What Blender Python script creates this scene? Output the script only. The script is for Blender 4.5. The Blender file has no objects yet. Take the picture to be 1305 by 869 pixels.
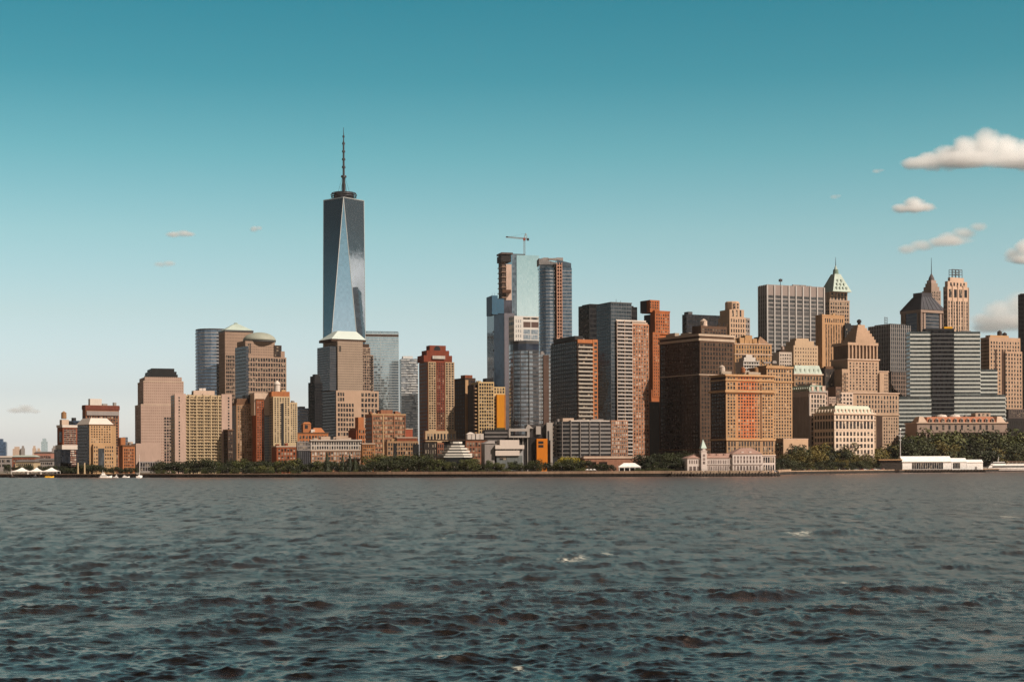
import bpy, bmesh, math, random
import numpy as np
from mathutils import Vector, Matrix
R = math.radians
SC = bpy.context.scene
COL = SC.collection
# ---------------------------------------------------------------- camera
F, CX, CY, HY, CAMH, GZ = 2050.0, 652.5, 434.5, 592.0, 8.8, 2.5
TR = math.tan(R(0.25))
cam = bpy.data.cameras.new('camera'); camo = bpy.data.objects.new('camera', cam); COL.objects.link(camo)
camo.location = (0, 0, CAMH); camo.rotation_euler = (R(90), R(0.25), 0)
cam.sensor_width = 36; cam.lens = F/1305*36; cam.shift_y = (HY-CY)/1305
cam.clip_start = 1; cam.clip_end = 80000
SC.camera = camo
# ---------------------------------------------------------------- light
SKY_BEHIND = 0.13
SUN_AZ, SUN_EL = 58.0, 43.0            # azimuth measured from straight behind the camera towards the right
wd = bpy.data.worlds.new('World'); SC.world = wd; wd.use_nodes = True
wt = wd.node_tree; wt.nodes.clear()
wo = wt.nodes.new('ShaderNodeOutputWorld'); bg = wt.nodes.new('ShaderNodeBackground')
sky = wt.nodes.new('ShaderNodeTexSky'); sky.sky_type = 'NISHITA'; sky.sun_disc = False
sky.sun_elevation = R(SUN_EL); sky.sun_rotation = R(180-SUN_AZ)
sky.air_density = 1.0; sky.dust_density = 1.6; sky.ozone_density = 2.0
geo = wt.nodes.new('ShaderNodeNewGeometry'); sep = wt.nodes.new('ShaderNodeSeparateXYZ')
rmp = wt.nodes.new('ShaderNodeValToRGB'); mul = wt.nodes.new('ShaderNodeMix'); mul.data_type = 'RGBA'; mul.blend_type = 'MULTIPLY'
mul.inputs[0].default_value = 1
tc = wt.nodes.new('ShaderNodeTexCoord')
wt.links.new(tc.outputs['Generated'], sep.inputs[0])
wt.links.new(sep.outputs['Z'], rmp.inputs[0])
SKYRAMP = [(0.0, (2.1, 1.836, 1.887)), (0.003, (1.995, 1.754, 1.795)), (0.016, (1.327, 1.267, 1.413)), (0.045, (0.923, 0.894, 0.977)), (0.093, (0.796, 0.799, 0.729)), (0.141, (0.621, 0.771, 0.634)), (0.188, (0.365, 0.68, 0.544)), (0.233, (0.178, 0.555, 0.458)), (0.277, (0.11, 0.499, 0.419)), (0.36, (0.27, 0.35, 0.285)), (0.5, (0.15, 0.2, 0.165)), (0.75, (0.04, 0.085, 0.075)), (1.0, (0.03, 0.06, 0.055))]
cr = rmp.color_ramp
while len(cr.elements) < len(SKYRAMP): cr.elements.new(0.5)
for e, (p, c) in zip(cr.elements, SKYRAMP): e.position = p; e.color = (*c, 1)
wt.links.new(sky.outputs[0], mul.inputs[6]); wt.links.new(rmp.outputs[0], mul.inputs[7])
azr = wt.nodes.new('ShaderNodeMapRange'); azr.inputs[1].default_value = -1; azr.inputs[2].default_value = 1; wt.links.new(sep.outputs['Y'], azr.inputs[0])
azm = wt.nodes.new('ShaderNodeValToRGB'); wt.links.new(azr.outputs[0], azm.inputs[0]); er = azm.color_ramp      # sky brightness round the compass, dimmed out of view: less fill, darker side reflections
while len(er.elements) < 6: er.elements.new(.5)
for e, (y, f) in zip(er.elements, ((-1, .80), (-.5, .52), (0, .40), (.6, .40), (.86, .95), (1, 1))): e.position = (y+1)/2; e.color = (f, f, f, 1)
bel = wt.nodes.new('ShaderNodeMapRange'); bel.inputs[1].default_value = 0.05; bel.inputs[2].default_value = 0.24; bel.inputs[3].default_value = 1.0; bel.inputs[4].default_value = SKY_BEHIND
wt.links.new(sep.outputs['Z'], bel.inputs[0])
fwd = wt.nodes.new('ShaderNodeMapRange'); fwd.inputs[1].default_value = .5; fwd.inputs[2].default_value = .86; wt.links.new(sep.outputs['Y'], fwd.inputs[0])
mx0 = wt.nodes.new('ShaderNodeMix'); wt.links.new(fwd.outputs[0], mx0.inputs[0]); wt.links.new(bel.outputs[0], mx0.inputs[2]); mx0.inputs[3].default_value = 1.0
mxb = wt.nodes.new('ShaderNodeMath'); mxb.operation = 'MULTIPLY'; wt.links.new(azm.outputs[0], mxb.inputs[0]); wt.links.new(mx0.outputs[0], mxb.inputs[1])
mu2 = wt.nodes.new('ShaderNodeVectorMath'); mu2.operation = 'SCALE'; wt.links.new(mul.outputs[2], mu2.inputs[0]); wt.links.new(mxb.outputs[0], mu2.inputs[3])
wt.links.new(mu2.outputs[0], bg.inputs[0]); bg.inputs[1].default_value = 0.15
wt.links.new(bg.outputs[0], wo.inputs[0])
sl = bpy.data.lights.new('sun', 'SUN'); sl.energy = 5.0; sl.angle = R(0.5); sl.color = (1.0, 0.88, 0.75)
so = bpy.data.objects.new('sun', sl); COL.objects.link(so)
sd = Vector((math.sin(R(SUN_AZ))*math.cos(R(SUN_EL)), -math.cos(R(SUN_AZ))*math.cos(R(SUN_EL)), math.sin(R(SUN_EL))))
so.rotation_euler = sd.to_track_quat('Z', 'Y').to_euler(); so.location = (1500, -1500, 2500)
vs = SC.view_settings; vs.view_transform = 'Standard'; vs.look = 'None'; vs.gamma = 1; vs.exposure = 0.35; vs.use_curve_mapping = False
cy = SC.cycles
cy.max_bounces = 44; cy.diffuse_bounces = 2; cy.glossy_bounces = 3; cy.transmission_bounces = 2; cy.volume_bounces = 40; cy.transparent_max_bounces = 8
cy.use_denoising = True; cy.denoising_prefilter = 'NONE'; cy.denoising_input_passes = 'RGB_ALBEDO_NORMAL'; cy.use_adaptive_sampling = False
cy.volume_max_steps = 256
HAZE = 1.0e-5
# ---------------------------------------------------------------- pixel -> place
def unroll(px, py):
    return px - TR*(py-CY), py + TR*(px-CX)
def at(px, py, Y):
    x, y = unroll(px, py)
    return Vector(((x-CX)/F*Y, Y, CAMH + (HY-y)/F*Y))
def shore(px):
    xs = [-900, 0, 220, 480, 652, 860, 985, 1000, 1150, 1305, 1500, 2400]
    ys = [1900, 1350, 1252, 1170, 1135, 1112, 1120, 1300, 1464, 1640, 1800, 2300]
    return float(np.interp(px, xs, ys))
# ---------------------------------------------------------------- materials
MATS = {}
def newmat(name):
    m = bpy.data.materials.new(name); m.use_nodes = True
    return m, m.node_tree.nodes, m.node_tree.links, m.node_tree.nodes['Principled BSDF']
def wallm(c, var=0.28, rough=0.85, name='wall'):
    mean = sum(c)/3; c = tuple(max(.008, (mean+(v-mean)*1.10)*.80) for v in c)
    k = ('w', tuple(c), var, rough)
    if k in MATS: return MATS[k]
    m, N, L, P = newmat(name)
    t = N.new('ShaderNodeTexCoord')
    n1 = N.new('ShaderNodeTexNoise'); n1.inputs['Scale'].default_value = 0.07; n1.inputs['Detail'].default_value = 4
    mp = N.new('ShaderNodeMapping'); mp.inputs['Scale'].default_value = (0.9, 0.9, 0.16)
    n2 = N.new('ShaderNodeTexNoise'); n2.inputs['Scale'].default_value = 0.8; n2.inputs['Detail'].default_value = 3
    L.new(t.outputs['Object'], n1.inputs[0]); L.new(t.outputs['Object'], mp.inputs[0]); L.new(mp.outputs[0], n2.inputs[0])
    a = N.new('ShaderNodeMath'); a.operation = 'ADD'; L.new(n1.outputs[0], a.inputs[0]); L.new(n2.outputs[0], a.inputs[1])
    r = N.new('ShaderNodeMapRange'); r.inputs[1].default_value = 0.65; r.inputs[2].default_value = 1.35
    r.inputs[3].default_value = 1-var; r.inputs[4].default_value = 1+var; L.new(a.outputs[0], r.inputs[0])
    x = N.new('ShaderNodeVectorMath'); x.operation = 'SCALE'; x.inputs[0].default_value = c; L.new(r.outputs[0], x.inputs[3])
    L.new(x.outputs[0], P.inputs['Base Color']); P.inputs['Roughness'].default_value = rough
    P.inputs['Specular IOR Level'].default_value = 0.25
    MATS[k] = m; return m
def glassm(c, metal=0.55, rough=0.12, cw=3.0, ch=3.8, vary=0.5, bump=0.015, name='glass', c2=None, mott=0.4, spec=0.5):
    """curtain-wall glass: every pane gets its own tint, gloss and a slightly warped reflection"""
    k = ('g', tuple(c), metal, rough, cw, ch, vary, bump, c2, mott, spec)
    if k in MATS: return MATS[k]
    m, N, L, P = newmat(name)
    t = N.new('ShaderNodeTexCoord')
    of = N.new('ShaderNodeVectorMath'); of.operation = 'ADD'; of.inputs[1].default_value = (0.371, 0.413, 0.0173); L.new(t.outputs['Object'], of.inputs[0])
    d = N.new('ShaderNodeVectorMath'); d.operation = 'DIVIDE'; d.inputs[1].default_value = (cw, cw, ch); L.new(of.outputs[0], d.inputs[0])
    f = N.new('ShaderNodeVectorMath'); f.operation = 'FLOOR'; L.new(d.outputs[0], f.inputs[0])
    w = N.new('ShaderNodeTexWhiteNoise'); w.noise_dimensions = '3D'; L.new(f.outputs[0], w.inputs[0])
    n = N.new('ShaderNodeTexNoise'); n.inputs['Scale'].default_value = 0.035; n.inputs['Detail'].default_value = 3; L.new(t.outputs['Object'], n.inputs[0])
    mx = N.new('ShaderNodeMix'); mx.data_type = 'RGBA'
    dk = [v*(1-vary) for v in c]; lt = list(c2) if c2 else [min(1, v*(1+vary)) for v in c]
    mx.inputs[6].default_value = (*dk, 1); mx.inputs[7].default_value = (*lt, 1)
    av = N.new('ShaderNodeMath'); av.operation = 'MULTIPLY_ADD'; av.inputs[1].default_value = 0.6
    L.new(w.outputs[0], av.inputs[0])
    nm = N.new('ShaderNodeMapRange'); nm.inputs[1].default_value = 0.35; nm.inputs[2].default_value = 0.7; nm.inputs[3].default_value = 0; nm.inputs[4].default_value = mott
    L.new(n.outputs[0], nm.inputs[0]); L.new(nm.outputs[0], av.inputs[2]); L.new(av.outputs[0], mx.inputs[0])
    L.new(mx.outputs[2], P.inputs['Base Color']); P.inputs['Metallic'].default_value = metal; P.inputs['Specular IOR Level'].default_value = spec
    rr = N.new('ShaderNodeMapRange'); rr.inputs[3].default_value = rough*0.5; rr.inputs[4].default_value = rough*1.8; L.new(w.outputs[0], rr.inputs[0])
    L.new(rr.outputs[0], P.inputs['Roughness'])
    # pane tilt
    ge = N.new('ShaderNodeNewGeometry'); sb = N.new('ShaderNodeVectorMath'); sb.operation = 'SUBTRACT'; sb.inputs[1].default_value = (0.5, 0.5, 0.5)
    L.new(w.outputs[1], sb.inputs[0])
    sc_ = N.new('ShaderNodeVectorMath'); sc_.operation = 'SCALE'; sc_.inputs[3].default_value = bump*2; L.new(sb.outputs[0], sc_.inputs[0])
    ad = N.new('ShaderNodeVectorMath'); ad.operation = 'ADD'; L.new(ge.outputs['Normal'], ad.inputs[0]); L.new(sc_.outputs[0], ad.inputs[1])
    no = N.new('ShaderNodeVectorMath'); no.operation = 'NORMALIZE'; L.new(ad.outputs[0], no.inputs[0]); L.new(no.outputs[0], P.inputs['Normal'])
    MATS[k] = m; return m
def panem(dark=(0.012, 0.014, 0.018), light=(0.34, 0.27, 0.20), bias=0.13, name='window_glass', rough=0.12, spec=0.30):
    """window panes: dark glass, some with blinds drawn (random per window)"""
    k = ('p', dark, light, bias, rough, spec)
    if k in MATS: return MATS[k]
    m, N, L, P = newmat(name)
    oi = N.new('ShaderNodeObjectInfo'); ge = N.new('ShaderNodeNewGeometry')
    d = N.new('ShaderNodeVectorMath'); d.operation = 'SCALE'; d.inputs[3].default_value = 0.45; L.new(ge.outputs['Position'], d.inputs[0])
    f = N.new('ShaderNodeVectorMath'); f.operation = 'FLOOR'; L.new(d.outputs[0], f.inputs[0])
    w = N.new('ShaderNodeTexWhiteNoise'); w.noise_dimensions = '4D'; L.new(f.outputs[0], w.inputs[0]); L.new(oi.outputs['Random'], w.inputs[1])
    pw = N.new('ShaderNodeMath'); pw.operation = 'POWER'; pw.inputs[1].default_value = 1/max(bias, .01)*0.9; L.new(w.outputs[0], pw.inputs[0])
    mx = N.new('ShaderNodeMix'); mx.data_type = 'RGBA'; mx.inputs[6].default_value = (*dark, 1); mx.inputs[7].default_value = (*light, 1)
    L.new(pw.outputs[0], mx.inputs[0]); L.new(mx.outputs[2], P.inputs['Base Color'])
    P.inputs['Roughness'].default_value = rough; P.inputs['Specular IOR Level'].default_value = spec
    MATS[k] = m; return m
def plainm(c, rough=0.5, metal=0.0, name='paint'):
    k = ('c', tuple(c), rough, metal)
    if k in MATS: return MATS[k]
    m, N, L, P = newmat(name)
    t = N.new('ShaderNodeTexCoord'); n = N.new('ShaderNodeTexNoise'); n.inputs['Scale'].default_value = 0.6; n.inputs['Detail'].default_value = 4
    L.new(t.outputs['Object'], n.inputs[0])
    r = N.new('ShaderNodeMapRange'); r.inputs[1].default_value = 0.3; r.inputs[2].default_value = 0.7; r.inputs[3].default_value = 0.85; r.inputs[4].default_value = 1.12
    L.new(n.outputs[0], r.inputs[0])
    x = N.new('ShaderNodeVectorMath'); x.operation = 'SCALE'; x.inputs[0].default_value = c; L.new(r.outputs[0], x.inputs[3])
    L.new(x.outputs[0], P.inputs['Base Color']); P.inputs['Roughness'].default_value = rough; P.inputs['Metallic'].default_value = metal
    MATS[k] = m; return m
# ---------------------------------------------------------------- meshes
class MB:
    def __init__(s): s.v = []; s.f = []; s.m = []; s.mats = []
    def mi(s, mat):
        if mat not in s.mats: s.mats.append(mat)
        return s.mats.index(mat)
    def face(s, pts, mat):
        i = len(s.v); s.v += [tuple(p) for p in pts]; s.f.append(list(range(i, i+len(pts)))); s.m.append(s.mi(mat))
    def hexa(s, b, t, mat, top=None, bottom=True):
        """b, t: bottom and top rings (counter-clockwise from above)"""
        i = len(s.v); n = len(b); s.v += [tuple(p) for p in b]+[tuple(p) for p in t]; k = s.mi(mat)
        for j in range(n):
            q = (j+1) % n; s.f.append([i+j, i+q, i+n+q, i+n+j]); s.m.append(k)
        s.f.append([i+n+j for j in range(n)]); s.m.append(s.mi(top) if top else k)
        if bottom: s.f.append([i+n-1-j for j in range(n)]); s.m.append(k)
        return s
    def box(s, x0, x1, y0, y1, z0, z1, mat, top=None):
        x0, x1 = min(x0, x1), max(x0, x1); y0, y1 = min(y0, y1), max(y0, y1); z0, z1 = min(z0, z1), max(z0, z1)
        b = [(x0, y0, z0), (x1, y0, z0), (x1, y1, z0), (x0, y1, z0)]
        return s.hexa(b, [(p[0], p[1], z1) for p in b], mat, top)
    def frus(s, x0, x1, y0, y1, z0, a0, a1, b0, b1, z1, mat, top=None):
        return s.hexa([(x0, y0, z0), (x1, y0, z0), (x1, y1, z0), (x0, y1, z0)], [(a0, b0, z1), (a1, b0, z1), (a1, b1, z1), (a0, b1, z1)], mat, top)
    def prism(s, poly, z0, z1, mat, top=None, sc=1.0):
        cx = sum(p[0] for p in poly)/len(poly); cy_ = sum(p[1] for p in poly)/len(poly)
        return s.hexa([(p[0], p[1], z0) for p in poly], [(cx+(p[0]-cx)*sc, cy_+(p[1]-cy_)*sc, z1) for p in poly], mat, top)
    def cyl(s, x, y, z0, z1, r0, r1, mat, n=12, top=None):
        return s.hexa([(x+r0*math.cos(2*math.pi*j/n), y+r0*math.sin(2*math.pi*j/n), z0) for j in range(n)],
                      [(x+r1*math.cos(2*math.pi*j/n), y+r1*math.sin(2*math.pi*j/n), z1) for j in range(n)], mat, top)
    def lathe(s, x, y, prof, mat, n=20):
        """prof: (radius, z) from the bottom up"""
        i = len(s.v); k = s.mi(mat)
        for r, z in prof:
            s.v += [(x+r*math.cos(2*math.pi*j/n), y+r*math.sin(2*math.pi*j/n), z) for j in range(n)]
        for a in range(len(prof)-1):
            for j in range(n):
                q = (j+1) % n; s.f.append([i+a*n+j, i+a*n+q, i+(a+1)*n+q, i+(a+1)*n+j]); s.m.append(k)
        s.f.append([i+n-1-j for j in range(n)]); s.m.append(k)
        e = i+(len(prof)-1)*n; s.f.append([e+j for j in range(n)]); s.m.append(k)
        return s
    def bar(s, p, q, r, mat, n=5, r2=None):
        p, q = Vector(p), Vector(q); d = (q-p).normalized(); u = d.orthogonal().normalized(); w = d.cross(u); r2 = r if r2 is None else r2
        s.hexa([p+(u*math.cos(2*math.pi*j/n)+w*math.sin(2*math.pi*j/n))*r for j in range(n)],
               [q+(u*math.cos(2*math.pi*j/n)+w*math.sin(2*math.pi*j/n))*r2 for j in range(n)], mat)
        return s
    def mesh(s, name):
        me = bpy.data.meshes.new(name); me.from_pydata(s.v, [], s.f)
        for m in s.mats: me.materials.append(m)
        me.polygons.foreach_set('material_index', s.m); me.update(); return me
    def build(s, name, parent=None, loc=None, rz=0, smooth=False):
        me = s.mesh(name)
        if smooth: me.polygons.foreach_set('use_smooth', [True]*len(me.polygons))
        return link(name, me, parent, loc, rz)
def link(name, me, parent=None, loc=None, rz=0):
    o = bpy.data.objects.new(name, me); COL.objects.link(o)
    if parent: o.parent = parent
    if loc is not None: o.location = loc
    if rz: o.rotation_euler = (0, 0, rz)
    return o
def tag(o, label=None, cat=None, group=None, kind=None):
    if label: o['label'] = label
    if cat: o['category'] = cat
    if group: o['group'] = group
    if kind: o['kind'] = kind
    return o
def empty(name, label, cat, loc, rz=0, group=None):
    o = bpy.data.objects.new(name, None); COL.objects.link(o); o.location = loc; o.rotation_euler = (0, 0, rz)
    o.empty_display_size = 1
    return tag(o, label, cat, group)
def copy_tree(o, loc, rz=0, sc=None, label=None, group=None):
    r = o.copy(); COL.objects.link(r); r.location = loc; r.rotation_euler = (0, 0, rz)
    if sc: r.scale = sc
    if label: r['label'] = label
    if group: r['group'] = group
    for ch in o.children:
        c = ch.copy(); COL.objects.link(c); c.parent = r
        for g in ch.children:
            e = g.copy(); COL.objects.link(e); e.parent = c
    return r
PANE = panem(); PANE_SHADE = panem((.010, .011, .013), (.07, .06, .055), .10, 'window_glass', .3, .15); ROOFM = wallm((0.16, 0.14, 0.13), 0.25, 0.9, 'roofing'); DARKMETAL = plainm((0.03, 0.03, 0.035), 0.5, 0.3, 'dark_metal')  # window glass for side faces: darkened, dulled copy standing for their shade
STEEL = plainm((0.35, 0.35, 0.36), 0.4, 0.6, 'steel'); WHITEP = plainm((0.78, 0.74, 0.70), 0.5, 0, 'white_paint'); TANK = wallm((0.30, 0.17, 0.09), 0.3, 0.8, 'cedar')
class B:
    """one building: an Empty at the foot of its nearest corner; local x runs along the front, local y along the side, both from that corner"""
    def __init__(s, name, label, xc, Y, psi=28, cat='building', group=None):
        s.Y = Y; s.psi = R(psi); s.c = math.cos(s.psi); s.s = math.sin(s.psi); s.xc = xc
        x, _ = unroll(xc, 540); s.X = (x-CX)/F*Y
        s.o = empty(name, label, cat, (s.X, Y, GZ), s.psi, group); s.wins = []; s.rng = random.Random(int(xc*7+Y))
        s.wmesh = {}; s.vref = 0.0
    def u(s, px, v=0.0, py=540):
        k = (unroll(px, py)[0]-CX)/F
        return (k*(s.Y+v*s.c) - s.X + v*s.s)/(s.c - k*s.s)
    def v(s, px, u=0.0, py=540):
        k = (unroll(px, py)[0]-CX)/F
        return (k*(s.Y+u*s.s) - s.X - u*s.c)/(-s.s - k*s.c)
    def z(s, py, px=None, u=0.0, v=None):
        v = s.vref if v is None else v
        px = s.xc if px is None else px
        Yw = s.Y + u*s.s + v*s.c
        return CAMH + (HY-unroll(px, py)[1])/F*Yw - GZ
    def part(s, mb, name, label=None, smooth=False):
        o = mb.build(name, s.o, smooth=smooth)
        if label: o['label'] = label
        return o
    def box(s, name, u0, u1, v0, v1, z0, z1, mat, top=ROOFM):
        mb = MB(); mb.box(u0, u1, v0, v1, z0, z1, mat, top); return s.part(mb, name)
    def cornice(s, u0, u1, v0, v1, z, h, out, mat, name='cornice'):
        return s.box(name, u0-out, u1+out, v0-out, v1+out, z, z+h, mat)
    def win(s, face, a0, a1, z0, z1, nx, nz, fw=0.5, fh=0.55, plane=0.0, mat=None, sill=None, skip=None, out=0.06):
        """a grid of windows on the front ('f') or the side ('l')"""
        pw = (a1-a0)/nx; ph = (z1-z0)/nz; fw = min(.92, fw*1.22); fh = min(.95, fh*1.2)
        for j in range(nz-1, -1, -1):
            for i in range(nx):
                if skip and skip(i, j): continue
                s.wins.append((face, a0+pw*(i+.5), z0+ph*(j+.5), pw*fw, ph*fh, plane, mat or (PANE if face == 'f' else PANE_SHADE), sill, out))
    def _wm(s, w, h, mat, sill, out, mb=None, xf=None):
        mb = mb or MB()
        T = xf or (lambda p: p)
        def bx(x0, x1, y0, y1, z0, z1, m):
            b = [(x0, y0, z0), (x1, y0, z0), (x1, y1, z0), (x0, y1, z0)]
            mb.hexa([T(p) for p in b], [T((p[0], p[1], z1)) for p in b], m, bottom=False)
        bx(-w/2, w/2, -out, 0.2, -h/2, h/2, mat)
        if sill: bx(-w/2-.12*w, w/2+.12*w, -out-.22, 0.2, -h/2-max(.2, .1*h), -h/2-.01, sill)
        return mb
    def finish(s, name='window'):
        rest = MB()
        for k, (face, a, z, w, h, pl, mat, sill, out) in enumerate(s.wins):
            loc = (a, pl, z) if face == 'f' else (pl, a, z)
            rz = 0 if face == 'f' else -math.pi/2
            if k < 100:
                key = (round(w, 3), round(h, 3), mat, sill, out)
                if key not in s.wmesh: s.wmesh[key] = s._wm(w, h, mat, sill, out).mesh(name)
                link(name, s.wmesh[key], s.o, loc, rz)
            else:
                cr_, sr_ = math.cos(rz), math.sin(rz)
                s._wm(w, h, mat, sill, out, rest, lambda p: (loc[0]+p[0]*cr_-p[1]*sr_, loc[1]+p[0]*sr_+p[1]*cr_, loc[2]+p[2]))
        if rest.f: tag(rest.build(name, s.o), kind='stuff')
        return s
    def curtain(s, name, u0, u1, v0, v1, z0, z1, nf, glass, band, frac=0.35, nb=0, mull=None, out=0.15, mw=0.25, nbs=None, top=ROOFM, mout=0.25):
        mb = MB(); mb.box(u0, u1, v0, v1, z0, z1, glass, top); ph = (z1-z0)/nf
        for i in range(nf):
            a = z0+ph*i
            mb.box(u0-out, u1+out, v0-out, v1+out, a, a+ph*frac, band)
        if nb:
            for i in range(nb+1):
                x = u0+(u1-u0)*i/nb; mb.box(x-mw/2, x+mw/2, v0-mout, v0+.1, z0, z1+.05, mull or band)
            ns = nbs if nbs is not None else max(1, round(nb*(v1-v0)/max(1, u1-u0)))
            for i in range(ns+1):
                y = v0+(v1-v0)*i/ns; mb.box(u0-mout, u0+.1, y-mw/2, y+mw/2, z0, z1+.04, mull or band)
        return s.part(mb, name)
    def poly(s, pts): return [(s.u(px, v), v) for px, v in pts]
    def pcurtain(s, name, poly, z0, z1, nf, glass, band, frac=0.3, out=1.006, top=ROOFM):
        mb = MB(); mb.prism(poly, z0, z1, glass, top); ph = (z1-z0)/nf
        cx = sum(p[0] for p in poly)/len(poly); cy_ = sum(p[1] for p in poly)/len(poly)
        big = [(cx+(p[0]-cx)*out, cy_+(p[1]-cy_)*out) for p in poly]
        for i in range(nf):
            a = z0+ph*i; mb.prism(big, a, a+ph*frac, band)
        return s.part(mb, name)
    def balconies(s, u0, u1, z0, z1, n, depth, mat, plane=0.0, par=0.32, name='balcony'):
        ph = (z1-z0)/n; mb = MB()
        mb.box(u0, u1, -depth, 0.1, 0, .25, mat); mb.box(u0, u1, -depth, -depth+.15, .25, ph*par, mat)
        me = mb.mesh(name)
        for i in range(n): link(name, me, s.o, (0, plane, z0+ph*i))
    def gear(s, u0, u1, v0, v1, z, n=4, mat=None, hm=3.0, name='roof_unit'):
        for i in range(n):
            w = s.rng.uniform(.12, .3)*(u1-u0); d = s.rng.uniform(.15, .35)*(v1-v0); h = s.rng.uniform(.4, 1)*hm
            a = s.rng.uniform(u0, u1-w); b_ = s.rng.uniform(v0, v1-d)
            mb = MB(); mb.box(a, a+w, b_, b_+d, z, z+h, mat or wallm((.3, .27, .25)), ROOFM); s.part(mb, name)
    def tank(s, u, v, z, r=2.2, h=4.0, legs=2.0, mat=None):
        mat = mat or TANK; mb = MB()
        for a in range(4): mb.bar((u+r*.7*math.cos(a*1.57+.8), v+r*.7*math.sin(a*1.57+.8), z), (u+r*.7*math.cos(a*1.57+.8), v+r*.7*math.sin(a*1.57+.8), z+legs), .15, DARKMETAL)
        mb.cyl(u, v, z+legs, z+legs+h, r, r*.95, mat); mb.cyl(u, v, z+legs+h, z+legs+h+r*.7, r*1.05, .1, mat)
        return s.part(mb, 'water_tank')
    def ant(s, u, v, z, h, r=.25, name='antenna'):
        mb = MB(); mb.bar((u, v, z), (u, v, z+h), r, DARKMETAL, r2=r*.4); return s.part(mb, name)
# ================================================================ water
WROUGH = 0.10; GRP = 3.2; WSL = (.064, .130, .145)
def make_water():
    rng = np.random.default_rng(7)
    th = np.concatenate([np.linspace(-180, -26, 50, endpoint=False), np.linspace(-24, 24, 1250), np.linspace(26, 180, 51)[:-1]])
    th = np.radians(th)
    inv = np.linspace(1/46., 1/2600., 620); r = 1/inv
    r = np.concatenate([np.linspace(3, 45, 22), r, [3200, 4500, 7000]])
    TH, RR = np.meshgrid(th, r)
    X = RR*np.sin(TH); Y = RR*np.cos(TH)
    dr = np.gradient(r)[:, None]*np.ones_like(X); dl = np.gradient(th)[None, :]*RR
    Z = np.zeros_like(X); DX = np.zeros_like(X); DY = np.zeros_like(X); J = np.zeros_like(X); LOST = np.zeros_like(X)
    wind = R(-66)                                                        # the waves run obliquely towards the camera
    ct, st = np.sin(TH), np.cos(TH)
    gust = np.zeros_like(X)                                              # slow patches of rougher and smoother water
    for i in range(14):
        l = np.exp(rng.uniform(np.log(14), np.log(120))); a = rng.uniform(0, 6.283); gust += np.cos(2*np.pi/l*(X*np.cos(a)+Y*np.sin(a)*.8)+rng.uniform(0, 6.283))
    gust = np.clip(gust/2.2, -1, 1.6)
    # (shortest, longest wavelength, count, rms slope, spread, share of gusts)
    for l0, l1, N, slope, spread, gs in ((8, 22, 22, .031, .50, .12), (3.0, 8.5, 46, WSL[0], .60, .22), (1.0, 3.0, 70, WSL[1], .75, .22), (.34, 1.0, 90, WSL[2], .90, .25)):
        lam = np.exp(rng.uniform(np.log(l0), np.log(l1), N)); k = 2*np.pi/lam; ang = wind+rng.normal(0, spread, N); amp = slope*np.sqrt(2/N)/k*rng.uniform(.5, 1.5, N); ph = rng.uniform(0, 6.283, N)
        g = np.clip(1+gs*gust, .12, 2.4)
        # short waves ride on the crests of the long ones
        if l1 <= 3.0: g = np.clip(g*np.clip(1+.30*Z/.14, .6, 1.4), .3, 1.4)
        z = np.zeros_like(X)
        for i in range(N):
            kx, ky = k[i]*np.cos(ang[i]), k[i]*np.sin(ang[i])
            kr = np.abs(kx*ct+ky*st)*dr; kt = np.abs(kx*st-ky*ct)*dl
            ok = np.clip((2.6-kt)/1.3, 0, 1)
            fade = np.clip((14-kr)/9, 0, 1)*ok*g
            p = kx*X+ky*Y+ph[i]; a = amp[i]*fade; c, s_ = np.cos(p), np.sin(p)
            z += a*c; DX -= .62*a*s_*np.cos(ang[i]); DY -= .62*a*s_*np.sin(ang[i]); J += a*k[i]*c
            LOST += (amp[i]*k[i])**2/2*(1-np.clip((2.6-np.maximum(kr, kt))/1.3, 0, 1)**2)
        Z = Z+z
    foam = np.zeros_like(X)                                              # a few small whitecaps
    for px, py, wx, wy in ((1018, 680, .55, 2.6), (727, 712, .5, 1.6), (742, 710, .35, 1.2), (776, 706, .3, 1.0), (838, 697, .28, 1.4), (1286, 658, .4, 3.0), (1240, 659, .3, 2.2), (566, 686, .3, 1.2), (660, 852, .3, .5), (1075, 742, .3, .8), (560, 840, .5, .5)):
        x_, y_ = unroll(px, py); Yw = CAMH*F/(y_-HY); Xw = (x_-CX)/F*Yw; k_ = Yw/90.
        foam = np.maximum(foam, np.clip(1.25-np.sqrt(((X-Xw)/(wx*k_*1.3))**2+((Y-Yw)/(wy*1.3))**2), 0, 1))
    V = np.stack([X+DX, Y+DY, Z], -1).reshape(-1, 3)
    nr, nt = X.shape
    a = (np.arange(nr-1)[:, None]*nt + np.arange(nt)[None, :]); b = (np.arange(nr-1)[:, None]*nt + (np.arange(nt)[None, :]+1) % nt)
    q = np.stack([a, b, b+nt, a+nt], -1).reshape(-1, 4)[:, ::-1]
    me = bpy.data.meshes.new('water'); me.vertices.add(len(V)); me.vertices.foreach_set('co', V.ravel().astype(np.float32))
    me.loops.add(q.size); me.loops.foreach_set('vertex_index', q.ravel().astype(np.int32))
    me.polygons.add(len(q)); me.polygons.foreach_set('loop_start', np.arange(0, q.size, 4, dtype=np.int32)); me.polygons.foreach_set('loop_total', np.full(len(q), 4, np.int32))
    me.polygons.foreach_set('use_smooth', np.ones(len(q), bool)); me.update(calc_edges=True)
    at_ = me.attributes.new('foam', 'FLOAT', 'POINT'); at_.data.foreach_set('value', foam.ravel().astype(np.float32))
    ro = np.sqrt(np.sqrt(2*LOST*WROUGH+.012**2))
    at2 = me.attributes.new('lost', 'FLOAT', 'POINT'); at2.data.foreach_set('value', ro.ravel().astype(np.float32))
    m, Nn, L, P = newmat('river_water'); me.materials.append(m)
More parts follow.
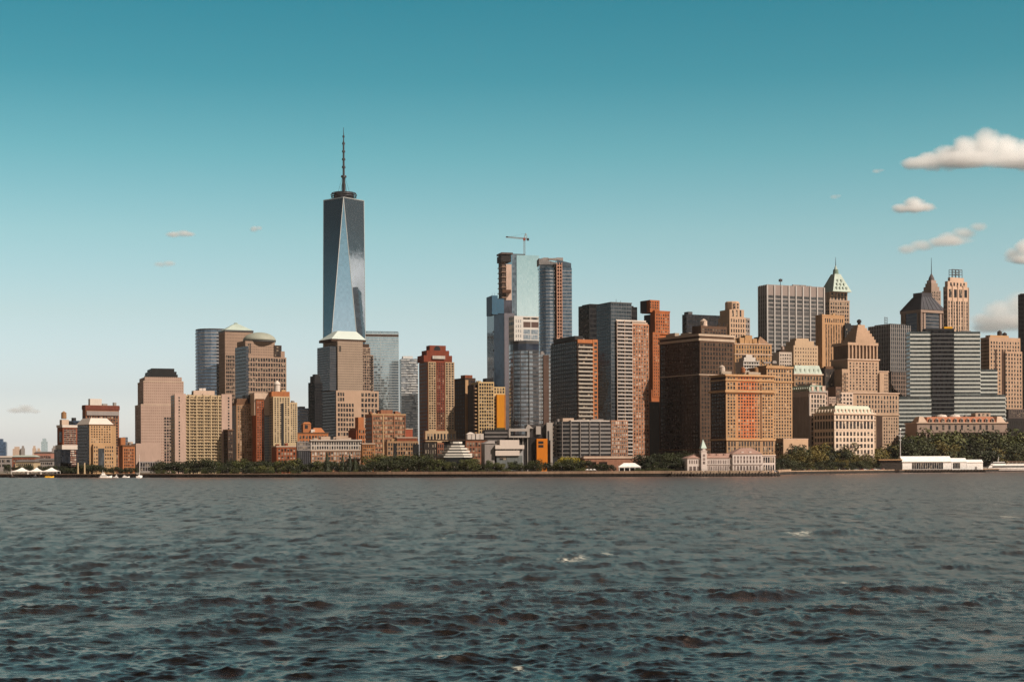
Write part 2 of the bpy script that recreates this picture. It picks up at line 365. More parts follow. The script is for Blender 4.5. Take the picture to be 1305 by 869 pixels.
    Nn.remove(P); body = Nn.new('ShaderNodeBsdfDiffuse'); body.inputs[0].default_value = (0.004, 0.006, 0.005, 1)     # silty river: a dark body under a slightly warm surface film
    gl = Nn.new('ShaderNodeBsdfGlossy'); gl.inputs['Color'].default_value = (.72, .56, .485, 1); fr = Nn.new('ShaderNodeFresnel'); fr.inputs[0].default_value = 1.48
    la = Nn.new('ShaderNodeAttribute'); la.attribute_name = 'lost'; L.new(la.outputs['Fac'], gl.inputs['Roughness'])
    wm_ = Nn.new('ShaderNodeMixShader'); L.new(fr.outputs[0], wm_.inputs[0]); L.new(body.outputs[0], wm_.inputs[1]); L.new(gl.outputs[0], wm_.inputs[2])
    t = Nn.new('ShaderNodeTexCoord')
    def noise(sx, sy, sc, det):
        mp = Nn.new('ShaderNodeMapping'); mp.inputs['Scale'].default_value = (sx, sy, 1); mp.inputs['Rotation'].default_value = (0, 0, R(18))
        L.new(t.outputs['Object'], mp.inputs[0])
        n = Nn.new('ShaderNodeTexNoise'); n.inputs['Scale'].default_value = sc; n.inputs['Detail'].default_value = det; n.inputs['Roughness'].default_value = 0.6
        L.new(mp.outputs[0], n.inputs[0]); return n
    n1 = noise(0.7, 1.5, 2.2, 5); n2 = noise(0.5, 1.2, 0.5, 4); n3 = noise(0.25, 0.6, 0.05, 5)
    s1 = Nn.new('ShaderNodeMath'); s1.operation = 'MULTIPLY_ADD'; s1.inputs[1].default_value = 2.2
    L.new(n2.outputs[0], s1.inputs[0]); L.new(n1.outputs[0], s1.inputs[2])
    bp = Nn.new('ShaderNodeBump'); bp.inputs['Distance'].default_value = 0.08; L.new(s1.outputs[0], bp.inputs['Height'])
    mr = Nn.new('ShaderNodeMapRange'); mr.inputs[1].default_value = .35; mr.inputs[2].default_value = .65; mr.inputs[3].default_value = 0.35; mr.inputs[4].default_value = 1.0
    L.new(n3.outputs[0], mr.inputs[0]); n4 = noise(.35, 1.0, .16, 4); m4 = Nn.new('ShaderNodeMapRange'); m4.inputs[1].default_value = .36; m4.inputs[2].default_value = .66; m4.inputs[3].default_value = .45; m4.inputs[4].default_value = 1.5; L.new(n4.outputs[0], m4.inputs[0])
    lk = Nn.new('ShaderNodeMath'); lk.operation = 'MULTIPLY_ADD'; lk.inputs[1].default_value = 3.2; lk.inputs[2].default_value = .55; L.new(la.outputs['Fac'], lk.inputs[0])
    k1 = Nn.new('ShaderNodeMath'); k1.operation = 'MULTIPLY'; L.new(mr.outputs[0], k1.inputs[0]); L.new(m4.outputs[0], k1.inputs[1]); k2 = Nn.new('ShaderNodeMath'); k2.operation = 'MULTIPLY'; L.new(k1.outputs[0], k2.inputs[0]); L.new(lk.outputs[0], k2.inputs[1])
    L.new(k2.outputs[0], bp.inputs['Strength'])
    # wave groups: far off, the mean tilt still wanders from group to group along the wind
    n5 = noise(.42, .11, 1.0, 4); m5 = Nn.new('ShaderNodeMapRange'); m5.inputs[1].default_value = .3; m5.inputs[2].default_value = .7; m5.inputs[3].default_value = -1; m5.inputs[4].default_value = 1; L.new(n5.outputs[0], m5.inputs[0])
    m6 = Nn.new('ShaderNodeMath'); m6.operation = 'MULTIPLY'; L.new(m5.outputs[0], m6.inputs[0]); L.new(la.outputs['Fac'], m6.inputs[1])
    vs5 = Nn.new('ShaderNodeVectorMath'); vs5.operation = 'SCALE'; vs5.inputs[0].default_value = (.12*GRP, -.3*GRP, 0); L.new(m6.outputs[0], vs5.inputs[3])
    ge5 = Nn.new('ShaderNodeNewGeometry'); va5 = Nn.new('ShaderNodeVectorMath'); va5.operation = 'ADD'; L.new(ge5.outputs['Normal'], va5.inputs[0]); L.new(vs5.outputs[0], va5.inputs[1])
    vn5 = Nn.new('ShaderNodeVectorMath'); vn5.operation = 'NORMALIZE'; L.new(va5.outputs[0], vn5.inputs[0]); L.new(vn5.outputs[0], bp.inputs['Normal'])
    [L.new(bp.outputs[0], n_.inputs['Normal']) for n_ in (body, gl, fr)]
    fa = Nn.new('ShaderNodeAttribute'); fa.attribute_name = 'foam'
    fn = noise(1, 1, 2.2, 5); fm = Nn.new('ShaderNodeMapRange'); fm.inputs[1].default_value = .45; fm.inputs[2].default_value = .62; L.new(fn.outputs[0], fm.inputs[0])
    fx = Nn.new('ShaderNodeMath'); fx.operation = 'MULTIPLY'; L.new(fa.outputs['Fac'], fx.inputs[0]); L.new(fm.outputs[0], fx.inputs[1])
    df = Nn.new('ShaderNodeBsdfDiffuse'); df.inputs[0].default_value = (.6, .58, .5, 1)
    mx = Nn.new('ShaderNodeMixShader'); L.new(fx.outputs[0], mx.inputs[0]); L.new(wm_.outputs[0], mx.inputs[1]); L.new(df.outputs[0], mx.inputs[2])
    L.new(mx.outputs[0], Nn['Material Output'].inputs[0])
    tag(link('water', me), kind='structure')
make_water()
# ================================================================ land
def shore_pts(step=12, a=-900, b=2400):
    out = []
    for px in list(range(a, b+1, step)):
        Y = shore(px); out.append(((px-CX)/F*Y, Y))
    return out
SP = shore_pts()
def PXS(x, y): return CX+x/y*F
def make_land():
    m, N, L, P = newmat('city_ground')
    t = N.new('ShaderNodeTexCoord'); n = N.new('ShaderNodeTexNoise'); n.inputs['Scale'].default_value = .03; n.inputs['Detail'].default_value = 6
    L.new(t.outputs['Object'], n.inputs[0]); r = N.new('ShaderNodeValToRGB'); L.new(n.outputs[0], r.inputs[0])
    r.color_ramp.elements[0].position = .4; r.color_ramp.elements[0].color = (.10, .085, .065, 1); r.color_ramp.elements[1].position = .6; r.color_ramp.elements[1].color = (.19, .15, .11, 1)
    L.new(r.outputs[0], P.inputs['Base Color']); P.inputs['Roughness'].default_value = .9
    mb = MB(); far = 8200
    ys = [0.4, 400, 1500, 4000]
    for (x0, y0), (x1, y1) in zip(SP[:-1], SP[1:]):
        r0 = [(x0, y0+.3, GZ)]+[(x0*(1+d/2500), y0+d, GZ) for d in ys[1:]]+[(x0*(1+2.2), far, GZ)]
        r1 = [(x1, y1+.3, GZ)]+[(x1*(1+d/2500), y1+d, GZ) for d in ys[1:]]+[(x1*(1+2.2), far, GZ)]
        for j in range(len(r0)-1): mb.face([r0[j], r1[j], r1[j+1], r0[j+1]], m)
    tag(mb.build('ground'), kind='structure')
    # promenade: a paved strip and a lawn strip behind it
    pm = wallm((.42, .33, .25), .2, .9, 'paving'); gm = wallm((.05, .065, .02), .4, .95, 'lawn')
    for nm, d0, d1, mt, rg in (('promenade', .4, 16, pm, None), ('lawn', 18, 60, gm, (560, 980))):
        mb = MB()
        for k, ((x0, y0), (x1, y1)) in enumerate(zip(SP[:-1], SP[1:])):
            px = -900+12*k
            if rg and not rg[0] < px < rg[1]: continue
            if nm == 'promenade' and px < 70: continue
            mb.face([(x0, y0+d0, GZ+.004), (x1, y1+d0, GZ+.004), (x1, y1+d1, GZ+.004), (x0, y0+d1, GZ+.004)], mt)
        tag(mb.build(nm), kind='structure')
    # sea wall with a coping, fender piles and a railing
    so_ = empty('seawall', 'long dark stone seawall along the water below the promenade', 'seawall', (SP[60][0], SP[60][1], 0))
    ox, oy = SP[60]
    wm = wallm((.022, .020, .018), .5, .8, 'wet_stone'); cm = wallm((.33, .24, .175), .35, .85, 'coping_stone')
    a, c = MB(), MB()
    for (x0, y0), (x1, y1) in zip(SP[:-1], SP[1:]):
        for mb, z0, z1, d0, d1, mt in ((a, -2, 2.25, 0, .8, wm), (c, 2.25, 4.1 if 380 < PXS(x0, y0) < 1000 else 3.0, -.25, .9, cm)):
            mb.hexa([(x0-ox, y0-oy+d0, z0), (x1-ox, y1-oy+d0, z0), (x1-ox, y1-oy+d1, z0), (x0-ox, y0-oy+d1, z0)],
                    [(x0-ox, y0-oy+d0, z1), (x1-ox, y1-oy+d0, z1), (x1-ox, y1-oy+d1, z1), (x0-ox, y0-oy+d1, z1)], mt)
    a.build('wall_face', so_); c.build('coping', so_)
    rl = MB()
    for k, ((x0, y0), (x1, y1)) in enumerate(zip(SP[:-1], SP[1:])):
        if not 180 < -900+12*k < 1150: continue
        for z in (4.6, 5.1): rl.bar((x0-ox, y0-oy+.6, z), (x1-ox, y1-oy+.6, z), .04, DARKMETAL, 4)
        for q in range(4): x = x0+(x1-x0)*q/4-ox; y = y0+(y1-y0)*q/4-oy+.6; rl.bar((x, y, 2.8), (x, y, 5.15), .05, DARKMETAL, 4)
    rl.build('railing', so_)
make_land()
# ================================================================ buildings
def GL(*a, **k): return glassm(*a, **k)
STONE = wallm((.42, .30, .225), .12); STONE_D = wallm((.36, .25, .19), .12); CREAM = wallm((.52, .40, .26), .12); PINK = wallm((.48, .345, .285), .10)
BRICK = wallm((.23, .075, .042), .3, .9, 'brick'); ORANGE = wallm((.40, .16, .075), .22, .9, 'orange_brick'); BROWN = wallm((.155, .085, .052), .25, .9, 'brown_brick')
TAN = wallm((.46, .29, .165), .15); DKBROWN = wallm((.060, .036, .026), .3, .9, 'dark_or_shaded_brick'); WHITE = wallm((.66, .58, .52), .08); GREY = wallm((.30, .265, .25), .12)
PALEB = wallm((.56, .42, .33), .12); REDBR = wallm((.28, .085, .04), .25, .9, 'red_brick'); BLACK = wallm((.014, .014, .016), .3, .6, 'black_cladding')
VERDI = wallm((.47, .54, .48), .2, .7, 'green_copper'); CONC = wallm((.40, .33, .30), .15)
G_DARK = GL((.018, .022, .030), .2, .14, 1.6, 3.8, .6); G_BLUE = GL((.12, .17, .24), .75, .10, 1.6, 3.8, .45); G_PALE = GL((.52, .62, .68), .9, .08, 1.6, 3.8, .12, .006)
G_GREY = GL((.14, .155, .175), .65, .13, 1.8, 3.6, .6); G_BLK = GL((.008, .009, .012), .05, .25, 1.6, 3.8, .5, spec=.12)
BAND_G = plainm((.38, .36, .36), .45, .25, 'pale_metal'); BAND_D = plainm((.055, .053, .055), .5, .1, 'dark_band')
# ---- far shore at the left
for nm, lab, x0, x1, yt, Y, mt in (
    ('distant_tower', 'small dark blue distant tower cut by the edge of the picture', -14, 8, 559, 4200, GL((.05, .09, .16), .3, .25, 3, 4, .3)),
    ('distant_tower', 'hazy stepped pinkish tower far off behind low brick sheds', 16, 27, 569, 6200, PALEB),
    ('distant_tower', 'hazy grey round-topped tower far off beyond the tents', 27, 32, 568, 6200, GREY),
    ('distant_tower', 'thin hazy beige tower far off, taller of the beige pair', 41.5, 46.5, 568, 6400, PALEB),
    ('distant_tower', 'short hazy beige tower far off, lower of the beige pair', 47, 52, 571, 6400, PALEB),
    ('distant_tower', 'pale blue glass tower standing tallest on the far hazy skyline', 52.5, 61, 558.5, 6000, GL((.45, .55, .6), .5, .2, 4, 4, .15)),
    ('distant_tower', 'hazy grey-purple block far off beside the brick apartment tower', 66, 74, 568, 5600, GREY)):
    b = B(nm, lab, x0+.6*(x1-x0)*.1, Y, 12, group=None)
    W = b.u(x1); h = b.z(yt)
    b.curtain('tower_body', 0, W, 0, W*.9, 0, h*.9, 16, mt, mt, .3, 0)
    b.box('tower_top', W*.2, W*.8, W*.15, W*.7, h*.9, h, mt)
    b.finish()
for lab, x0, x1, yt, Y, mt, rm in (
    ('low grey and beige warehouse at the edge of the picture behind the tents', -40, 16, 583, 2300, GREY, wallm((.5, .42, .36), .1)),
    ('long red brick shed with a pale green roof behind the tents', 16, 45, 582, 2200, BRICK, wallm((.42, .45, .4), .1)),
    ('pale pinkish block with flat roof behind the red brick shed', 44, 66, 577, 2700, wallm((.42, .2, .15), .15), ROOFM),
    ('grey flat-fronted warehouse beside the brick apartment tower', 44, 68.5, 586.5, 1900, GREY, ROOFM),
    ('small cream storehouse just behind the white tents', 20, 44, 588.5, 1800, CREAM, ROOFM)):
    b = B('warehouse', lab, x0, Y, 8); W = b.u(x1); h = b.z(yt)
    b.box('wall', 0, W, 0, 45, 0, h, mt, rm)
    mb = MB(); mb.frus(-1, W+1, -1, 46, h, W*.06, W*.94, 15, 30, h+2.4, rm); b.part(mb, 'roof')
    b.win('f', W*.04, W*.96, h*.25, h*.9, 9, 2, .6, .5); b.finish()
for i in range(26):
    px = -60+i*6.2+b.rng.uniform(-2, 2)
    b = B('distant_block', 'low hazy block number on the far horizon', px, 4800+b.rng.uniform(-600, 1200), 10, group='low blocks along the far horizon'); b.o['label'] = 'small low hazy block far away on the horizon behind the sheds'
    W = b.u(px+b.rng.uniform(4, 8)); h = b.z(b.rng.uniform(580, 588))
    mt = b.rng.choice([PALEB, GREY, wallm((.4, .22, .16)), STONE]); b.box('wall', 0, W, 0, 30, 0, h, mt); b.win('f', 1, W-1, h*.2, h*.95, 4, 4, .5, .5); b.finish()
# ---- brick and dark glass block
b = B('apartment_building', 'red brick apartment building with white bands and dark recess beside tan building with white roof', 80.5, 1440, 40)
W = b.u(99); D = b.v(73.5); h = b.z(544.5); hs = b.z(569)
b.box('wall', 0, W, 0, D, 0, h, BRICK); b.box('side_glazing', -.6, 0, D*.1, D*.55, hs+4, h-4, G_DARK)
b.cornice(0, W, 0, D, h, 2.2, .5, WHITE); b.cornice(0, W, 0, D, hs-2.5, 4, 1.2, WHITE, 'white_band')
b.box('lower_bay', -3, W-1, -2, D, 0, hs-2.6, G_DARK)
b.win('f', 1, W-1, hs+2, h-1, 4, 8, .65, .5, sill=WHITE); b.win('f', W*.45, W-2, 4, hs-3, 3, 9, .8, .5, plane=-2.1, mat=panem((.2, .07, .04), (.6, .5, .42), .5))
b.box('penthouse', W*.02, W*.5, D*.2, D*.6, h+2.2, h+7, PALEB); b.tank(W*.2, D*.3, h+7, 2.4, 5, 1); b.finish()
b = B('office_block', 'dark blue roof block behind the brick apartment building', 94, 1560, 40); W = b.u(104); D = b.v(87.5); h = b.z(536)
b.curtain('glass_block', 0, W, 0, D, 0, h, 20, GL((.03, .05, .085), .3, .2), BLACK, .3); b.box('penthouse', W*.1, W*.5, D*.2, D*.5, h, h+3, BLACK); b.finish()
# ---- tan building with white sloped roof
b = B('office_building', 'tan office building with dark glass side and white sloped roof', 114.6, 1390, 38)
W = b.u(143.5); D = b.v(99.5); h = b.z(540.5); pod = b.z(566)
b.box('wall', 0, W, 0, D, 0, h, TAN); b.curtain('glass_side', -.5, 1, 1, D-1, 3, h-.5, 14, GL((.045, .05, .065), .4, .15), BAND_D, .25)
mb = MB(); mb.frus(-1, W+1, -1, D+1, h, 3, W-3, 4, D-4, h+5.5, WHITE); b.part(mb, 'roof')
b.box('podium', W*.1, W*1.02, -3, 1, 0, pod, TAN); b.box('glass_bay', W*.32, W*.58, -3.5, -2.9, pod*.12, pod*.86, G_GREY)
mb = MB(); mb.prism([(W, 0), (b.u(148.5, 8), 8), (b.u(148.5, 8), D), (W, D)], 0, h-1, TAN, ROOFM); b.part(mb, 'corner_bay')
b.win('f', 1, W-1, pod+1, h-1, 8, 7, .42, .45); b.win('f', W*.6, W*1.0, 2, pod-1, 4, 7, .42, .45, plane=-3); b.win('f', W*.11, W*.31, 2, pod-1, 2, 7, .42, .45, plane=-3); b.finish()
# ---- red-brown tower behind
b = B('apartment_tower', 'reddish brown tower with pale sign band near its top behind the tan office building', 110, 1500, 38)
W = b.u(152.5); D = b.v(105.6); h = b.z(516)
b.box('wall', 0, W, 0, D, 0, h, wallm((.27, .115, .065), .2)); b.box('top_band', -.5, W+.5, -.5, D, h-4.2, h-.3, wallm((.16, .05, .035)))
b.box('sign_band', W*.02, W*.98, -.9, .2, h-9.5, h-5.5, GREY)
b.win('f', 1, W-1, 4, h-10, 12, 19, .6, .55, sill=TAN); b.win('l', 1, D-1, 4, h-10, 3, 19, .6, .55)
b.box('penthouse', W*.15, W*.5, D*.2, D*.7, h, h+6, WHITE); b.gear(W*.5, W, 0, D, h, 3); b.finish()
b = B('apartment_building', 'low orange brick building between red-brown tower and pale stepped tower', 157, 1470, 30)
W = b.u(172.5); D = b.v(152); h = b.z(568.5)
b.box('wall', 0, W, 0, D, 0, h, ORANGE); b.cornice(0, W, 0, D, h, 1.2, .5, BROWN); b.box('upper_block', -1, W*.3, 3, D, h, h+8, ORANGE)
b.win('f', 1, W-1, 3, h-2, 5, 7, .5, .6); b.gear(W*.3, W, 1, D, h+1.2, 2); b.finish()
b = B('distant_tower', 'pale grey-blue tower peeping between red-brown tower and pale stepped tower', 157, 3200, 20); W = b.u(170); h = b.z(557)
b.curtain('tower_body', 0, W*.5, 0, 30, 0, h, 20, G_BLUE, GREY, .3); b.box('lower_wing', W*.5, W, 0, 30, 0, h*.86, PALEB); b.finish()
# ---- pale stepped tower with the black crown
b = B('office_tower', 'pale pinkish stone tower with black stepped crown', 180.5, 1720, 20)
FINE = glassm((.40, .255, .195), 0.05, .55, 2.2, 3.9, .30, 0, 'stone_and_glass', None, .05)
h = b.z(480); u1, u2 = b.u(184), b.u(234.5); ws = b.u(233); D = 52
hs = b.z(515); b.box('base_block', b.u(173), b.u(205), -6, D, 0, b.z(565), PINK); GRD = wallm((.34, .235, .185), .1)
b.curtain('lower_shaft', 0, b.u(234.5), 0, D, 0, hs, 24, GRD, PINK, .55, 22, PINK, mw=.8, out=.1, mout=.12)
b.curtain('shaft', u1, u2, .4, D-1, hs, b.z(486.5), 8, GRD, PINK, .55, 20, PINK, mw=.8, out=.1, mout=.12); b.curtain('upper_shaft', b.u(186), b.u(232.5), 2, D-3, b.z(486.5), h, 2, GRD, PINK, .55, 18, PINK, mw=.8, out=.1, mout=.12)
b.cornice(0, u2, 0, D, hs-1, 1.2, .3, PALEB); b.cornice(u1, u2, .4, D-1, b.z(486.5), 1.2, .3, PALEB)
for a, c, y0, y1 in ((190.4, 227.5, 480, 476.3), (191.5, 226, 476.3, 472.5), (194.4, 223.2, 472.5, 468.6)):
    b.box('crown_step', b.u(a, 6), b.u(c, 6), 6, D-8, b.z(y0), b.z(y1), BLACK, BLACK)
b.win('f', b.u(209.5), b.u(219.5), 8, b.z(531), 3, 16, .6, .6, plane=-.15); b.win('f', 1, u2-1, hs-4, hs-1.4, 14, 1, .6, .6, mat=panem((.3, .2, .16), (.36, .26, .2)))
b.box('colonnade', b.u(176), b.u(203), -14, -6, 0, b.z(588), GREY); b.win('f', b.u(177), b.u(202), 1, b.z(589), 8, 2, .6, .7, plane=-14); b.finish()
# ---- tan slab hotel
b = B('apartment_tower', 'wide tan apartment slab with balcony grid and two plain cream end piers', 223.3, 1352, 22)
W = b.u(296.2); D = b.v(218.5); h = b.z(503); ua, ub = b.u(237.5), b.u(283)
b.box('wall', 0, W, 0, D, 0, h, CREAM); b.box('end_pier', 0, ua, -.7, .5, 0, h+1, PINK); b.box('end_pier', ub, W, -.7, .5, 0, h+1, PINK)
b.win('f', ua+.4, ub-.4, 3, h-1, 15, 24, .56, .56, mat=panem((.014, .011, .009), (.30, .20, .11), .25)); b.balconies(ua, ub, 3, h-1, 24, .9, CREAM, par=.26)
for i in range(5): b.box('pier_rib', ua+(ub-ua)*(i+.5)/5-.35, ua+(ub-ua)*(i+.5)/5+.35, -1.0, .2, 0, h, CREAM)
b.win('f', ua*.3, ua*.5, 3, h-1, 1, 24, .5, .5, plane=-.7); b.win('f', ub+(W-ub)*.55, ub+(W-ub)*.8, 3, h-1, 1, 24, .5, .5, plane=-.7); b.win('l', 1, D-1, 3, h, 2, 24, .5, .5)
b.box('penthouse', W*.35, W*.72, D*.3, D*.8, h, h+4, PALEB); b.gear(W*.4, W*.65, D*.2, D*.8, h+4, 3, WHITE, 2.5); b.gear(W*.1, W*.9, 1, D, h, 4, PALEB, 1.6); b.finish()
b = B('apartment_building', 'dark purplish brick block in front of the tan slab and brown brick tower', 291, 1358, 30)
W = b.u(297.5); D = b.v(279.5); h = b.z(548.5); b.box('wall', 0, W, 0, D, 0, h, DKBROWN); b.cornice(0, W, 0, D, h, 1, .4, BROWN); b.win('l', 1, D-1, 3, h-1, 4, 12, .5, .5); b.win('f', .5, W-.5, 3, h-1, 3, 12, .5, .5); b.finish()
# ---- curved glass tower
b = B('office_tower', 'tall curved dark glass tower with pale horizontal bands behind the tan slab', 283, 2500, 24)
h = b.z(420.5); D = 46
pl = b.poly([(250, 40), (250.6, 30), (252.5, 22), (256, 14), (262, 7), (270, 2), (277, 0), (283, 0), (290.5, 2)])+[(b.u(290.5, 46), 46), (b.u(252, 50), 50)]
b.pcurtain('curved_glass', pl, 0, h, 42, GL((.18, .225, .29), .8, .09, 2, 4, .4), BAND_G, .30)
cx_ = sum(p[0] for p in pl)/len(pl); cy2 = sum(p[1] for p in pl)/len(pl)
mb = MB(); mb.prism([(cx_+(p[0]-cx_)*.985, cy2+(p[1]-cy2)*.985) for p in pl], h, h+2.2, BAND_D); b.part(mb, 'roof_screen')
b.box('stone_end', b.u(283), b.u(290.6), -1, 30, 0, h*.93, GL((.02, .022, .03), .3, .15)); b.finish()
# ---- pyramid top
b = B('office_tower', 'grey stone tower with pale green pyramid roof behind the domed tower', 288, 2420, 24)
W = b.u(323.5); D = W*.9; h = b.z(421.5)
b.curtain('wall', 0, W, 0, D, 0, h, 44, wallm((.25, .18, .14), .1), STONE_D, .55, 18, STONE_D, mw=1.0, out=.1, mout=.12); b.cornice(0, W, 0, D, h-1, 2.5, .8, BAND_D)
mb = MB(); z0 = h+1.5; zt = b.z(409.5); c = W/2
mb.frus(0, W, 0, D, z0, W*.40, W*.60, D*.40, D*.60, z0+(zt-z0)*.8, VERDI); mb.frus(W*.42, W*.58, D*.42, D*.58, z0+(zt-z0)*.8, W*.46, W*.54, D*.46, D*.54, zt, wallm((.3, .36, .32))); b.part(mb, 'roof')
b.win('f', b.u(289), b.u(300), 10, b.z(452), 5, 28, .6, .6, plane=-.2); b.finish()
# ---- domed tower
b = B('office_tower', 'stone and glass tower with stepped shoulders and a shallow green dome', 315, 2260, 30)
W = b.u(366); D = b.v(300.5); h = b.z(454); up = b.z(434)
GS = GL((.05, .062, .082), .5, .12, 2, 4, .5)
b.box('lower_block', 0, W, 0, D, 0, h, STONE_D); b.curtain('glass_side', -.6, 3, -.4, D-2, 0, b.z(441), 34, GS, BAND_D, .25)
b.win('f', 1.5, W-1, 20, h-1, 15, 20, .60, .60, mat=PANE)
b.curtain('upper_shaft', b.u(314, 3), b.u(351, 3), 3, D*.8, h, up, 6, wallm((.25, .18, .14), .1), STONE_D, .55, 12, STONE_D, mw=.8, out=.1, mout=.12); b.box('shoulder', b.u(350.5, 2), b.u(360, 2), 2, D*.8, h, b.z(438.5), DKBROWN); b.box('shoulder', b.u(359, 1.5), b.u(364, 1.5), 1.5, D*.7, h, b.z(446), STONE_D)
b.win('f', b.u(316.5, 3), b.u(321, 3), h+4, up-3, 2, 1, .5, .95, plane=2.8)
b.win('f', b.u(351, 2), b.u(359.5, 2), h+1, b.z(440), 4, 4, .5, .6, plane=1.9)
dr = (b.u(352, D*.4)-b.u(312, D*.4))/2; du = (b.u(352, D*.4)+b.u(312, D*.4))/2; dz = b.z(434); dt = b.z(421.5)
mb = MB(); mb.cyl(du, D*.42, up-.5, dz+1.5, dr*.97, dr*.97, BAND_D, 32); b.part(mb, 'drum')
mb = MB(); mb.lathe(du, D*.42, [(dr*math.cos(t)*.99, dz+1.5+(dt-dz-1.5)*math.sin(t)) for t in [i*math.pi/2/9 for i in range(9)]]+[(.6, dt)], wallm((.36, .37, .31), .12, .6, 'dome_copper'), 32); b.part(mb, 'dome', smooth=True); b.finish()
# ---- brown brick group
b = B('apartment_tower', 'tan brown brick tower with dark mechanical roof beside cream apartment tower', 302, 1390, 24)
W = b.u(327.3); D = b.v(296); h = b.z(515); b.box('wall', 0, W, 0, D, 0, h, wallm((.31, .185, .11), .2)); b.cornice(0, W, 0, D, h, 1, .3, BROWN)
b.win('f', .8, W-.5, 6, h-1, 8, 24, .5, .55, mat=panem((.02, .018, .016), (.4, .3, .22), .4)); b.win('l', 1, D-1, 6, h-1, 4, 24, .5, .5); b.box('penthouse', W*.05, W*.6, D*.1, D*.7, h+1, h+5, BROWN); b.box('mechanical_screen', b.u(314), b.u(326), 2, D*.7, h+1, b.z(503), BLACK); b.finish()
b = B('apartment_tower', 'narrow dark red brick tower between brown brick tower and cream apartment tower', 327.3, 1383, 24)
W = b.u(337.2); h = b.z(509.5); b.box('wall', 0, W, 0, 22, 0, h, REDBR); b.win('f', .5, W-.3, 6, h-1, 3, 26, .5, .5, mat=panem((.03, .02, .018), (.3, .2, .15))); b.cornice(0, W, 0, 20, h, 1, .3, BROWN); b.finish()
b = B('apartment_tower', 'cream apartment tower with brick penthouse and white roof lantern', 349, 1378, 24)
W = b.u(380); D = b.v(337.3); h = b.z(505); h2 = b.z(512.5); uw = b.u(370.5)
b.box('wall', 0, uw, 0, D, 0, h, CREAM); b.box('side_wing', uw, W, .8, D, 0, h2, CREAM)
b.win('f', .6, uw-.4, 26, h-1, 6, 22, .45, .55); b.win('f', uw+.5, W-.5, 26, h2-1, 3, 21, .5, .5, plane=.8); b.win('l', 1, D-1, 5, h-1, 5, 26, .5, .5)
b.box('recess', uw*.47, uw*.62, -.25, .3, 20, h-6, BLACK)
b.box('penthouse', b.u(347, 4), b.u(370, 4), 4, D*.8, h, b.z(498.5), ORANGE); b.box('penthouse_base', b.u(325, 12), b.u(346, 12), 12, D, h-16, b.z(500), PALEB)
lu = b.u(354, 8); mb = MB(); mb.cyl(lu, 8, b.z(498.5), b.z(489.5), 2.7, 2.5, WHITE, 12); mb.lathe(lu, 8, [(2.9, b.z(489.5)), (2.9, b.z(488.6)), (2.0, b.z(486.5)), (.3, b.z(484))], WHITE, 14); b.part(mb, 'lantern')
b.gear(b.u(372), b.u(380), 2, D*.5, h2, 2); b.gear(b.u(347), b.u(370), 5, D*.7, b.z(498.5), 3, TAN, 2); b.finish()
b = B('apartment_building', 'low red brick building with big windows at the foot of the cream apartment tower', 353, 1345, 20)
W = b.u(379); D = 20; h = b.z(569.5); b.box('wall', 0, W, 0, D, 0, h, REDBR); b.cornice(0, W, 0, D, h, 1, .4, PALEB); b.win('f', 1, W-1, 2, h-1, 6, 6, .5, .6, mat=panem((.015, .015, .015), (.45, .35, .28), .3)); b.gear(2, W-2, 2, D, h+1, 2, BRICK); b.finish()
# ---- black tower and the far glass block
b = B('office_tower', 'slim black tower with notched top in front of the tallest glass tower', 402, 1760, 32)
W = b.u(411.5); D = b.v(394); h = b.z(487); b.curtain('tower_body', 0, W, 0, D, 0, h, 30, BLACK, G_BLK, .4, 5); b.box('tower_top', W*.1, W*.9, D*.15, D*.85, h, b.z(479), BLACK); b.box('tower_crown', W*.3, W*.85, D*.3, D*.7, b.z(479), b.z(476.5), BLACK); b.finish()
b = B('office_block', 'distant blue-grey banded glass block seen between cream tower and black tower', 380, 2500, 18); W = b.u(398); h = b.z(520); b.curtain('glass_block', 0, W, 0, 40, 0, h, 22, G_BLUE, BAND_G, .4); b.box('penthouse', W*.2, W*.6, 8, 26, h, h+3, GREY); b.finish()
# ---- the tallest glass tower
Y = 2400
b = B('skyscraper', 'tallest glass skyscraper with tapering triangular facets and a spire', 412.3, Y, 5.5)
W = b.u(467.4); b.vref = W/2; hb = b.z(556); ht = b.z(255.5); cxm = W/2
G1 = glassm((.70, .80, .93), .95, .03, 3, 4.1, .07, .0008, 'tower_glass'); EDGE = plainm((.75, .75, .74), .25, .7, 'edge_steel')
b.box('podium', 0, W, 0, W, 0, hb, G1)
tr = W*.482; bq = [(0, 0, hb), (W, 0, hb), (W, W, hb), (0, W, hb)]; tq = [(cxm-.3, cxm-tr*1.0, ht), (cxm+tr*.98, cxm, ht), (cxm, cxm+tr, ht), (cxm-tr*.98, cxm, ht)]
mb = MB()
for i in range(4):
    j = (i+1) % 4; mb.face([bq[i], bq[j], tq[i]], G1); mb.face([bq[j], tq[j], tq[i]], G1)
mb.face(tq, ROOFM); b.part(mb, 'glass_shaft')
for i in range(4):
    for base in (bq[i], bq[(i+1) % 4]):
        mb = MB(); mb.bar(base, tq[i], .55, EDGE, 5); b.part(mb, 'corner_edge')
mb = MB(); 
for i in range(4): mb.bar(tq[i], tq[(i+1) % 4], .8, EDGE, 5)
b.part(mb, 'parapet')
for f0 in (.36, .365, .66):
    pass
rr = (b.u(456, cxm)-b.u(424.5, cxm))/2; zc = [b.z(y) for y in (254.5, 251, 248.5, 246.5)]
mb = MB(); mb.cyl(cxm, cxm, ht, zc[3], rr*.82, rr*.82, wallm((.05, .055, .065)), 24); b.part(mb, 'crown_drum')
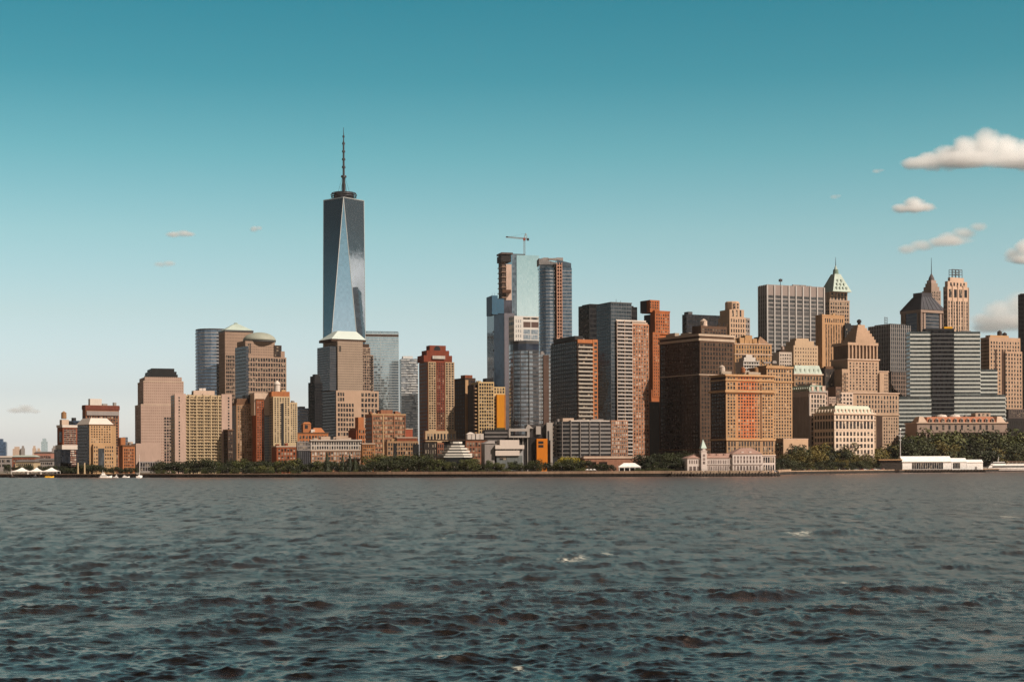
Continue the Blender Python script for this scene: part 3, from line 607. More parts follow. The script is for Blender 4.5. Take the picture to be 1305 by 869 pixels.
for k, z in enumerate(zc[1:]):
    mb = MB(); n = 28; q = rr*(1.0, 1.04, .96)[k]
    for i in range(n): a, c = 2*math.pi*i/n, 2*math.pi*(i+1)/n; mb.bar((cxm+q*math.cos(a), cxm+q*math.sin(a), z), (cxm+q*math.cos(c), cxm+q*math.sin(c), z), .75, DARKMETAL, 5)
    b.part(mb, 'crown_ring')
mb = MB()
for i in range(14): a = 2*math.pi*i/14; mb.bar((cxm+rr*math.cos(a), cxm+rr*math.sin(a), ht), (cxm+rr*math.cos(a), cxm+rr*math.sin(a), zc[3]), .3, DARKMETAL, 4)
b.part(mb, 'crown_struts')
zs = b.z(162, 439); mb = MB(); z0 = ht+2
mb.cyl(cxm, cxm, z0, b.z(225), 3.0, 2.2, DARKMETAL, 10); mb.cyl(cxm, cxm, b.z(225), b.z(180), 1.7, 1.2, DARKMETAL, 8); mb.cyl(cxm, cxm, b.z(180), zs, .9, .25, DARKMETAL, 8); b.part(mb, 'spire')
for y, q in ((226, 4.6), (214, 3.0), (204, 2.8), (194, 2.6), (184, 2.4), (175, 1.8)):
    mb = MB(); mb.cyl(cxm, cxm, b.z(y), b.z(y)+2.8, q*.95, q*.85, DARKMETAL, 12); b.part(mb, 'spire_ring')
for i in range(6):
    a = 2*math.pi*i/6; mb = MB(); mb.bar((cxm+rr*.62*math.cos(a), cxm+rr*.62*math.sin(a), ht+3), (cxm+2*math.cos(a), cxm+2*math.sin(a), b.z(226)), .22, DARKMETAL, 4); b.part(mb, 'guy_cable')
b.finish()
# ---- stone tower with truncated pyramid
b = B('office_tower', 'stepped stone office tower with pale truncated pyramid roof before the tallest glass tower', 429.3, 1960, 30)
W = b.u(483.5); D = b.v(408.5); h = b.z(497.5); hu = b.z(434)
PINKST = wallm((.46, .32, .235), .1)
b.box('lower_block', 0, W, 0, D, 0, h, PINKST); b.curtain('glass_side', -.5, 2, .8, D-.5, 0, h-.4, 26, GL((.03, .033, .045), .35, .15), BLACK, .3)
b.win('f', 1.5, b.u(452), 6, b.z(513), 6, 13, .58, .58); b.win('f', b.u(452), W-1.5, 6, b.z(499), 7, 14, .58, .58, skip=lambda i, j: i < 2 and j > 4); b.win('f', 1.5, b.u(440), b.z(512), b.z(499), 3, 2, .58, .58)
ua, uc = b.u(431.5, 2), b.u(463, 2)
FINE2 = glassm((.36, .255, .195), .08, .5, 3, 3.9, .22, 0, 'stone_and_glass', None, .05)
b.curtain('upper_shaft', ua, uc, 2, D*.9, h, hu, 20, wallm((.25, .195, .155), .1), wallm((.38, .29, .225), .1), .5, 12, wallm((.34, .255, .20), .1), mw=.7, out=.1, mout=.12); b.curtain('upper_glass_side', b.u(418, 12), ua+1, 4, D*.85, h, b.z(441), 18, GL((.055, .066, .085), .5, .12), BAND_D, .25)
b.box('side_shaft', uc, b.u(473, 4), 4, D*.85, h, b.z(441), STONE_D); b.box('side_shaft', b.u(472.9, 5), b.u(477, 5), 5, D*.8, h, b.z(450.5), STONE_D)
b.box('side_cap', uc+.3, b.u(472, 4), 5, D*.7, b.z(441), b.z(436.5), DKBROWN)
b.win('f', uc, b.u(477, 4), h+1, b.z(451), 5, 13, .62, .6, plane=3.9); b.win('f', uc, b.u(472.7, 4), b.z(450.5), b.z(442), 4, 3, .62, .6, plane=3.9); b.win('f', ua+1.2, ua+4.6, b.z(448), b.z(440), 2, 1, .5, .95, plane=1.75, mat=panem((.02, .02, .02), (.03, .03, .03)))
b.cornice(b.u(424, 4), b.u(467, 4), 4, D*.85, hu-.5, 3.0, .3, DKBROWN)
mb = MB(); mb.frus(b.u(423.5, 4), b.u(467.5, 4), 3.6, D*.86, hu+2.5, b.u(434, 12), b.u(458, 12), D*.35, D*.6, b.z(420), wallm((.60, .66, .62), .1, .6, 'pale_copper')); b.part(mb, 'roof'); b.finish()
# ---- pale blue glass box
b = B('office_tower', 'pale blue glass box tower with fine horizontal lines beside the tallest skyscraper', 463, 2620, 12)
W = b.u(509); h = b.z(422.5); mb = MB()
b.curtain('glass_tower', 0, W, 0, 45, 0, h, 52, GL((.42, .49, .53), .88, .07, 2, 4.2, .22, .006), plainm((.55, .56, .55), .35, .5), .22, 2, mw=.4); b.box('roof_screen', .6, W-.6, .6, 40, h, h+.8, BAND_D)
b.box('vent_band', -.3, W+.25, -.35, .2, b.z(428.5), b.z(426), DKBROWN); b.finish()
b = B('apartment_tower', 'pale grey pixelated tower with uneven narrow balconies', 512.3, 2560, 10)
W = b.u(533.8); h = b.z(457); mb = MB(); rg = random.Random(4)
PX = plainm((.60, .58, .56), .5, .1); mb.box(0, W, 0, 28, 0, h, GL((.30, .31, .33), .5, .15, 2.4, 3.3, .6)); b.part(mb, 'glass_tower')
for j in range(44):
    z = h*(j+.2)/44; mb = MB(); x = 0
    while x < W-1:
        w = rg.uniform(2, 8); w = min(w, W-x)
        if rg.random() < .80: mb.box(x, x+w-.15, -rg.uniform(.3, 1.3), .2, z, z+rg.choice((.5, 1.1, 1.6)), PX)
        x += w
    if mb.f: b.part(mb, 'balcony_row')
b.box('roof_block', W*.12, W*.7, 3, 20, h, b.z(453.5), PX, PX); b.finish()
# ---- orange brick on the slope, low brick rows
b = B('apartment_building', 'orange brick building with a square roof tower below the black tower', 380, 1420, 16)
W = b.u(419); h = b.z(552); b.box('wall', 0, W, 0, 20, 0, h, ORANGE); b.box('roof_tower', b.u(387, 4), b.u(397, 4), 4, 14, h, b.z(540), ORANGE); 
mb = MB(); mb.frus(b.u(386.5, 4), b.u(397.5, 4), 3.6, 14.4, b.z(540), b.u(388.5, 8), b.u(395, 8), 7, 10, b.z(537.5), ORANGE); b.part(mb, 'roof')
b.win('f', b.u(389.5), b.u(394.5), b.z(546), b.z(541), 1, 1, .6, .9, plane=3.9); b.win('f', 1, W-1, b.z(566), h-1.5, 9, 2, .5, .55); b.cornice(0, W, 0, 20, h, .8, .4, BROWN)
mb = MB(); mb.frus(b.u(400), b.u(415), 1, 18, h+.8, b.u(402), b.u(412), 8, 12, h+5, ORANGE); b.part(mb, 'hip_roof'); b.box('skylight', b.u(397, 2), b.u(402, 2), 2, 8, h+.8, h+3.5, WHITE, WHITE); b.finish()
b = B('apartment_building', 'stepped dark red brick building with sunlit orange ends beside stone office tower', 457, 1440, 28)
W = b.u(466); D = b.v(446.5); h = b.z(545); b.box('wall', 0, W, 0, D, 0, h, ORANGE); b.box('stair_tower', W*.15, W*.95, 2, D*.5, h, b.z(531.5), ORANGE); b.box('lower_step', -1.5, W*.5, 1, D*1.0, 0, b.z(548), REDBR)
b.win('f', .5, W-.5, 10, h-1, 3, 6, .5, .5); b.win('l', 1, D-1, 8, h-2, 5, 8, .5, .5); b.finish()
b = B('apartment_building', 'large reddish brown apartment block with rooftop boxes between stone tower and pixelated tower', 474.8, 1400, 22)
W = b.u(517.3); D = b.v(466.6); h = b.z(528); RB = wallm((.30, .135, .08), .25)
b.box('wall', 0, W, 0, D, 0, h, RB); b.cornice(0, W, 0, D, h-.6, 1.2, .4, TAN)
for i in range(4): b.box('pier', W*i/3-.5 if i else 0, W*i/3+.5 if i < 3 else W, -.5, .2, 0, h-.7, TAN if i == 1 else RB)
b.win('f', .8, W-.8, 6, h-1.5, 13, 11, .66, .58, mat=panem((.03, .02, .015), (.42, .3, .2), .5)); b.win('l', 1, D, 6, h-2, 4, 11, .5, .5)
b.box('penthouse', W*.3, W*.66, D*.2, D*.8, h+.6, b.z(522), RB); b.gear(W*.02, W*.3, 1, D, h+.6, 3, RB, 3); b.gear(W*.66, W, 1, D, h+.6, 3, RB, 3); b.finish()
b = B('apartment_building', 'small plain red brick block under the pale pixelated tower', 517, 1480, 16); W = b.u(526.5); h = b.z(547); b.box('wall', 0, W, 0, 14, 0, h, wallm((.36, .10, .06))); b.cornice(0, W, 0, 14, h, .8, .3, PALEB); b.finish()
b = B('apartment_building', 'long low brick building with two pale upper storeys behind the conifers', 397, 1280, 10)
W = b.u(461); D = b.v(378.5); D = 20; h = b.z(561.5); hm = b.z(574)
b.box('wall', 0, W, 0, D, 0, hm, wallm((.38, .19, .11), .2)); b.box('upper_storeys', 0, W, .3, D, hm, h, WHITE); b.box('dark_wing', b.u(379.5), 0, .5, D, 0, hm, BLACK); b.box('dark_wing_top', b.u(379.5), 0, .6, D, hm, h-.5, GREY)
b.cornice(0, W, 0, D, h, .8, .6, WHITE); b.cornice(0, W, 0, D, hm-.4, .8, .5, PALEB)
b.win('f', .5, W-.5, hm+.5, h-.3, 20, 2, .55, .6, plane=.3); b.win('f', .5, W-.5, 3, hm-.8, 18, 4, .6, .62, mat=panem((.03, .03, .03), (.6, .5, .42), .6)); b.win('f', b.u(380.5), -.5, hm+.5, h-.8, 8, 2, .5, .6, plane=.6)
b.win('f', b.u(380.5), -.5, 3, hm-.5, 6, 4, .4, .8, plane=.5, mat=panem((.06, .06, .07), (.1, .1, .1)))
b.box('penthouse', b.u(410), b.u(422), 4, 14, h+.8, b.z(556), PALEB); b.gear(b.u(424), b.u(458), 3, 14, h+.8, 5, PALEB, 2.6); b.gear(0, b.u(408), 3, 14, h+.8, 3, PALEB, 2.); b.finish()
b = B('apartment_building', 'orange brick building with pale arched base at the end of long low brick row', 462.5, 1262, 10)
W = b.u(478); D = 16; h = b.z(566); b.box('wall', 0, W, 0, D, 0, h, wallm((.45, .20, .085), .2)); b.cornice(0, W, 0, D, h, .9, .5, PALEB)
b.box('stone_base', -.4, W*.75, -.8, .2, 0, b.z(592), WHITE); b.win('f', .5, W-.5, b.z(591), h-.6, 6, 6, .5, .6); b.win('f', 0, W*.7, .6, b.z(593.5), 3, 1, .6, .8, plane=-.8); b.finish()
b = B('apartment_building', 'tan brick row with dark bays behind the leafy tree clump below pixelated tower', 494, 1300, 12)
W = b.u(534); D = 18; h = b.z(562); b.box('wall', 0, W, 0, D, 0, h, wallm((.40, .24, .14), .2)); b.box('upper_block', b.u(507), b.u(533), 2, D, h, b.z(558), BRICK); b.cornice(b.u(507), b.u(533), 2, D, b.z(558), .8, .3, PALEB)
b.win('f', .5, W-.5, 4, h-1, 12, 6, .55, .6); b.box('dark_bay', b.u(502), b.u(506), -.3, .2, 0, h-2, BLACK); b.box('dark_bay', b.u(527), b.u(534.5), -.3, .2, 0, b.z(566), BLACK); b.gear(0, W, 3, 16, h, 3, TAN, 2.4); b.finish()
# ---- big brick tower with the arch crown
b = B('apartment_tower', 'large brick tower with two tan piers and stepped dark red crown with round opening', 545.5, 1495, 22)
W = b.u(580); D = b.v(535); h = b.z(461); RD = wallm((.20, .052, .03), .2); TP = wallm((.47, .33, .21), .12)
b.box('wall', 0, W, 0, D, 0, h, wallm((.22, .09, .05), .2)); ua, ub, uc_, ud = b.u(546.5), b.u(556.3), b.u(568), b.u(579.5)
b.box('tan_pier', ua, ub, -.8, .4, 0, h, TP); b.box('tan_pier', uc_, ud, -.8, .4, 0, h, TP); b.box('base_flare', b.u(542.8, -2), b.u(582, -2), -2, 3, 0, b.z(549), TP)
b.box('red_center', ub+.5, uc_-.5, -.35, .3, b.z(525), h, RD)
b.win('f', ua+.3, ub-.2, b.z(547), h-.6, 3, 27, .55, .55, plane=-.8); b.win('f', uc_+.2, ud-.3, b.z(547), h-.6, 3, 27, .55, .55, plane=-.8); b.win('f', ub+1, uc_-1, b.z(547), h-.6, 4, 27, .45, .5, plane=-.35)
b.win('f', b.u(543.5), b.u(581), 3, b.z(551), 9, 4, .5, .6, plane=-2); b.win('l', 1, D-1, 8, h, 5, 28, .4, .5)
b.box('crown_step', b.u(540.5, 3), b.u(577, 2), 1.5, D*.85, h, b.z(452.5), RD); b.box('crown_step', b.u(544.5, 4), b.u(573.5, 3), 3, D*.75, b.z(452.5), b.z(446), RD); b.box('crown_step', b.u(548, 6), b.u(569.5, 4), 4.5, D*.6, b.z(446), b.z(439.5), RD)
b.box('sign_panel', b.u(552.5), b.u(568.5), .2, 1.6, b.z(457), b.z(453), wallm((.55, .5, .45)))
mb = MB(); n = 16; c0 = b.u(558.5, 4); q = 3.2; zc_ = b.z(444.5); mb.hexa([(c0+q*math.cos(2*math.pi*i/n), 4.3, zc_+q*math.sin(2*math.pi*i/n)) for i in range(n)], [(c0+q*math.cos(2*math.pi*i/n), 4.6, zc_+q*math.sin(2*math.pi*i/n)) for i in range(n)], BLACK); b.part(mb, 'round_opening')
b.finish()
b = B('apartment_tower', 'dark brown tower with one sunlit tan corner between brick tower and cream balcony tower', 593.5, 1600, 30)
W = b.u(607); D = b.v(580); h = b.z(481.5); b.box('wall', 0, W, 0, D, 0, h, DKBROWN); b.box('corner_pier', 0, W*.28, -.8, .5, 0, h-2, TAN); b.box('penthouse', W*.1, W*.8, 2, D*.5, h, h+3, BRICK); b.win('f', W*.32, W-.4, 8, h-2, 3, 22, .6, .5); b.win('l', 1, D-1, 8, h-2, 4, 22, .4, .5); b.gear(0, W, D*.4, D, h, 2, TAN, 4); b.finish()
b = B('apartment_tower', 'cream balcony tower with a flat bright orange end wall', 610.6, 1570, 18)
W = b.u(645.5); D = b.v(605); D = 24; h = b.z(486.5); YC = wallm((.62, .44, .24), .1); OR2 = wallm((.62, .25, .03), .1, .8, 'orange_render')
um, uo = b.u(630.5), b.u(634); b.box('wall', 0, um, 0, D, 0, h, YC); b.box('dark_bay', b.u(604.5, 3), 0, 3, D, 0, b.z(490), DKBROWN); b.box('lower_wing', um, W, 2, D, 0, b.z(492.5), YC); b.box('orange_panel', uo, b.u(643), -.4, 2.2, b.z(545), b.z(502.5), OR2); b.box('orange_edge', b.u(643.4), W, .8, D, 4, b.z(502.5), wallm((.45, .18, .04)))
b.win('f', .6, um-.6, 10, h-1, 6, 23, .6, .58); b.win('f', um+.4, W-.4, b.z(501), b.z(493.5), 4, 2, .5, .6, plane=2); b.win('f', um+.3, uo-.3, 10, b.z(503), 1, 20, .7, .5, plane=2)
n = 20
b.balconies(b.u(605.5, 3), -.2, 12, b.z(491), n, 1.6, TAN, plane=3, par=.3); b.box('penthouse', b.u(620, 4), b.u(630, 4), 4, 14, h, b.z(481.5), BLACK); b.gear(0, b.u(620), 2, 18, h, 3, YC, 2.5); b.finish()
# ---- curved banded glass tower, waterfront
b = B('apartment_tower', 'curved glass apartment tower with dark crown band and pale balcony lines', 672, 1460, 12)
h = b.z(447); zt = b.z(434)
pl = b.poly([(650, 30), (650.2, 20), (651.5, 12), (655, 6), (662, 2), (672, 0), (680, 0), (687.5, 1)])+[(b.u(688, 30), 30)]
b.pcurtain('curved_glass', pl, 0, h, 30, GL((.26, .28, .31), .75, .10, 1.9, 3.3, .65), plainm((.09, .08, .08), .5, .2), .30, 1.012)
b.pcurtain('crown_band', pl, h, b.z(438), 1, GL((.035, .045, .07), .3, .12), BAND_D, .12); b.pcurtain('crown_screen', pl, b.z(438), zt, 1, BAND_D, BAND_G, .2, .99)
for px, v in ((655, 6), (664, 1.6), (675, -.2)): u = b.u(px, v); b.box('mullion', u-.3, u+.3, v-.9, v+.6, 0, h, BAND_D)
b.curtain('side_wing', b.u(687), b.u(704.5), 3, 26, 0, b.z(451), 30, GL((.34, .36, .39), .75, .10, 1.9, 3.3, .5), plainm((.10, .085, .08), .5), .3, 4, mw=.5)
b.box('brown_column', b.u(694), b.u(701), 1.6, 4, 0, b.z(452), wallm((.12, .075, .06))); b.gear(b.u(688), b.u(703), 5, 20, b.z(451), 4, GREY, 3); b.finish()
# ---- tower under construction
b = B('construction_tower', 'unfinished glass tower with bare concrete core and blue safety netting', 644, 2320, 16)
h = b.z(399); W = b.u(657); GU = GL((.022, .04, .065), .45, .1, 2, 4.2, .3, .006); GV = GL((.20, .175, .20), .5, .14, 2, 4.2, .15, .006)
b.box('glass_body', b.u(631), 0, .8, 40, 0, h, GU); b.box('glass_body', 0, W, 0, 40, 0, h, GV)
NET = plainm((.02, .085, .15), .7, 0, 'blue_net'); b.box('safety_netting', b.u(628.2), b.u(635.5), -1, 30, b.z(401), b.z(377), NET, NET); b.box('safety_netting', b.u(635.7), b.u(643.5), -.5, 30, b.z(399.5), b.z(381), NET, NET); b.box('net_frame', b.u(643.6), b.u(655), 4, 30, h, b.z(382), wallm((.07, .07, .09), .6))
CP = wallm((.55, .41, .34), .2); b.box('concrete_core', b.u(648), b.u(655), 6, 26, h, b.z(336), CP); b.box('core_edge', b.u(643), b.u(647.6), 7, 26, h, b.z(330), wallm((.10, .07, .055), .5))
for i in range(9): b.box('climbing_floor', b.u(642.2), b.u(648.5), 5.5, 28, b.z(392-6.5*i), b.z(391-6.5*i), wallm((.3, .2, .15)))
b.box('top_platform', b.u(641.5), b.u(654), 4, 28, b.z(333), b.z(325), wallm((.02, .017, .016), .6)); b.box('top_deck', b.u(641.5), b.u(656), 3, 30, b.z(323.5), b.z(321.3), wallm((.12, .09, .08), .5))
b.box('hoist_platform', b.u(642), b.u(653), 1, 8, b.z(373), b.z(369), wallm((.1, .05, .03)));
for i in range(7):
    y = 400+i*24; b.box('hoist_tie', b.u(629.7), b.u(631), 2, 4, b.z(y), b.z(y-2), DARKMETAL)
for px in (630, 633, 637, 641): b.ant(b.u(px), 6, b.z(380), 8, .25, 'net_post')
b.finish()
b = B('office_tower', 'sheer pale blue slab tower with seamless mirrored glass beside the unfinished tower', 660, 2400, 14)
W = b.u(688.5); D = 44; h = b.z(325); b.box('mirror_front', 0, W, 0, D, 0, h, GL((.86, .92, .94), .97, .05, 2, 4.2, .04, .002)); b.box('dark_edge', b.u(654.5), -.05, .8, D, 0, h+1, GL((.19, .22, .26), .7, .12)); b.box('roof_rig', b.u(655), b.u(672), 4, 24, h+.4, h+2.2, BAND_D); b.finish()
# crane on its roof
def crane():
    Yc = 2410; p = at(669, 323.5, Yc)
    o = empty('tower_crane', 'tower crane with level jib standing on top of the unfinished towers', 'crane', (p.x, p.y, GZ))
    k = Yc/F; zb = p.z-GZ; CR = plainm((.30, .24, .20), .5, .3, 'crane_steel'); RDp = plainm((.25, .06, .04), .5)
    def lattice(mb, p0, p1, w, n):
        p0, p1 = Vector(p0), Vector(p1); d = (p1-p0); ax = d.normalized(); s1 = Vector((0, 1, 0)); s2 = ax.cross(s1).normalized()
        cs = [s1*a*w+s2*c*w for a, c in ((-1, -1), (1, -1), (1, 1), (-1, 1))]
        for c in cs: mb.bar(p0+c, p1+c, .28, CR, 4)
        for i in range(n):
            a, e = p0+d*(i/n), p0+d*((i+1)/n)
            for j in range(4): mb.bar(a+cs[j], e+cs[(j+1) % 4], .16, CR, 3)
    zt = zb+18*k; mb = MB(); lattice(mb, (0, 0, zb-8), (0, 0, zt), 1.1, 12); mb.build('mast', o)
    mb = MB(); lattice(mb, (0, 0, zt+1.5), (-23*k, 0, zt+3.5*k), .8, 16); mb.build('jib', o)
    mb = MB(); lattice(mb, (0, 0, zt+1.5), (5.5*k, 0, zt+.8*k), .9, 4); mb.build('counter_jib', o)
    mb = MB(); mb.box(3.2*k, 6*k, -1.6, 1.6, zt-1.2*k, zt+1.6*k, DARKMETAL); mb.build('counterweight', o)
    mb = MB(); mb.box(-1.8, 1.8, -1.5, 1.5, zt-1.5, zt+2.5, RDp); mb.build('cab', o)
    mb = MB(); mb.bar((-1, 0, zt+1), (2*k, 0, zt+8*k), .5, CR); mb.bar((3*k, 0, zt+1.5*k), (2*k, 0, zt+8*k), .4, CR); mb.build('apex_frame', o)
    mb = MB(); mb.bar((2*k, 0, zt+8*k), (-20*k, 0, zt+3.4*k), .10, DARKMETAL, 3); mb.bar((2*k, 0, zt+8*k), (5.4*k, 0, zt+1.4*k), .10, DARKMETAL, 3); mb.build('stay_cable', o)
    mb = MB(); mb.box(-23.5*k, -20.5*k, -1, 1, zt+2.9*k, zt+4.1*k, DARKMETAL); mb.build('jib_tip', o)
crane()
# ---- white gridded office building
b = B('office_building', 'white gridded office building with dark upper openings below the mirrored slab', 656.5, 1960, 20)
W = b.u(688.5); D = b.v(649.5); h = b.z(402.5); WT = wallm((.70, .66, .62), .06)
b.box('wall', 0, W, 0, D, 0, h, WT); b.win('f', W*.35, W*.98, b.z(417), b.z(409.5), 2, 1, .75, .9, mat=panem((.10, .06, .05), (.12, .07, .06))); b.win('f', W*.35, W*.98, b.z(406.7), b.z(404), 2, 1, .8, .8)
b.win('f', W*.35, W*.97, 4, b.z(419), 2, 26, .78, .72, mat=panem((.16, .20, .24), (.35, .38, .4), .5)); b.win('f', W*.04, W*.3, 4, b.z(406), 3, 30, .4, .5, mat=panem((.2, .2, .2), (.4, .4, .4), .5)); b.win('l', 1, D-1, b.z(414), b.z(409.5), 3, 1, .7, .9); b.win('l', 1, D-1, 4, b.z(417), 4, 26, .45, .5); b.win('l', 1, D-1, b.z(406.5), b.z(404), 4, 1, .5, .8); b.finish()
# ---- tall curved blue-grey tower with hoist
b = B('apartment_tower', 'tall curved blue grey glass tower with open slanted crown and orange hoist strip', 700, 1790, 6)
h = b.z(341); pl = b.poly([(687.8, 26), (688, 16), (689.5, 9), (692.5, 4), (697, 1), (702, 0), (708.5, 1.5)])+[(b.u(709, 30), 30)]
GC = GL((.15, .18, .225), .8, .10, 1.7, 3.7, .5); GB = plainm((.33, .34, .36), .4, .4)
b.pcurtain('curved_glass', pl, 0, h, 58, GC, GB, .22, 1.014)
b.box('recess', b.u(708), b.u(718), 3, 28, 0, b.z(336), BLACK); b.curtain('east_glass', b.u(717.5), b.u(730, 2), 1, 26, 0, h, 58, GC, GB, .22)
b.box('crown_wall', b.u(688.6, 10), b.u(707), 6, 26, h, b.z(336.5), GL((.10, .11, .13), .6, .12)); mb = MB()
ua, ub, uc_ = b.u(688.5, 5), b.u(711, 5), b.u(729.5, 5)
mb.hexa([(ua, 5, b.z(336.5)), (ub, 5, b.z(336.5)), (ub, 26, b.z(336.5)), (ua, 26, b.z(336.5))], [(ua, 5, b.z(328.5)), (ub, 5, b.z(334)), (ub, 26, b.z(334)), (ua, 26, b.z(328.5))], wallm((.25, .24, .24), .4)); b.part(mb, 'crown_frame')
mb = MB(); mb.hexa([(ub+.3, 5, h), (uc_, 5, h), (uc_, 24, h), (ub+.3, 24, h)], [(ub+.3, 5, b.z(330)), (uc_, 5, b.z(334.5)), (uc_, 24, b.z(334.5)), (ub+.3, 24, b.z(330))], GL((.13, .15, .18), .7, .12)); b.part(mb, 'crown_frame')
b.gear(b.u(693), b.u(722), 10, 22, b.z(330), 5, GREY, 4); mb = MB()
b.finish()
o = empty('construction_hoist', 'orange construction hoist track climbing the tall curved blue grey tower', 'hoist', (b.X, b.Y, GZ), b.psi)
HC = plainm((.52, .29, .20), .6, 0, 'hoist_orange'); zt = b.z(335); ua, ub = b.u(711.3, -1.8), b.u(717.6, -1.8)
mb = MB()
for u in (ua, ub, (ua+ub)/2): mb.box(u-.35, u+.35, -2.2, -1.4, 0, zt, HC)
for i in range(62): z = zt*i/62; mb.box(ua, ub, -2, -1.6, z, z+.9, HC)
mb.build('track', o)
for i in range(31):
    z = zt*(i+.35)/31; mb = MB(); mb.box(ua+.4, ub-.4, -1.5, 3, z, z+3.0, wallm((.16, .05, .035), .4)); mb.build('landing', o)
for zz in (.18, .62): mb = MB(); mb.box(ua-.8, (ua+ub)/2, -4.2, -2.3, zt*zz, zt*zz+4.5, HC); mb.build('cage', o)
# ---- dark office tower, slim glass tower with brick wing
b = B('office_tower', 'flat-topped near-black office tower behind the glass and brick balcony tower', 752.5, 1920, 28)
W = b.u(813); D = b.v(738.8); h = b.z(388.5); b.curtain('tower_body', 0, W, 0, D, 0, h, 34, G_BLK, BLACK, .35, 14, mw=.6); b.box('roof_screen', 3, W-3, 3, D-3, h, h+1.6, BLACK); b.finish()
b = B('apartment_tower', 'glass tower with grey balconies and an orange brick wing at the waterfront', 780, 1375, 26)
W = b.u(827); D = b.v(761.5); ug, ubal = b.u(786), b.u(806); h = b.z(386); hb_ = b.z(409)
GB2 = GL((.055, .072, .09), .6, .08, 1.6, 3.2, .45, .012)
b.curtain('glass_tower', 0, ubal, 0, D, 0, h, 46, GB2, plainm((.12, .13, .14), .4, .3), .16, 8, nbs=8, out=.08, mw=.15, mout=.1); b.box('roof_plate', -.4, ubal+.4, -.4, D, h, h+.8, BAND_D)
b.box('balcony_wall', ug, ubal-.2, -1.0, .5, 0, hb_, wallm((.12, .105, .10))); b.balconies(ug, ubal, 2, hb_, 40, 1.1, wallm((.50, .45, .42), .1), plane=-1.0, par=.36)
for i in (0, 1, 2): b.box('balcony_divider', ug+(ubal-ug)*i/2.05, ug+(ubal-ug)*i/2.05+.4, -2.0, -.9, 0, hb_+.4, PALEB)
b.box('brick_wing', ubal, W, -1.6, D*.7, 0, b.z(412), wallm((.43, .20, .115), .2)); b.box('cream_cap', ug, b.u(824), -.6, D*.5, b.z(409), b.z(407), WHITE); b.box('brick_cap', ubal+.6, W-.4, 0, D*.6, b.z(412), b.z(409.6), PALEB)
b.win('f', ubal+.4, W-.3, 3, b.z(413), 6, 40, .5, .55, plane=-1.6, sill=PALEB, mat=panem((.05, .03, .025), (.5, .4, .33), .4)); b.win('f', ug+.3, ubal-.3, 2.6, hb_, 8, 40, .55, .5, plane=-1.0); b.ant(W*.2, 4, h, 4); b.ant(W*.35, 6, h, 3); b.finish()
b = B('apartment_tower', 'dark glass tower with cream balconies and one orange brick edge', 737, 1315, 24)
W = b.u(762.3); D = b.v(704); h = b.z(433); uo = b.u(756)
b.curtain('dark_glass', -.6, 1.0, .6, D, 0, h-1, 32, GL((.035, .038, .046), .4, .14), BLACK, .3, 2, nbs=14, mw=.5); b.box('wall', 0, W, 0, D, 0, h, DKBROWN); b.box('orange_edge', uo, W, -.8, D*.5, 0, h+.6, ORANGE); b.box('orange_cap', 0, uo, -.5, 4, b.z(437), h+.4, ORANGE)
b.balconies(.4, uo, 2, b.z(438), 31, 1.3, wallm((.42, .38, .33), .1), par=.36); b.win('f', .4, uo-.2, 2, b.z(438), 6, 31, .6, .5); b.win('f', W*.8, W-.4, 3, h-1, 1, 31, .6, .5, plane=-.8)
b.box('mechanical_screen', -.4, W*.4, 4, D*.9, h, b.z(427.5), BLACK); b.gear(W*.4, W, 2, D*.5, h, 3, GREY, 2.5)
b.win('l', 1, D-1, 3, h-2, 12, 31, .5, .4, plane=-.8, mat=panem((.012, .012, .016), (.16, .15, .15), .10, 'window_glass', .3, .2)); b.finish()
b = B('apartment_building', 'low curved apartment building of grey balcony bands ending in orange brick', 770, 1250, 14)
h = b.z(537); pl = b.poly([(704.2, 34), (704.5, 20), (707, 11), (714, 5), (726, 1.5), (742, 0), (760, 0), (779, 0)])+[(b.u(779, 34), 34)]
b.pcurtain('grey_wing', pl, b.z(583), h, 9, GL((.022, .022, .026), .2, .15, 1.9, 3.2, .7), wallm((.27, .25, .24), .1), .40, 1.012); 
for px, v in ((709, 8.6), (717, 4), (728, 1.2), (740, 0), (752, 0), (765, 0)): u = b.u(px, v); b.box('balcony_divider', u-.2, u+.2, v-.9, v+.6, b.z(583), h, GREY)
b.box('roof_parapet', b.u(728, 3), b.u(779), 2, 30, h, b.z(535.5), WHITE)
ua, ub = b.u(779.3), b.u(800.5); b.box('brick_wing', ua, ub, -.5, 26, b.z(583), b.z(535.5), wallm((.40, .20, .125), .2)); b.win('f', ua+.3, ub-.3, b.z(582.5), b.z(536), 8, 9, .6, .55, plane=-.5, sill=PALEB, mat=panem((.04, .03, .03), (.5, .42, .36), .5))
PK = wallm((.28, .14, .095), .2); b.box('arched_base', b.u(745, -5), b.u(822, -5), -5, 20, 0, b.z(581), PK)
b.box('base_cornice', b.u(744, -5), b.u(823, -5), -5.6, 20, b.z(584), b.z(581.5), PALEB); b.win('f', b.u(748, -5), b.u(776, -5), 0.3, b.z(588), 2, 1, .62, .8, plane=-5, mat=panem((.02, .015, .012), (.03, .02, .015))); b.win('f', b.u(795, -5), b.u(820, -5), .3, b.z(590), 5, 1, .5, .8, plane=-5)
b.box('grey_base', b.u(704, 6), b.u(745, 6), 6, 30, 0, b.z(582.5), BLACK); b.gear(b.u(715), b.u(777), 6, 26, h, 6, GREY, 2.4); b.box('penthouse', b.u(718, 8), b.u(732, 8), 8, 18, h, b.z(532.5), PALEB); b.finish()
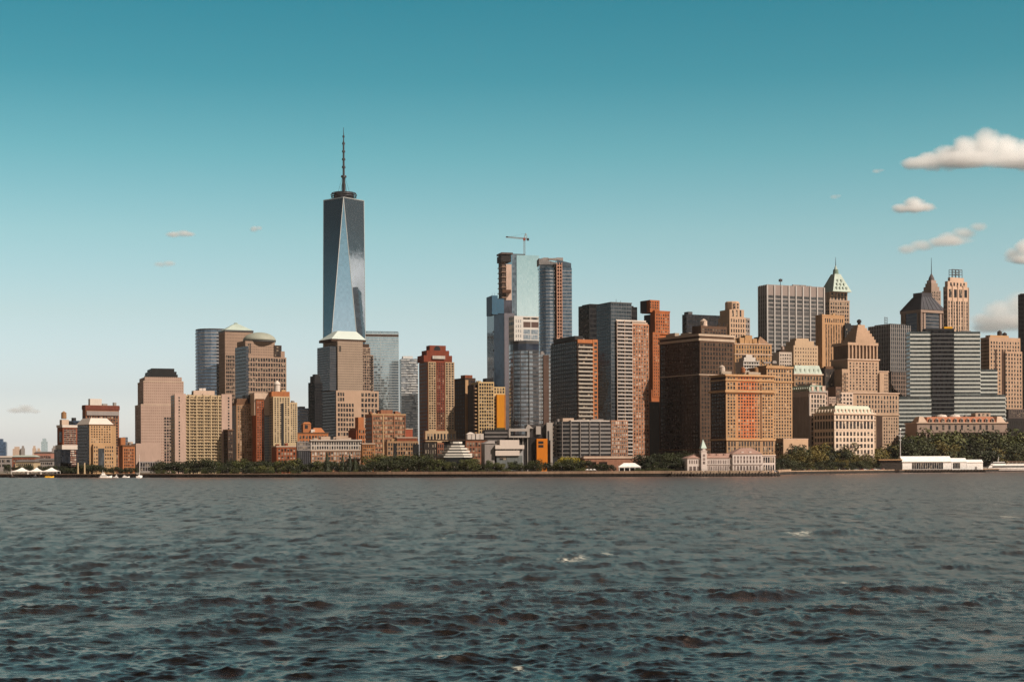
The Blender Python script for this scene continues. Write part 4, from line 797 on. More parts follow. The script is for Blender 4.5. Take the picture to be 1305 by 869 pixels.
# ---- slim dark/orange tower
b = B('office_tower', 'slim stepped tower with side coloured black as shade and sunlit bright orange brick front', 841.5, 1470, 32)
W = b.u(854); D = b.v(822); h = b.z(398); OB = wallm((.33, .115, .05), .3)
b.box('shaded_side', 0, W-1, .5, D, 0, h-1, BLACK); b.box('front_wall', .2, W, 0, .6, 0, h, OB); b.box('corner_wing', b.u(836, -1), W, -1, 6, b.z(426), h, OB); b.box('corner_wing', b.u(833, -1.5), b.u(842, -1.5), -1.5, 5, b.z(506), b.z(424), OB); b.box('corner_step', b.u(831, -1), b.u(841, -1), -1, 5, b.z(512), b.z(497), OB)  # shaded side painted black; orange wings end at the shadow edge
b.box('upper_tower', b.u(826.5, 6), b.u(842, 2), 2, D*.7, h, b.z(382.5), OB); b.box('upper_side', b.u(825.8, 6), b.u(826.5, 6)-.1, 7, D*.7, h, b.z(383), BLACK)  # upper tower's shaded side is coloured black too
b.cornice(b.u(836, -1), W, -1, D*.8, h, 1.4, .3, OB); b.win('f', b.u(837, -1), W-.6, b.z(425), h-1, 6, 6, .4, .5, plane=-1); b.win('f', b.u(833.5, -1.5), b.u(841.5, -1.5), b.z(505), b.z(426), 3, 20, .3, .45, plane=-1.5); b.win('f', b.u(829, 2), b.u(841, 2), h+3, b.z(384), 4, 3, .4, .5, plane=2)
b.win('l', 2, D-2, 10, h-4, 4, 34, .3, .45); b.finish()
# ---- huge dark brown office block
b = B('office_building', 'huge dark brown brick office block with sunlit cornice and roof tank', 892, 1360, 33)
W = b.u(936); D = b.v(841.5); h = b.z(428); LT = wallm((.42, .34, .27), .15)
DB_SHADE = wallm((.040, .025, .020), .3, .9, 'dark_or_shaded_brick'); DF = wallm((.085, .05, .033), .3)  # body and side: darker copy of the front brick, shade put into the colour
b.box('wall', 0, W, 0, D, 0, h, DB_SHADE); b.box('front_wall', .4, W, -.5, .5, 0, h+1.5, DF); b.cornice(-.3, W, -.2, D, h-4, 2, .8, LT); b.cornice(-.3, W, -.2, D, h, 1.8, .9, LT)
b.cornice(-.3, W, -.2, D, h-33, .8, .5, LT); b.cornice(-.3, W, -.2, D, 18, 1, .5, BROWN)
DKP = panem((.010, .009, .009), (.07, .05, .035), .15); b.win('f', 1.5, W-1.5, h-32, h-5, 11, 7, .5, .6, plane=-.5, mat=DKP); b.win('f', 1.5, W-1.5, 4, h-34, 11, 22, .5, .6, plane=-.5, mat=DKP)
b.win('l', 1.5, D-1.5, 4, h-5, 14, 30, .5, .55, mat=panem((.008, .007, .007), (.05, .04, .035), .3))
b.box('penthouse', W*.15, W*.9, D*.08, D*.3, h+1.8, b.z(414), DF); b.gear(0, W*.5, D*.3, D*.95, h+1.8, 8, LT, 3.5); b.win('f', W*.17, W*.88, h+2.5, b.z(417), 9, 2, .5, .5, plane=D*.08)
b.tank(b.u(898, D*.14), D*.14, b.z(416)-1, 3.2, 5, 1.5, wallm((.5, .4, .33))); 
for i in range(6): mb = MB(); u = W*(.2+.12*i); mb.bar((u, D*.1, b.z(416)), (u+2, D*.1, b.z(416)+5), .3, DARKMETAL); b.part(mb, 'roof_frame')
b.finish()
b = B('office_tower', 'wide black glass tower behind the brown block and beige setback tower', 876, 1850, 26)
W = b.u(928.5); D = b.v(871); h = b.z(400.5); b.curtain('tower_body', 0, W, 0, D, 0, h, 30, GL((.016, .018, .026), .3, .18), BLACK, .3, 14, mw=.5); b.box('roof_hut', W*.08, W*.18, 3, 12, h, h+3.5, BAND_D); b.finish()
b = B('office_tower', 'beige stone tower with rounded setback top above the gothic gables', 931, 1640, 24)
W = b.u(951.5); D = b.v(927.5); D = 22; h = b.z(394); PB = wallm((.50, .355, .255), .12)
b.box('shaft', 0, W, 0, D, 0, b.z(404), PB); b.box('side_shaft', b.u(927.5, 3), 0, 3, D, 0, b.z(412), PB); b.box('setback', W*.05, W*.95, 1.5, D-1.5, b.z(404), h, PB)
pl = [(W/2+W*.40*math.cos(a), D/2-1+(W*.40)*math.sin(a)) for a in [i*math.pi/5+math.pi/10 for i in range(10)]]; mb = MB(); mb.prism(pl, h, b.z(384.5), PB, ROOFM); b.part(mb, 'rounded_top')
mb = MB(); mb.prism(pl, b.z(384.5), b.z(383), PB, ROOFM, .85); b.part(mb, 'top_cap')
b.win('f', 1, W-1, 20, b.z(405), 6, 26, .42, .55); b.win('f', W*.15, W*.85, b.z(403), h-.5, 3, 2, .35, .8, plane=1.5); b.win('f', W*.3, W*.7, h+1, b.z(385.5), 2, 2, .4, .6, plane=D/2-1-W*.385)
b.box('neighbour_wing', W, b.u(957, 2), 2, D, 0, b.z(404), GREY); b.win('f', W+.4, b.u(956.5, 2), 30, b.z(405), 2, 24, .6, .5, plane=2); b.finish()
b = B('office_building', 'tan gothic office building with steep gable and pointed roofline', 937.5, 1545, 18)
W = b.u(984.5); D = 30; h = b.z(438); G_ = wallm((.43, .265, .145), .2)
b.box('wall', 0, W, 0, D, 0, h, G_); 
for a, c, yt in ((944, 950, 430), (951, 960, 427), (961, 966, 431)): 
    b.box('gable_tower', b.u(a), b.u(c), .3, 10, h, b.z(yt), G_)
for px in (939, 945, 951, 957, 963, 969): u = b.u(px); mb = MB(); mb.frus(u-.8, u+.8, -.4, 1.2, h, u-.1, u+.1, .3, .5, h+4.5, G_); b.part(mb, 'pinnacle')
mb = MB(); u0, u1 = b.u(967), b.u(984); um = b.u(973.5); zr = b.z(427.5)
mb.hexa([(u0, 2, h), (u1, 2, h), (u1, 22, h), (u0, 22, h)], [(um-.3, 6, zr), (um+.3, 6, zr), (um+.3, 18, zr), (um-.3, 18, zr)], wallm((.24, .15, .10))); b.part(mb, 'gable_roof')
b.win('f', 1, W-1, b.z(490), h-1, 13, 9, .42, .6); b.cornice(0, W, 0, D, b.z(452), .9, .5, PALEB); b.cornice(0, W, 0, D, h-.4, .8, .5, PALEB); b.finish()
b = B('office_building', 'small white stepped rooftop building between gothic gables and orange brick tower', 948.5, 1450, 14)
W = b.u(968.5); WH2 = wallm((.68, .62, .57), .06); z0 = b.z(474)
b.box('wall', 0, W, 0, 20, 0, b.z(460), WH2); b.box('upper_step', W*.12, W*.85, 3, 16, b.z(460), b.z(455), WH2); b.box('upper_step', W*.3, W*.7, 5, 13, b.z(455), b.z(451.5), WH2)
for y in (470, 465.5, 461): b.cornice(0, W, 0, 20, b.z(y), .6, .5, WH2)
b.win('f', .5, W-.5, b.z(473), b.z(460.5), 6, 3, .6, .5); b.finish()
# ---- orange centre tower block
b = B('office_building', 'orange brick office block with orange-red centre and side darkened as shade', 926, 1290, 25)
W = b.u(987.3); D = b.v(907); h = b.z(479)
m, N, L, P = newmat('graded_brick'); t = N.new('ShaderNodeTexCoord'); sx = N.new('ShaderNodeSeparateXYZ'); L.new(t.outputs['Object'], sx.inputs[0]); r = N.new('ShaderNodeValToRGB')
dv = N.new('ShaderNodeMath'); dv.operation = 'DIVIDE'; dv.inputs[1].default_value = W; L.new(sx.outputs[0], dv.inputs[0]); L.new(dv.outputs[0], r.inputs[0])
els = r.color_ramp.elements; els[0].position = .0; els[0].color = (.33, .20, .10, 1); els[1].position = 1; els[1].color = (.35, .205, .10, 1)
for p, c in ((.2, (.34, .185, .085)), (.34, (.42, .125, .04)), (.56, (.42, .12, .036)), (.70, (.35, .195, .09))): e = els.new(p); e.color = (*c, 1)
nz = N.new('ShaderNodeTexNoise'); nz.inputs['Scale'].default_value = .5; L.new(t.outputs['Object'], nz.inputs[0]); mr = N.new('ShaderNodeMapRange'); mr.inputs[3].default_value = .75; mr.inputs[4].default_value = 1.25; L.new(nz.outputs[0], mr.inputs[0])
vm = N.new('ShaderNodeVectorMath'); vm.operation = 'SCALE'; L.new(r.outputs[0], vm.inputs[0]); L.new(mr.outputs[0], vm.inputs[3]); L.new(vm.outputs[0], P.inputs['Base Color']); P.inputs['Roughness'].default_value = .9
hc1, hc2, hb_ = b.z(498), b.z(488), b.z(561)
b.box('wall', 0, W, 0, D, 0, h, m); b.box('shaded_side_wall', -.4, 0, .2, D, 0, h-.5, DKBROWN); b.box('base_wall', .1, W-.1, -.6, .1, 0, hb_, wallm((.36, .23, .14)))  # dark brown layer over the side brick paints in its shade
b.cornice(0, W, 0, D, h, 1.4, 1.3, TAN); b.cornice(0, W, 0, D, hc2+2, 1.0, .8, TAN); b.cornice(0, W, 0, D, hc1-1, 1.6, 1.6, TAN); b.cornice(0, W, -.6, D, hb_, 1.4, .8, TAN); b.cornice(0, W, -.6, D, b.z(580), .8, .5, TAN)
for a, c in ((1, W*.2), (W*.24, W*.7), (W*.745, W-1)):
    n = 3 if a == 1 else 8 if a < W*.5 else 4
    b.win('f', a, c, hb_+2, hc1-2, n, 14, .5, .55); b.win('f', a, c, hc1+1, hc2+1, n, 2, .5, .62); b.win('f', a, c, hc2+3.4, h-.6, n, 1, .5, .7); b.win('f', a, c, b.z(598), hb_-.5, n, 5, .52, .7, plane=-.6)
b.box('shadow_strip', W*.71, W*.74, -.3, .3, hb_, hc2, BROWN)  # brown strip painted as the shadow down the right of the front
b.win('l', 1, D-1, 4, h-2, 5, 24, .45, .5, plane=-.4, mat=panem((.01, .008, .008), (.06, .05, .045), .3))
b.gear(2, W-2, 4, D-4, h+1.4, 9, LT, 3.2); b.tank(b.u(921, D*.6), D*.6, h+1.4, 2.6, 4.5, 2, wallm((.5, .42, .36))); b.tank(W*.72, D*.3, h+1.4, 2, 3.6, 2); b.tank(W*.45, D*.3, h+1.4, 1.9, 3.4, 2, wallm((.3, .12, .06))); b.finish()
b = B('office_building', 'tan office building set just behind the right edge of the orange brick block', 978, 1420, 22)
W = b.u(1010.5); D = b.v(975); D = 30; h = b.z(469); b.box('wall', 0, W, 0, D, 0, h, wallm((.44, .285, .17), .15)); b.cornice(0, W, 0, D, h, 1.5, 1.0, TAN); b.cornice(0, W, 0, D, b.z(487), 1.2, .8, TAN); b.box('penthouse', W*.1, W*.8, 4, 20, h+1.5, b.z(465), TAN)
b.win('f', .6, W-.6, 6, b.z(488), 9, 24, .45, .55); b.win('f', .6, W-.6, b.z(486), h-.6, 9, 3, .5, .6); b.gear(W*.1, W*.9, 5, 20, h+5, 4, GREY, 3); b.finish()
b = B('building_annex', 'plain flat tan wall block with one dark side beside orange brick block', 999, 1380, 26)
W = b.u(1030.5); D = b.v(988.5); h = b.z(559.5); b.box('wall', 0, W, 0, D, 0, h, wallm((.50, .35, .24), .08)); b.cornice(0, W, 0, D, h, .6, .2, PALEB); b.win('l', 1, D-1, 3, h-2, 4, 5, .4, .5); b.finish()
# ---- grey tower with white mullions
b = B('office_tower', 'broad grey tower with tall white vertical ribs and a blank stone top band', 979, 1930, 24)
W = b.u(1051.5); D = b.v(968.5); h = b.z(362.5); hm = b.z(376); GM = GL((.085, .085, .09), .5, .13, 1.6, 3.9, .55)
RIB = wallm((.52, .49, .47), .08); TOPB = wallm((.30, .25, .23), .1)
b.curtain('tower_body', 0, W, 0, D, 0, hm, 42, GM, plainm((.21, .19, .18), .5, .1), .34, 8, RIB, nbs=4, mw=1.6, mout=1.0)
b.box('top_band', 0, W, 0, D, hm, h, TOPB); 
for i in range(9): u = W*i/8; b.box('rib_top', u-.8, u+.8, -1.0, .2, hm, h-.5, RIB)
for i in range(5): v = D*i/4; b.box('rib_top', -1.0, .1, v-.8, v+.8, hm, h-.6, RIB)
b.box('dark_belt', -.2, W+.1, -.2, D, b.z(400), b.z(396), BAND_D)
b.ant(b.u(996, 6), 6, h, 9, .5); b.box('antenna_drum', b.u(995, 6), b.u(998, 6), 5, 8, h+5, h+8, DARKMETAL); b.gear(W*.4, W*.9, 5, D*.7, h, 3, GREY, 2.5); b.finish()
# ---- tower with green pyramid
b = B('office_tower', 'tan stepped tower with tall green copper pyramid and needle spire', 1058.5, 2120, 24)
W = b.u(1084); D = b.v(1048.5); b.vref = D*.5; h = b.z(380); T4 = wallm((.45, .32, .235), .15)
b.box('shaft', 0, W, 0, D, 0, b.z(384), T4); b.box('crown_block', W*.04, W*.92, 1, D*.92, b.z(384), b.z(372.5), T4); b.cornice(0, W, 0, D, b.z(384), 1.2, .4, PALEB)
b.win('f', 1, W-1, b.z(430), b.z(385), 8, 9, .5, .55); b.win('l', 1, D-1, b.z(430), b.z(385), 4, 9, .5, .5); b.win('f', W*.08, W*.9, b.z(383), b.z(373), 5, 2, .5, .7, plane=1)
c0 = b.u(1066.5, D/2); c1 = D/2; 
mb = MB(); q0 = (b.u(1079, D/2)-b.u(1055, D/2))/2; mb.frus(c0-q0, c0+q0, c1-q0, c1+q0, b.z(372.5), c0-q0*.30, c0+q0*.30, c1-q0*.30, c1+q0*.30, b.z(349), VERDI); b.part(mb, 'pyramid_roof')
mb = MB(); mb.cyl(c0, c1, b.z(349), b.z(343), q0*.26, q0*.22, wallm((.2, .27, .22)), 10); mb.cyl(c0, c1, b.z(343), b.z(338), q0*.16, q0*.05, VERDI, 8); b.part(mb, 'lantern')
b.ant(c0, c1, b.z(338), b.z(327)-b.z(338), .5, 'spire')
for i, yy in enumerate((369, 364, 359)):
    for j in range(4-i):
        w = q0*(1-.22*i)*1.4; u = c0-w/2+w*(j+.5)/(4-i); k = 1-.70*(372.5-yy)/23.5; mb = MB(); mb.box(u-1, u+1, c1-q0*k-1.0, c1-q0*k+1.6, b.z(yy), b.z(yy)+3, VERDI); b.part(mb, 'dormer')
b.finish()
b = B('office_tower', 'plain tan slab tower with narrow vertical window strips before the green pyramid tower', 1049, 1820, 26)
W = b.u(1077.5); D = b.v(1040.5); h = b.z(402.5); T5 = wallm((.44, .27, .155), .12)
b.box('wall', 0, W, 0, D, 0, h, T5); b.cornice(0, W, 0, D, h, 1.5, .2, T5); n = 7
for i in range(n): u = W*(.12+.80*(i+.5)/n); b.box('window_strip', u-.9, u+.9, -.12, .3, 20, b.z(413), panem((.05, .03, .02), (.22, .14, .09), .5))
b.win('f', W*.1, W*.95, b.z(411), b.z(405), 9, 1, .4, .7); b.gear(W*.1, W*.8, 2, D*.8, h+1.5, 2, TAN, 2.5); b.finish()
b = B('office_building', 'pale beige stepped building with small windows below the ribbed grey tower', 1012.5, 1780, 22)
W = b.u(1043.5); D = b.v(1009.5); D = 26; h = b.z(440); PB2 = wallm((.56, .41, .285), .1)
b.box('wall', 0, W, 0, D, 0, h, PB2); b.box('upper_step', W*.12, W*.9, 3, D-4, h, b.z(434), PB2); b.box('upper_step', W*.2, W*.72, 5, D-8, b.z(434), b.z(430.5), PB2); b.win('f', 1, W-1, b.z(475), h-1.5, 9, 7, .3, .4); b.finish()
b = B('office_building', 'small off-white building with rooftop tank left of pale beige stepped building', 994, 1740, 20); b.o['label'] = 'small off-white building with rooftop tank between white ribs and beige stepped building'
W = b.u(1010); h = b.z(448.5); b.box('wall', 0, W, 0, 18, 0, h, wallm((.56, .47, .40), .1)); b.win('f', .6, W-.6, b.z(480), h-1.5, 5, 7, .45, .4); b.box('penthouse', W*.2, W*.7, 3, 12, h, h+2.5, DKBROWN); b.tank(W*.5, 6, h+2.5, 1.8, 3, .5, wallm((.4, .3, .25))); b.finish()
b = B('office_building', 'dark low rooftops filling the gap behind the mansard building and tan slab', 1052, 1700, 20); W = b.u(1092); h = b.z(470); b.box('wall', 0, W, 0, 20, 0, h, wallm((.05, .04, .035))); b.win('f', 1, W-1, 20, h-1, 8, 8, .5, .5); b.gear(0, W, 2, 18, h, 5, BROWN, 3); b.finish()
# ---- grand stepped stone tower with finial
b = B('office_tower', 'grand wedding-cake stone tower with colonnade and stepped pyramid topped by dark urn', 1085, 1690, 24)
S6 = wallm((.46, .325, .235), .15); h1 = b.z(498); h2 = b.z(458)
Wl = b.u(1146); Dl = b.v(1074, 0); b.box('lower_block', b.u(1088), Wl, 0, 46, 0, b.z(501), S6)
b.cornice(b.u(1088), Wl, 0, 46, b.z(501), 1.2, .9, PALEB); b.cornice(b.u(1088), Wl, 0, 46, b.z(529), 1.4, .8, S6)
b.box('side_shoulder', b.u(1074, 11), b.u(1133, 11), 11, 40, 0, b.z(472), S6); b.cornice(b.u(1074, 11), b.u(1133, 11), 11, 40, b.z(472), 1.0, .6, PALEB)
ua, uc_ = b.u(1081.5, 6), b.u(1121, 6); b.box('shaft', ua, uc_, 6, 36, b.z(501), h2, S6); b.cornice(ua, uc_, 6, 36, h2, 1.4, 1.0, PALEB)
b.box('shoulder_left', b.u(1074, 5), b.u(1084, 5), 5, 30, b.z(501), b.z(470), S6); b.box('shoulder_turret', b.u(1122, 4), b.u(1128, 4), 4, 24, b.z(501), b.z(474), S6)
b.box('colonnade_core', ua+1.6, uc_-1.6, 8, 34, h2, b.z(438.5), wallm((.18, .12, .085)))
for i in range(9): u = ua+1.8+(uc_-ua-3.6)*i/8; b.box('column', u-.7, u+.7, 6.4, 8.2, h2+1.4, b.z(439), S6)
b.box('entablature', ua+.3, uc_-.3, 6.2, 35, b.z(439), b.z(435.5), S6)
um = (b.u(1099, 16)); 
ys = (435.5, 431, 427, 423, 419, 415.5, 411.5); ws = (31, 28, 24, 20, 15.5, 11, 7)
for i in range(6):
    w = ws[i]/2*1690/F; b.box('pyramid_step', um-w, um+w, 20-w*.9, 20+w*.9, b.z(ys[i]), b.z(ys[i+1]), S6, S6)
mb = MB(); mb.lathe(um, 20, [(2.2, b.z(411.5)), (1.4, b.z(409.5)), (2.6, b.z(407)), (2.2, b.z(405)), (.4, b.z(403.8))], BLACK, 14); b.part(mb, 'finial')
b.win('f', ua+1, uc_-1, b.z(497), h2-2, 9, 9, .38, .55, plane=6); b.win('f', b.u(1122.5, 11), b.u(1132.5, 11), b.z(499), b.z(474), 4, 6, .4, .55, plane=11); b.win('f', b.u(1092), b.u(1117), b.z(565), b.z(531), 8, 8, .4, .55); b.win('f', b.u(1126), Wl-1, b.z(565), b.z(531), 6, 8, .4, .55)
b.win('f', b.u(1092), Wl-1, b.z(526), b.z(503), 14, 4, .42, .62); b.win('f', b.u(1076, 3), b.u(1082, 3), b.z(500), b.z(474), 3, 5, .4, .5, plane=3)
b.box('bay_recess', b.u(1117.5), b.u(1125), -.3, .3, 0, b.z(530), DKBROWN); b.finish()
b = B('office_tower', 'black flat block just behind the stepped pyramid tower', 1078, 1830, 20); W = b.u(1097); h = b.z(414); b.box('tower_body', 0, W, 0, 20, 0, h, BLACK); b.win('f', 1, W-1, 60, h-2, 6, 8, .5, .5); b.box('roof_hut', 2, W*.5, 3, 10, h, h+2, BLACK); b.finish()
# ---- mansard building, grey colonnade building, white palace
b = B('office_building', 'brown building with pale green mansard roof and dormers above the grey colonnaded building', 1013, 1600, 22)
W = b.u(1049); D = 26; h = b.z(477); b.box('wall', 0, W, 0, D, 0, h, wallm((.33, .21, .13), .2)); b.cornice(0, W, 0, D, h-.5, 1.2, .9, PALEB)
mb = MB(); mb.frus(0, W, 0, D, h+.7, 2.4, W-2.4, 2.4, D-3, b.z(465), VERDI, ROOFM); b.part(mb, 'mansard_roof')
for i in range(6): u = W*(.1+.16*i); b.box('dormer', u-1, u+1, .3, 2.6, h+1, b.z(469.5), VERDI)
b.win('f', 1, W-1, b.z(512), h-1.2, 9, 5, .5, .6); b.gear(2, W-2, 5, 18, b.z(465), 4, TAN, 2.5); b.finish()
b = B('office_building', 'grey building with tight vertical piers, green cresting and sunlit white end', 1033, 1470, 30)
W = b.u(1053.5); D = b.v(994.5); h = b.z(500); GW = wallm((.60, .48, .40), .1); GD = wallm((.34, .30, .28), .15)
b.box('wall', 0, W, 0, D, 0, h, GW); b.box('side_glazing', -.2, 0, 1, D-1, 4, h-2, panem((.012, .012, .013), (.05, .05, .05), .4)); 
for i in range(23): v = D*i/22; b.box('pier', -1.0, -.15, max(v-.45, 0), min(v+.45, D), 0, h-1, GD)
b.box('side_frieze', -1.2, 0, 0, D, h-4, h, GD); b.cornice(-.6, W, -.2, D, h, 1.2, .9, GD)
mb = MB(); mb.frus(-.4, W, 0, D, h+1.2, 3, W-2, 3, D-3, b.z(490.5), wallm((.25, .31, .26), .2), ROOFM); b.part(mb, 'mansard_roof')
for i in range(14): v = D*(i+.5)/14; b.box('dormer', -.4, 1.6, v-.9, v+.9, h+1.4, h+5, wallm((.40, .44, .38)))
for i in range(3): u = W*(i+.5)/3; b.box('front_dormer', u-1.2, u+1.2, -.2, 2, h+1.4, h+5.5, GW)
b.win('f', 1, W-1, 6, h-1.5, 5, 15, .5, .62); b.gear(2, W-1, 4, D*.9, b.z(490.5), 4, PALEB, 2.6); b.finish()
b = B('office_building', 'greyish pink jumble of stepped roof blocks above the white arcaded palace', 1041, 1560, 22)
W = b.u(1090); h = b.z(517); PJ = wallm((.40, .30, .25), .2); b.box('wall', 0, W, 0, 24, 0, h, PJ)
for a, c, yt, m_ in ((1041, 1056, 497, PJ), (1057, 1068, 505, PJ), (1066, 1073, 492, wallm((.16, .10, .075))), (1070, 1088, 499, GW), (1046, 1053, 491, PJ)): b.box('roof_block', b.u(a, 4), b.u(c, 4), 4, 18, h, b.z(yt), m_); b.win('f', b.u(a, 4)+.5, b.u(c, 4)-.5, h+1, b.z(yt)-1, 4, 3, .5, .5, plane=4)
b.finish()
b = B('office_building', 'white arcaded palace building with pale green dormered roof behind the olive trees', 1064, 1440, 26)
W = b.u(1115); D = b.v(1037.5); h = b.z(527.5); WP = wallm((.66, .54, .44), .08)
b.box('wall', 0, W, 0, D, 0, h, WP); zs_ = b.z(558); zc_ = b.z(535.5); zd = b.z(546.5)
b.cornice(0, W, 0, D, h, 1.2, 1.1, WP); b.cornice(0, W, 0, D, zc_, .9, .8, WP); b.cornice(0, W, 0, D, zd-1, .7, .5, WP)
mb = MB(); mb.frus(.3, W-.3, .3, D-.3, h+1.2, 4, W-4, 4, D-4, b.z(516.5), wallm((.56, .60, .50), .1), ROOFM); b.part(mb, 'mansard_roof')
for i in range(11): u = W*(i+.5)/11; b.box('dormer', u-.9, u+.9, .4, 2.6, h+1.5, b.z(521), WP)
for i in range(7): v = D*(i+.5)/7; b.box('dormer', .4, 2.6, v-.9, v+.9, h+1.5, b.z(521), WP)
b.win('f', 1, W-1, zc_+1.2, h-.8, 11, 1, .5, .8); b.win('f', 1, W-1, zd, zc_-.4, 11, 1, .58, .95); b.win('f', 1, W-1, 3, zd-1.6, 11, 6, .5, .56); b.win('l', 1, D-1, zd, zc_-.4, 7, 1, .6, .95); b.win('l', 1, D-1, 3, zd-1.6, 7, 6, .55, .56); b.win('l', 1, D-1, zc_+1.2, h-.8, 7, 1, .5, .8)
b.gear(W*.1, W*.9, 5, D-6, b.z(516.5), 4, PALEB, 2.2); b.finish()
# ---- dark glass box with white lines
b = B('office_tower', 'dark glass box tower with fine white vertical lines beside the urn-topped tower', 1136, 1900, 30)
W = b.u(1161); D = b.v(1108); h = b.z(413.5); GL5 = GL((.05, .055, .065), .5, .12, 1.6, 3.9, .6); LN = wallm((.45, .42, .40), .1)
b.curtain('tower_body', 0, W, 0, D, 0, h, 34, GL5, plainm((.16, .155, .155), .4, .2), .2, 10, LN, nbs=13, mw=.55, mout=.5); b.box('roof_screen', 4, W-3, 4, D-6, h, h+1.5, BAND_D)
mb = MB(); q = b.u(1130, 10); 
for i in range(3): mb.bar((q+i*2.2, 12, h), (q+i*2.2, 12, h+10), .25, DARKMETAL); mb.bar((q, 12, h+3+i*3), (q+4.4, 12, h+3+i*3), .25, DARKMETAL)
b.part(mb, 'antenna_frame'); b.finish()
b = B('office_building', 'lower dark glass block with brownish ribs in front of dark glass box tower', 1137, 1850, 26); W = b.u(1160); D = b.v(1128); h = b.z(474)
b.curtain('glass_block', 0, W, 0, D, 0, h, 22, GL((.06, .055, .055), .4, .15), wallm((.2, .15, .125)), .3, 8, wallm((.3, .22, .18)), mw=.8); b.box('roof_screen', 2, W-2, 2, D-2, h, h+1.5, BAND_D); b.finish()
# ---- hipped tower, spire behind, art deco tower
b = B('office_tower', 'dark glass and stone tower with black hipped roof below a stepped spire', 1175, 2040, 30)
W = b.u(1203.5); D = b.v(1151); h = b.z(398); ST7 = wallm((.34, .255, .21), .12); DR = wallm((.045, .045, .055), .25, .6, 'dark_roof')
b.curtain('shaft', 0, W, 0, D, 0, h, 44, GL((.07, .085, .11), .55, .12), plainm((.12, .11, .11), .5), .2)
for u in (.0, .14, .86, 1.0): b.box('stone_pier', W*u-1.6, W*u+1.6, -1, .3, 0, h, ST7)
for v in (.0, .14, .86, 1.0): b.box('stone_pier', -1, .3, D*v-1.6, D*v+1.6, 0, h-.05, ST7)
b.cornice(0, W, 0, D, h, 3.5, 2.0, ST7); mb = MB(); mb.frus(-2.5, W+2.5, -2.5, D+2.5, h+3.5, W*.22, W*.72, D*.22, D*.72, b.z(377), DR); mb.box(W*.24, W*.70, D*.24, D*.70, b.z(377), b.z(371.5), DR); b.part(mb, 'roof')
for i in range(5): u = W*(i+.5)/5; mb = MB(); mb.bar((u, -2.6, h+3.8), (W*(.22+.5*(i+.5)/5), D*.22, b.z(377)+.4), .5, wallm((.12, .12, .14)), 4); b.part(mb, 'roof_rib')
b.finish()
b = B('office_tower', 'cream stepped spire top with tall needle rising behind black hipped roof', 1188.5, 2260, 30)
r0 = 9.0; h = b.z(371); b.box('shaft', -r0, r0, -r0, r0, 0, h, ST7); b.win('f', -r0+1, r0-1, h-14, h-1, 5, 3, .45, .6, plane=-r0)
for i, (a, y0, y1) in enumerate(((.85, 371, 366), (.66, 366, 361.5), (.50, 361.5, 357.5))): b.box('spire_step', -r0*a, r0*a, -r0*a, r0*a, b.z(y0), b.z(y1), ST7 if i < 2 else wallm((.4, .3, .26)))
mb = MB(); mb.lathe(0, 0, [(4.4, b.z(357.5)), (4.0, b.z(355)), (2.5, b.z(352)), (.7, b.z(349))], wallm((.13, .11, .11)), 12); b.part(mb, 'cupola'); b.ant(0, 0, b.z(349), b.z(328.5)-b.z(349), .6, 'spire'); b.finish()
b = B('office_tower', 'cream art deco tower with tall arched top windows and a steel roof frame', 1208.5, 1960, 26)
W = b.u(1236); D = b.v(1203.5); h = b.z(365); AD = wallm((.56, .41, .315), .1)
b.box('shaft', 0, W, 0, D, 0, h, AD); b.box('setback', W*.05, W*.95, .8, D-1, h, b.z(358), AD); b.box('setback', W*.18, W*.82, 1.6, D-1.4, b.z(358), b.z(353), AD)
for i in range(5): u = W*i/4; b.box('pier', max(u-.7, 0), min(u+.7, W), -.7, .3, 0, h+(2 if i % 4 else -.1), AD)
b.win('f', .8, W-.8, b.z(379), b.z(368), 4, 1, .45, .95); b.win('f', .8, W-.8, b.z(424), b.z(383), 8, 9, .42, .72); b.win('l', 1, D-1, b.z(424), b.z(370), 2, 9, .45, .6); b.win('f', W*.12, W*.88, b.z(364), b.z(359.5), 5, 1, .4, .8, plane=.8)
mb = MB(); ua, uc_ = b.u(1213.5, 4), b.u(1226.5, 4); z0, z1 = b.z(353), b.z(342.5)
for u in (ua, (ua*2+uc_)/3, (ua+2*uc_)/3, uc_): mb.bar((u, 2.5, z0), (u, 2.5, z1), .35, DARKMETAL); mb.bar((u, 7.5, z0), (u, 7.5, z1), .35, DARKMETAL)
for z in (z0+4, z0+7, z1): mb.bar((ua, 2.5, z), (uc_, 2.5, z), .35, DARKMETAL); mb.bar((ua, 7.5, z), (uc_, 7.5, z), .35, DARKMETAL)
mb.bar((ua, 2.5, z0), (uc_, 2.5, z1), .25, DARKMETAL); b.part(mb, 'roof_frame'); b.finish()
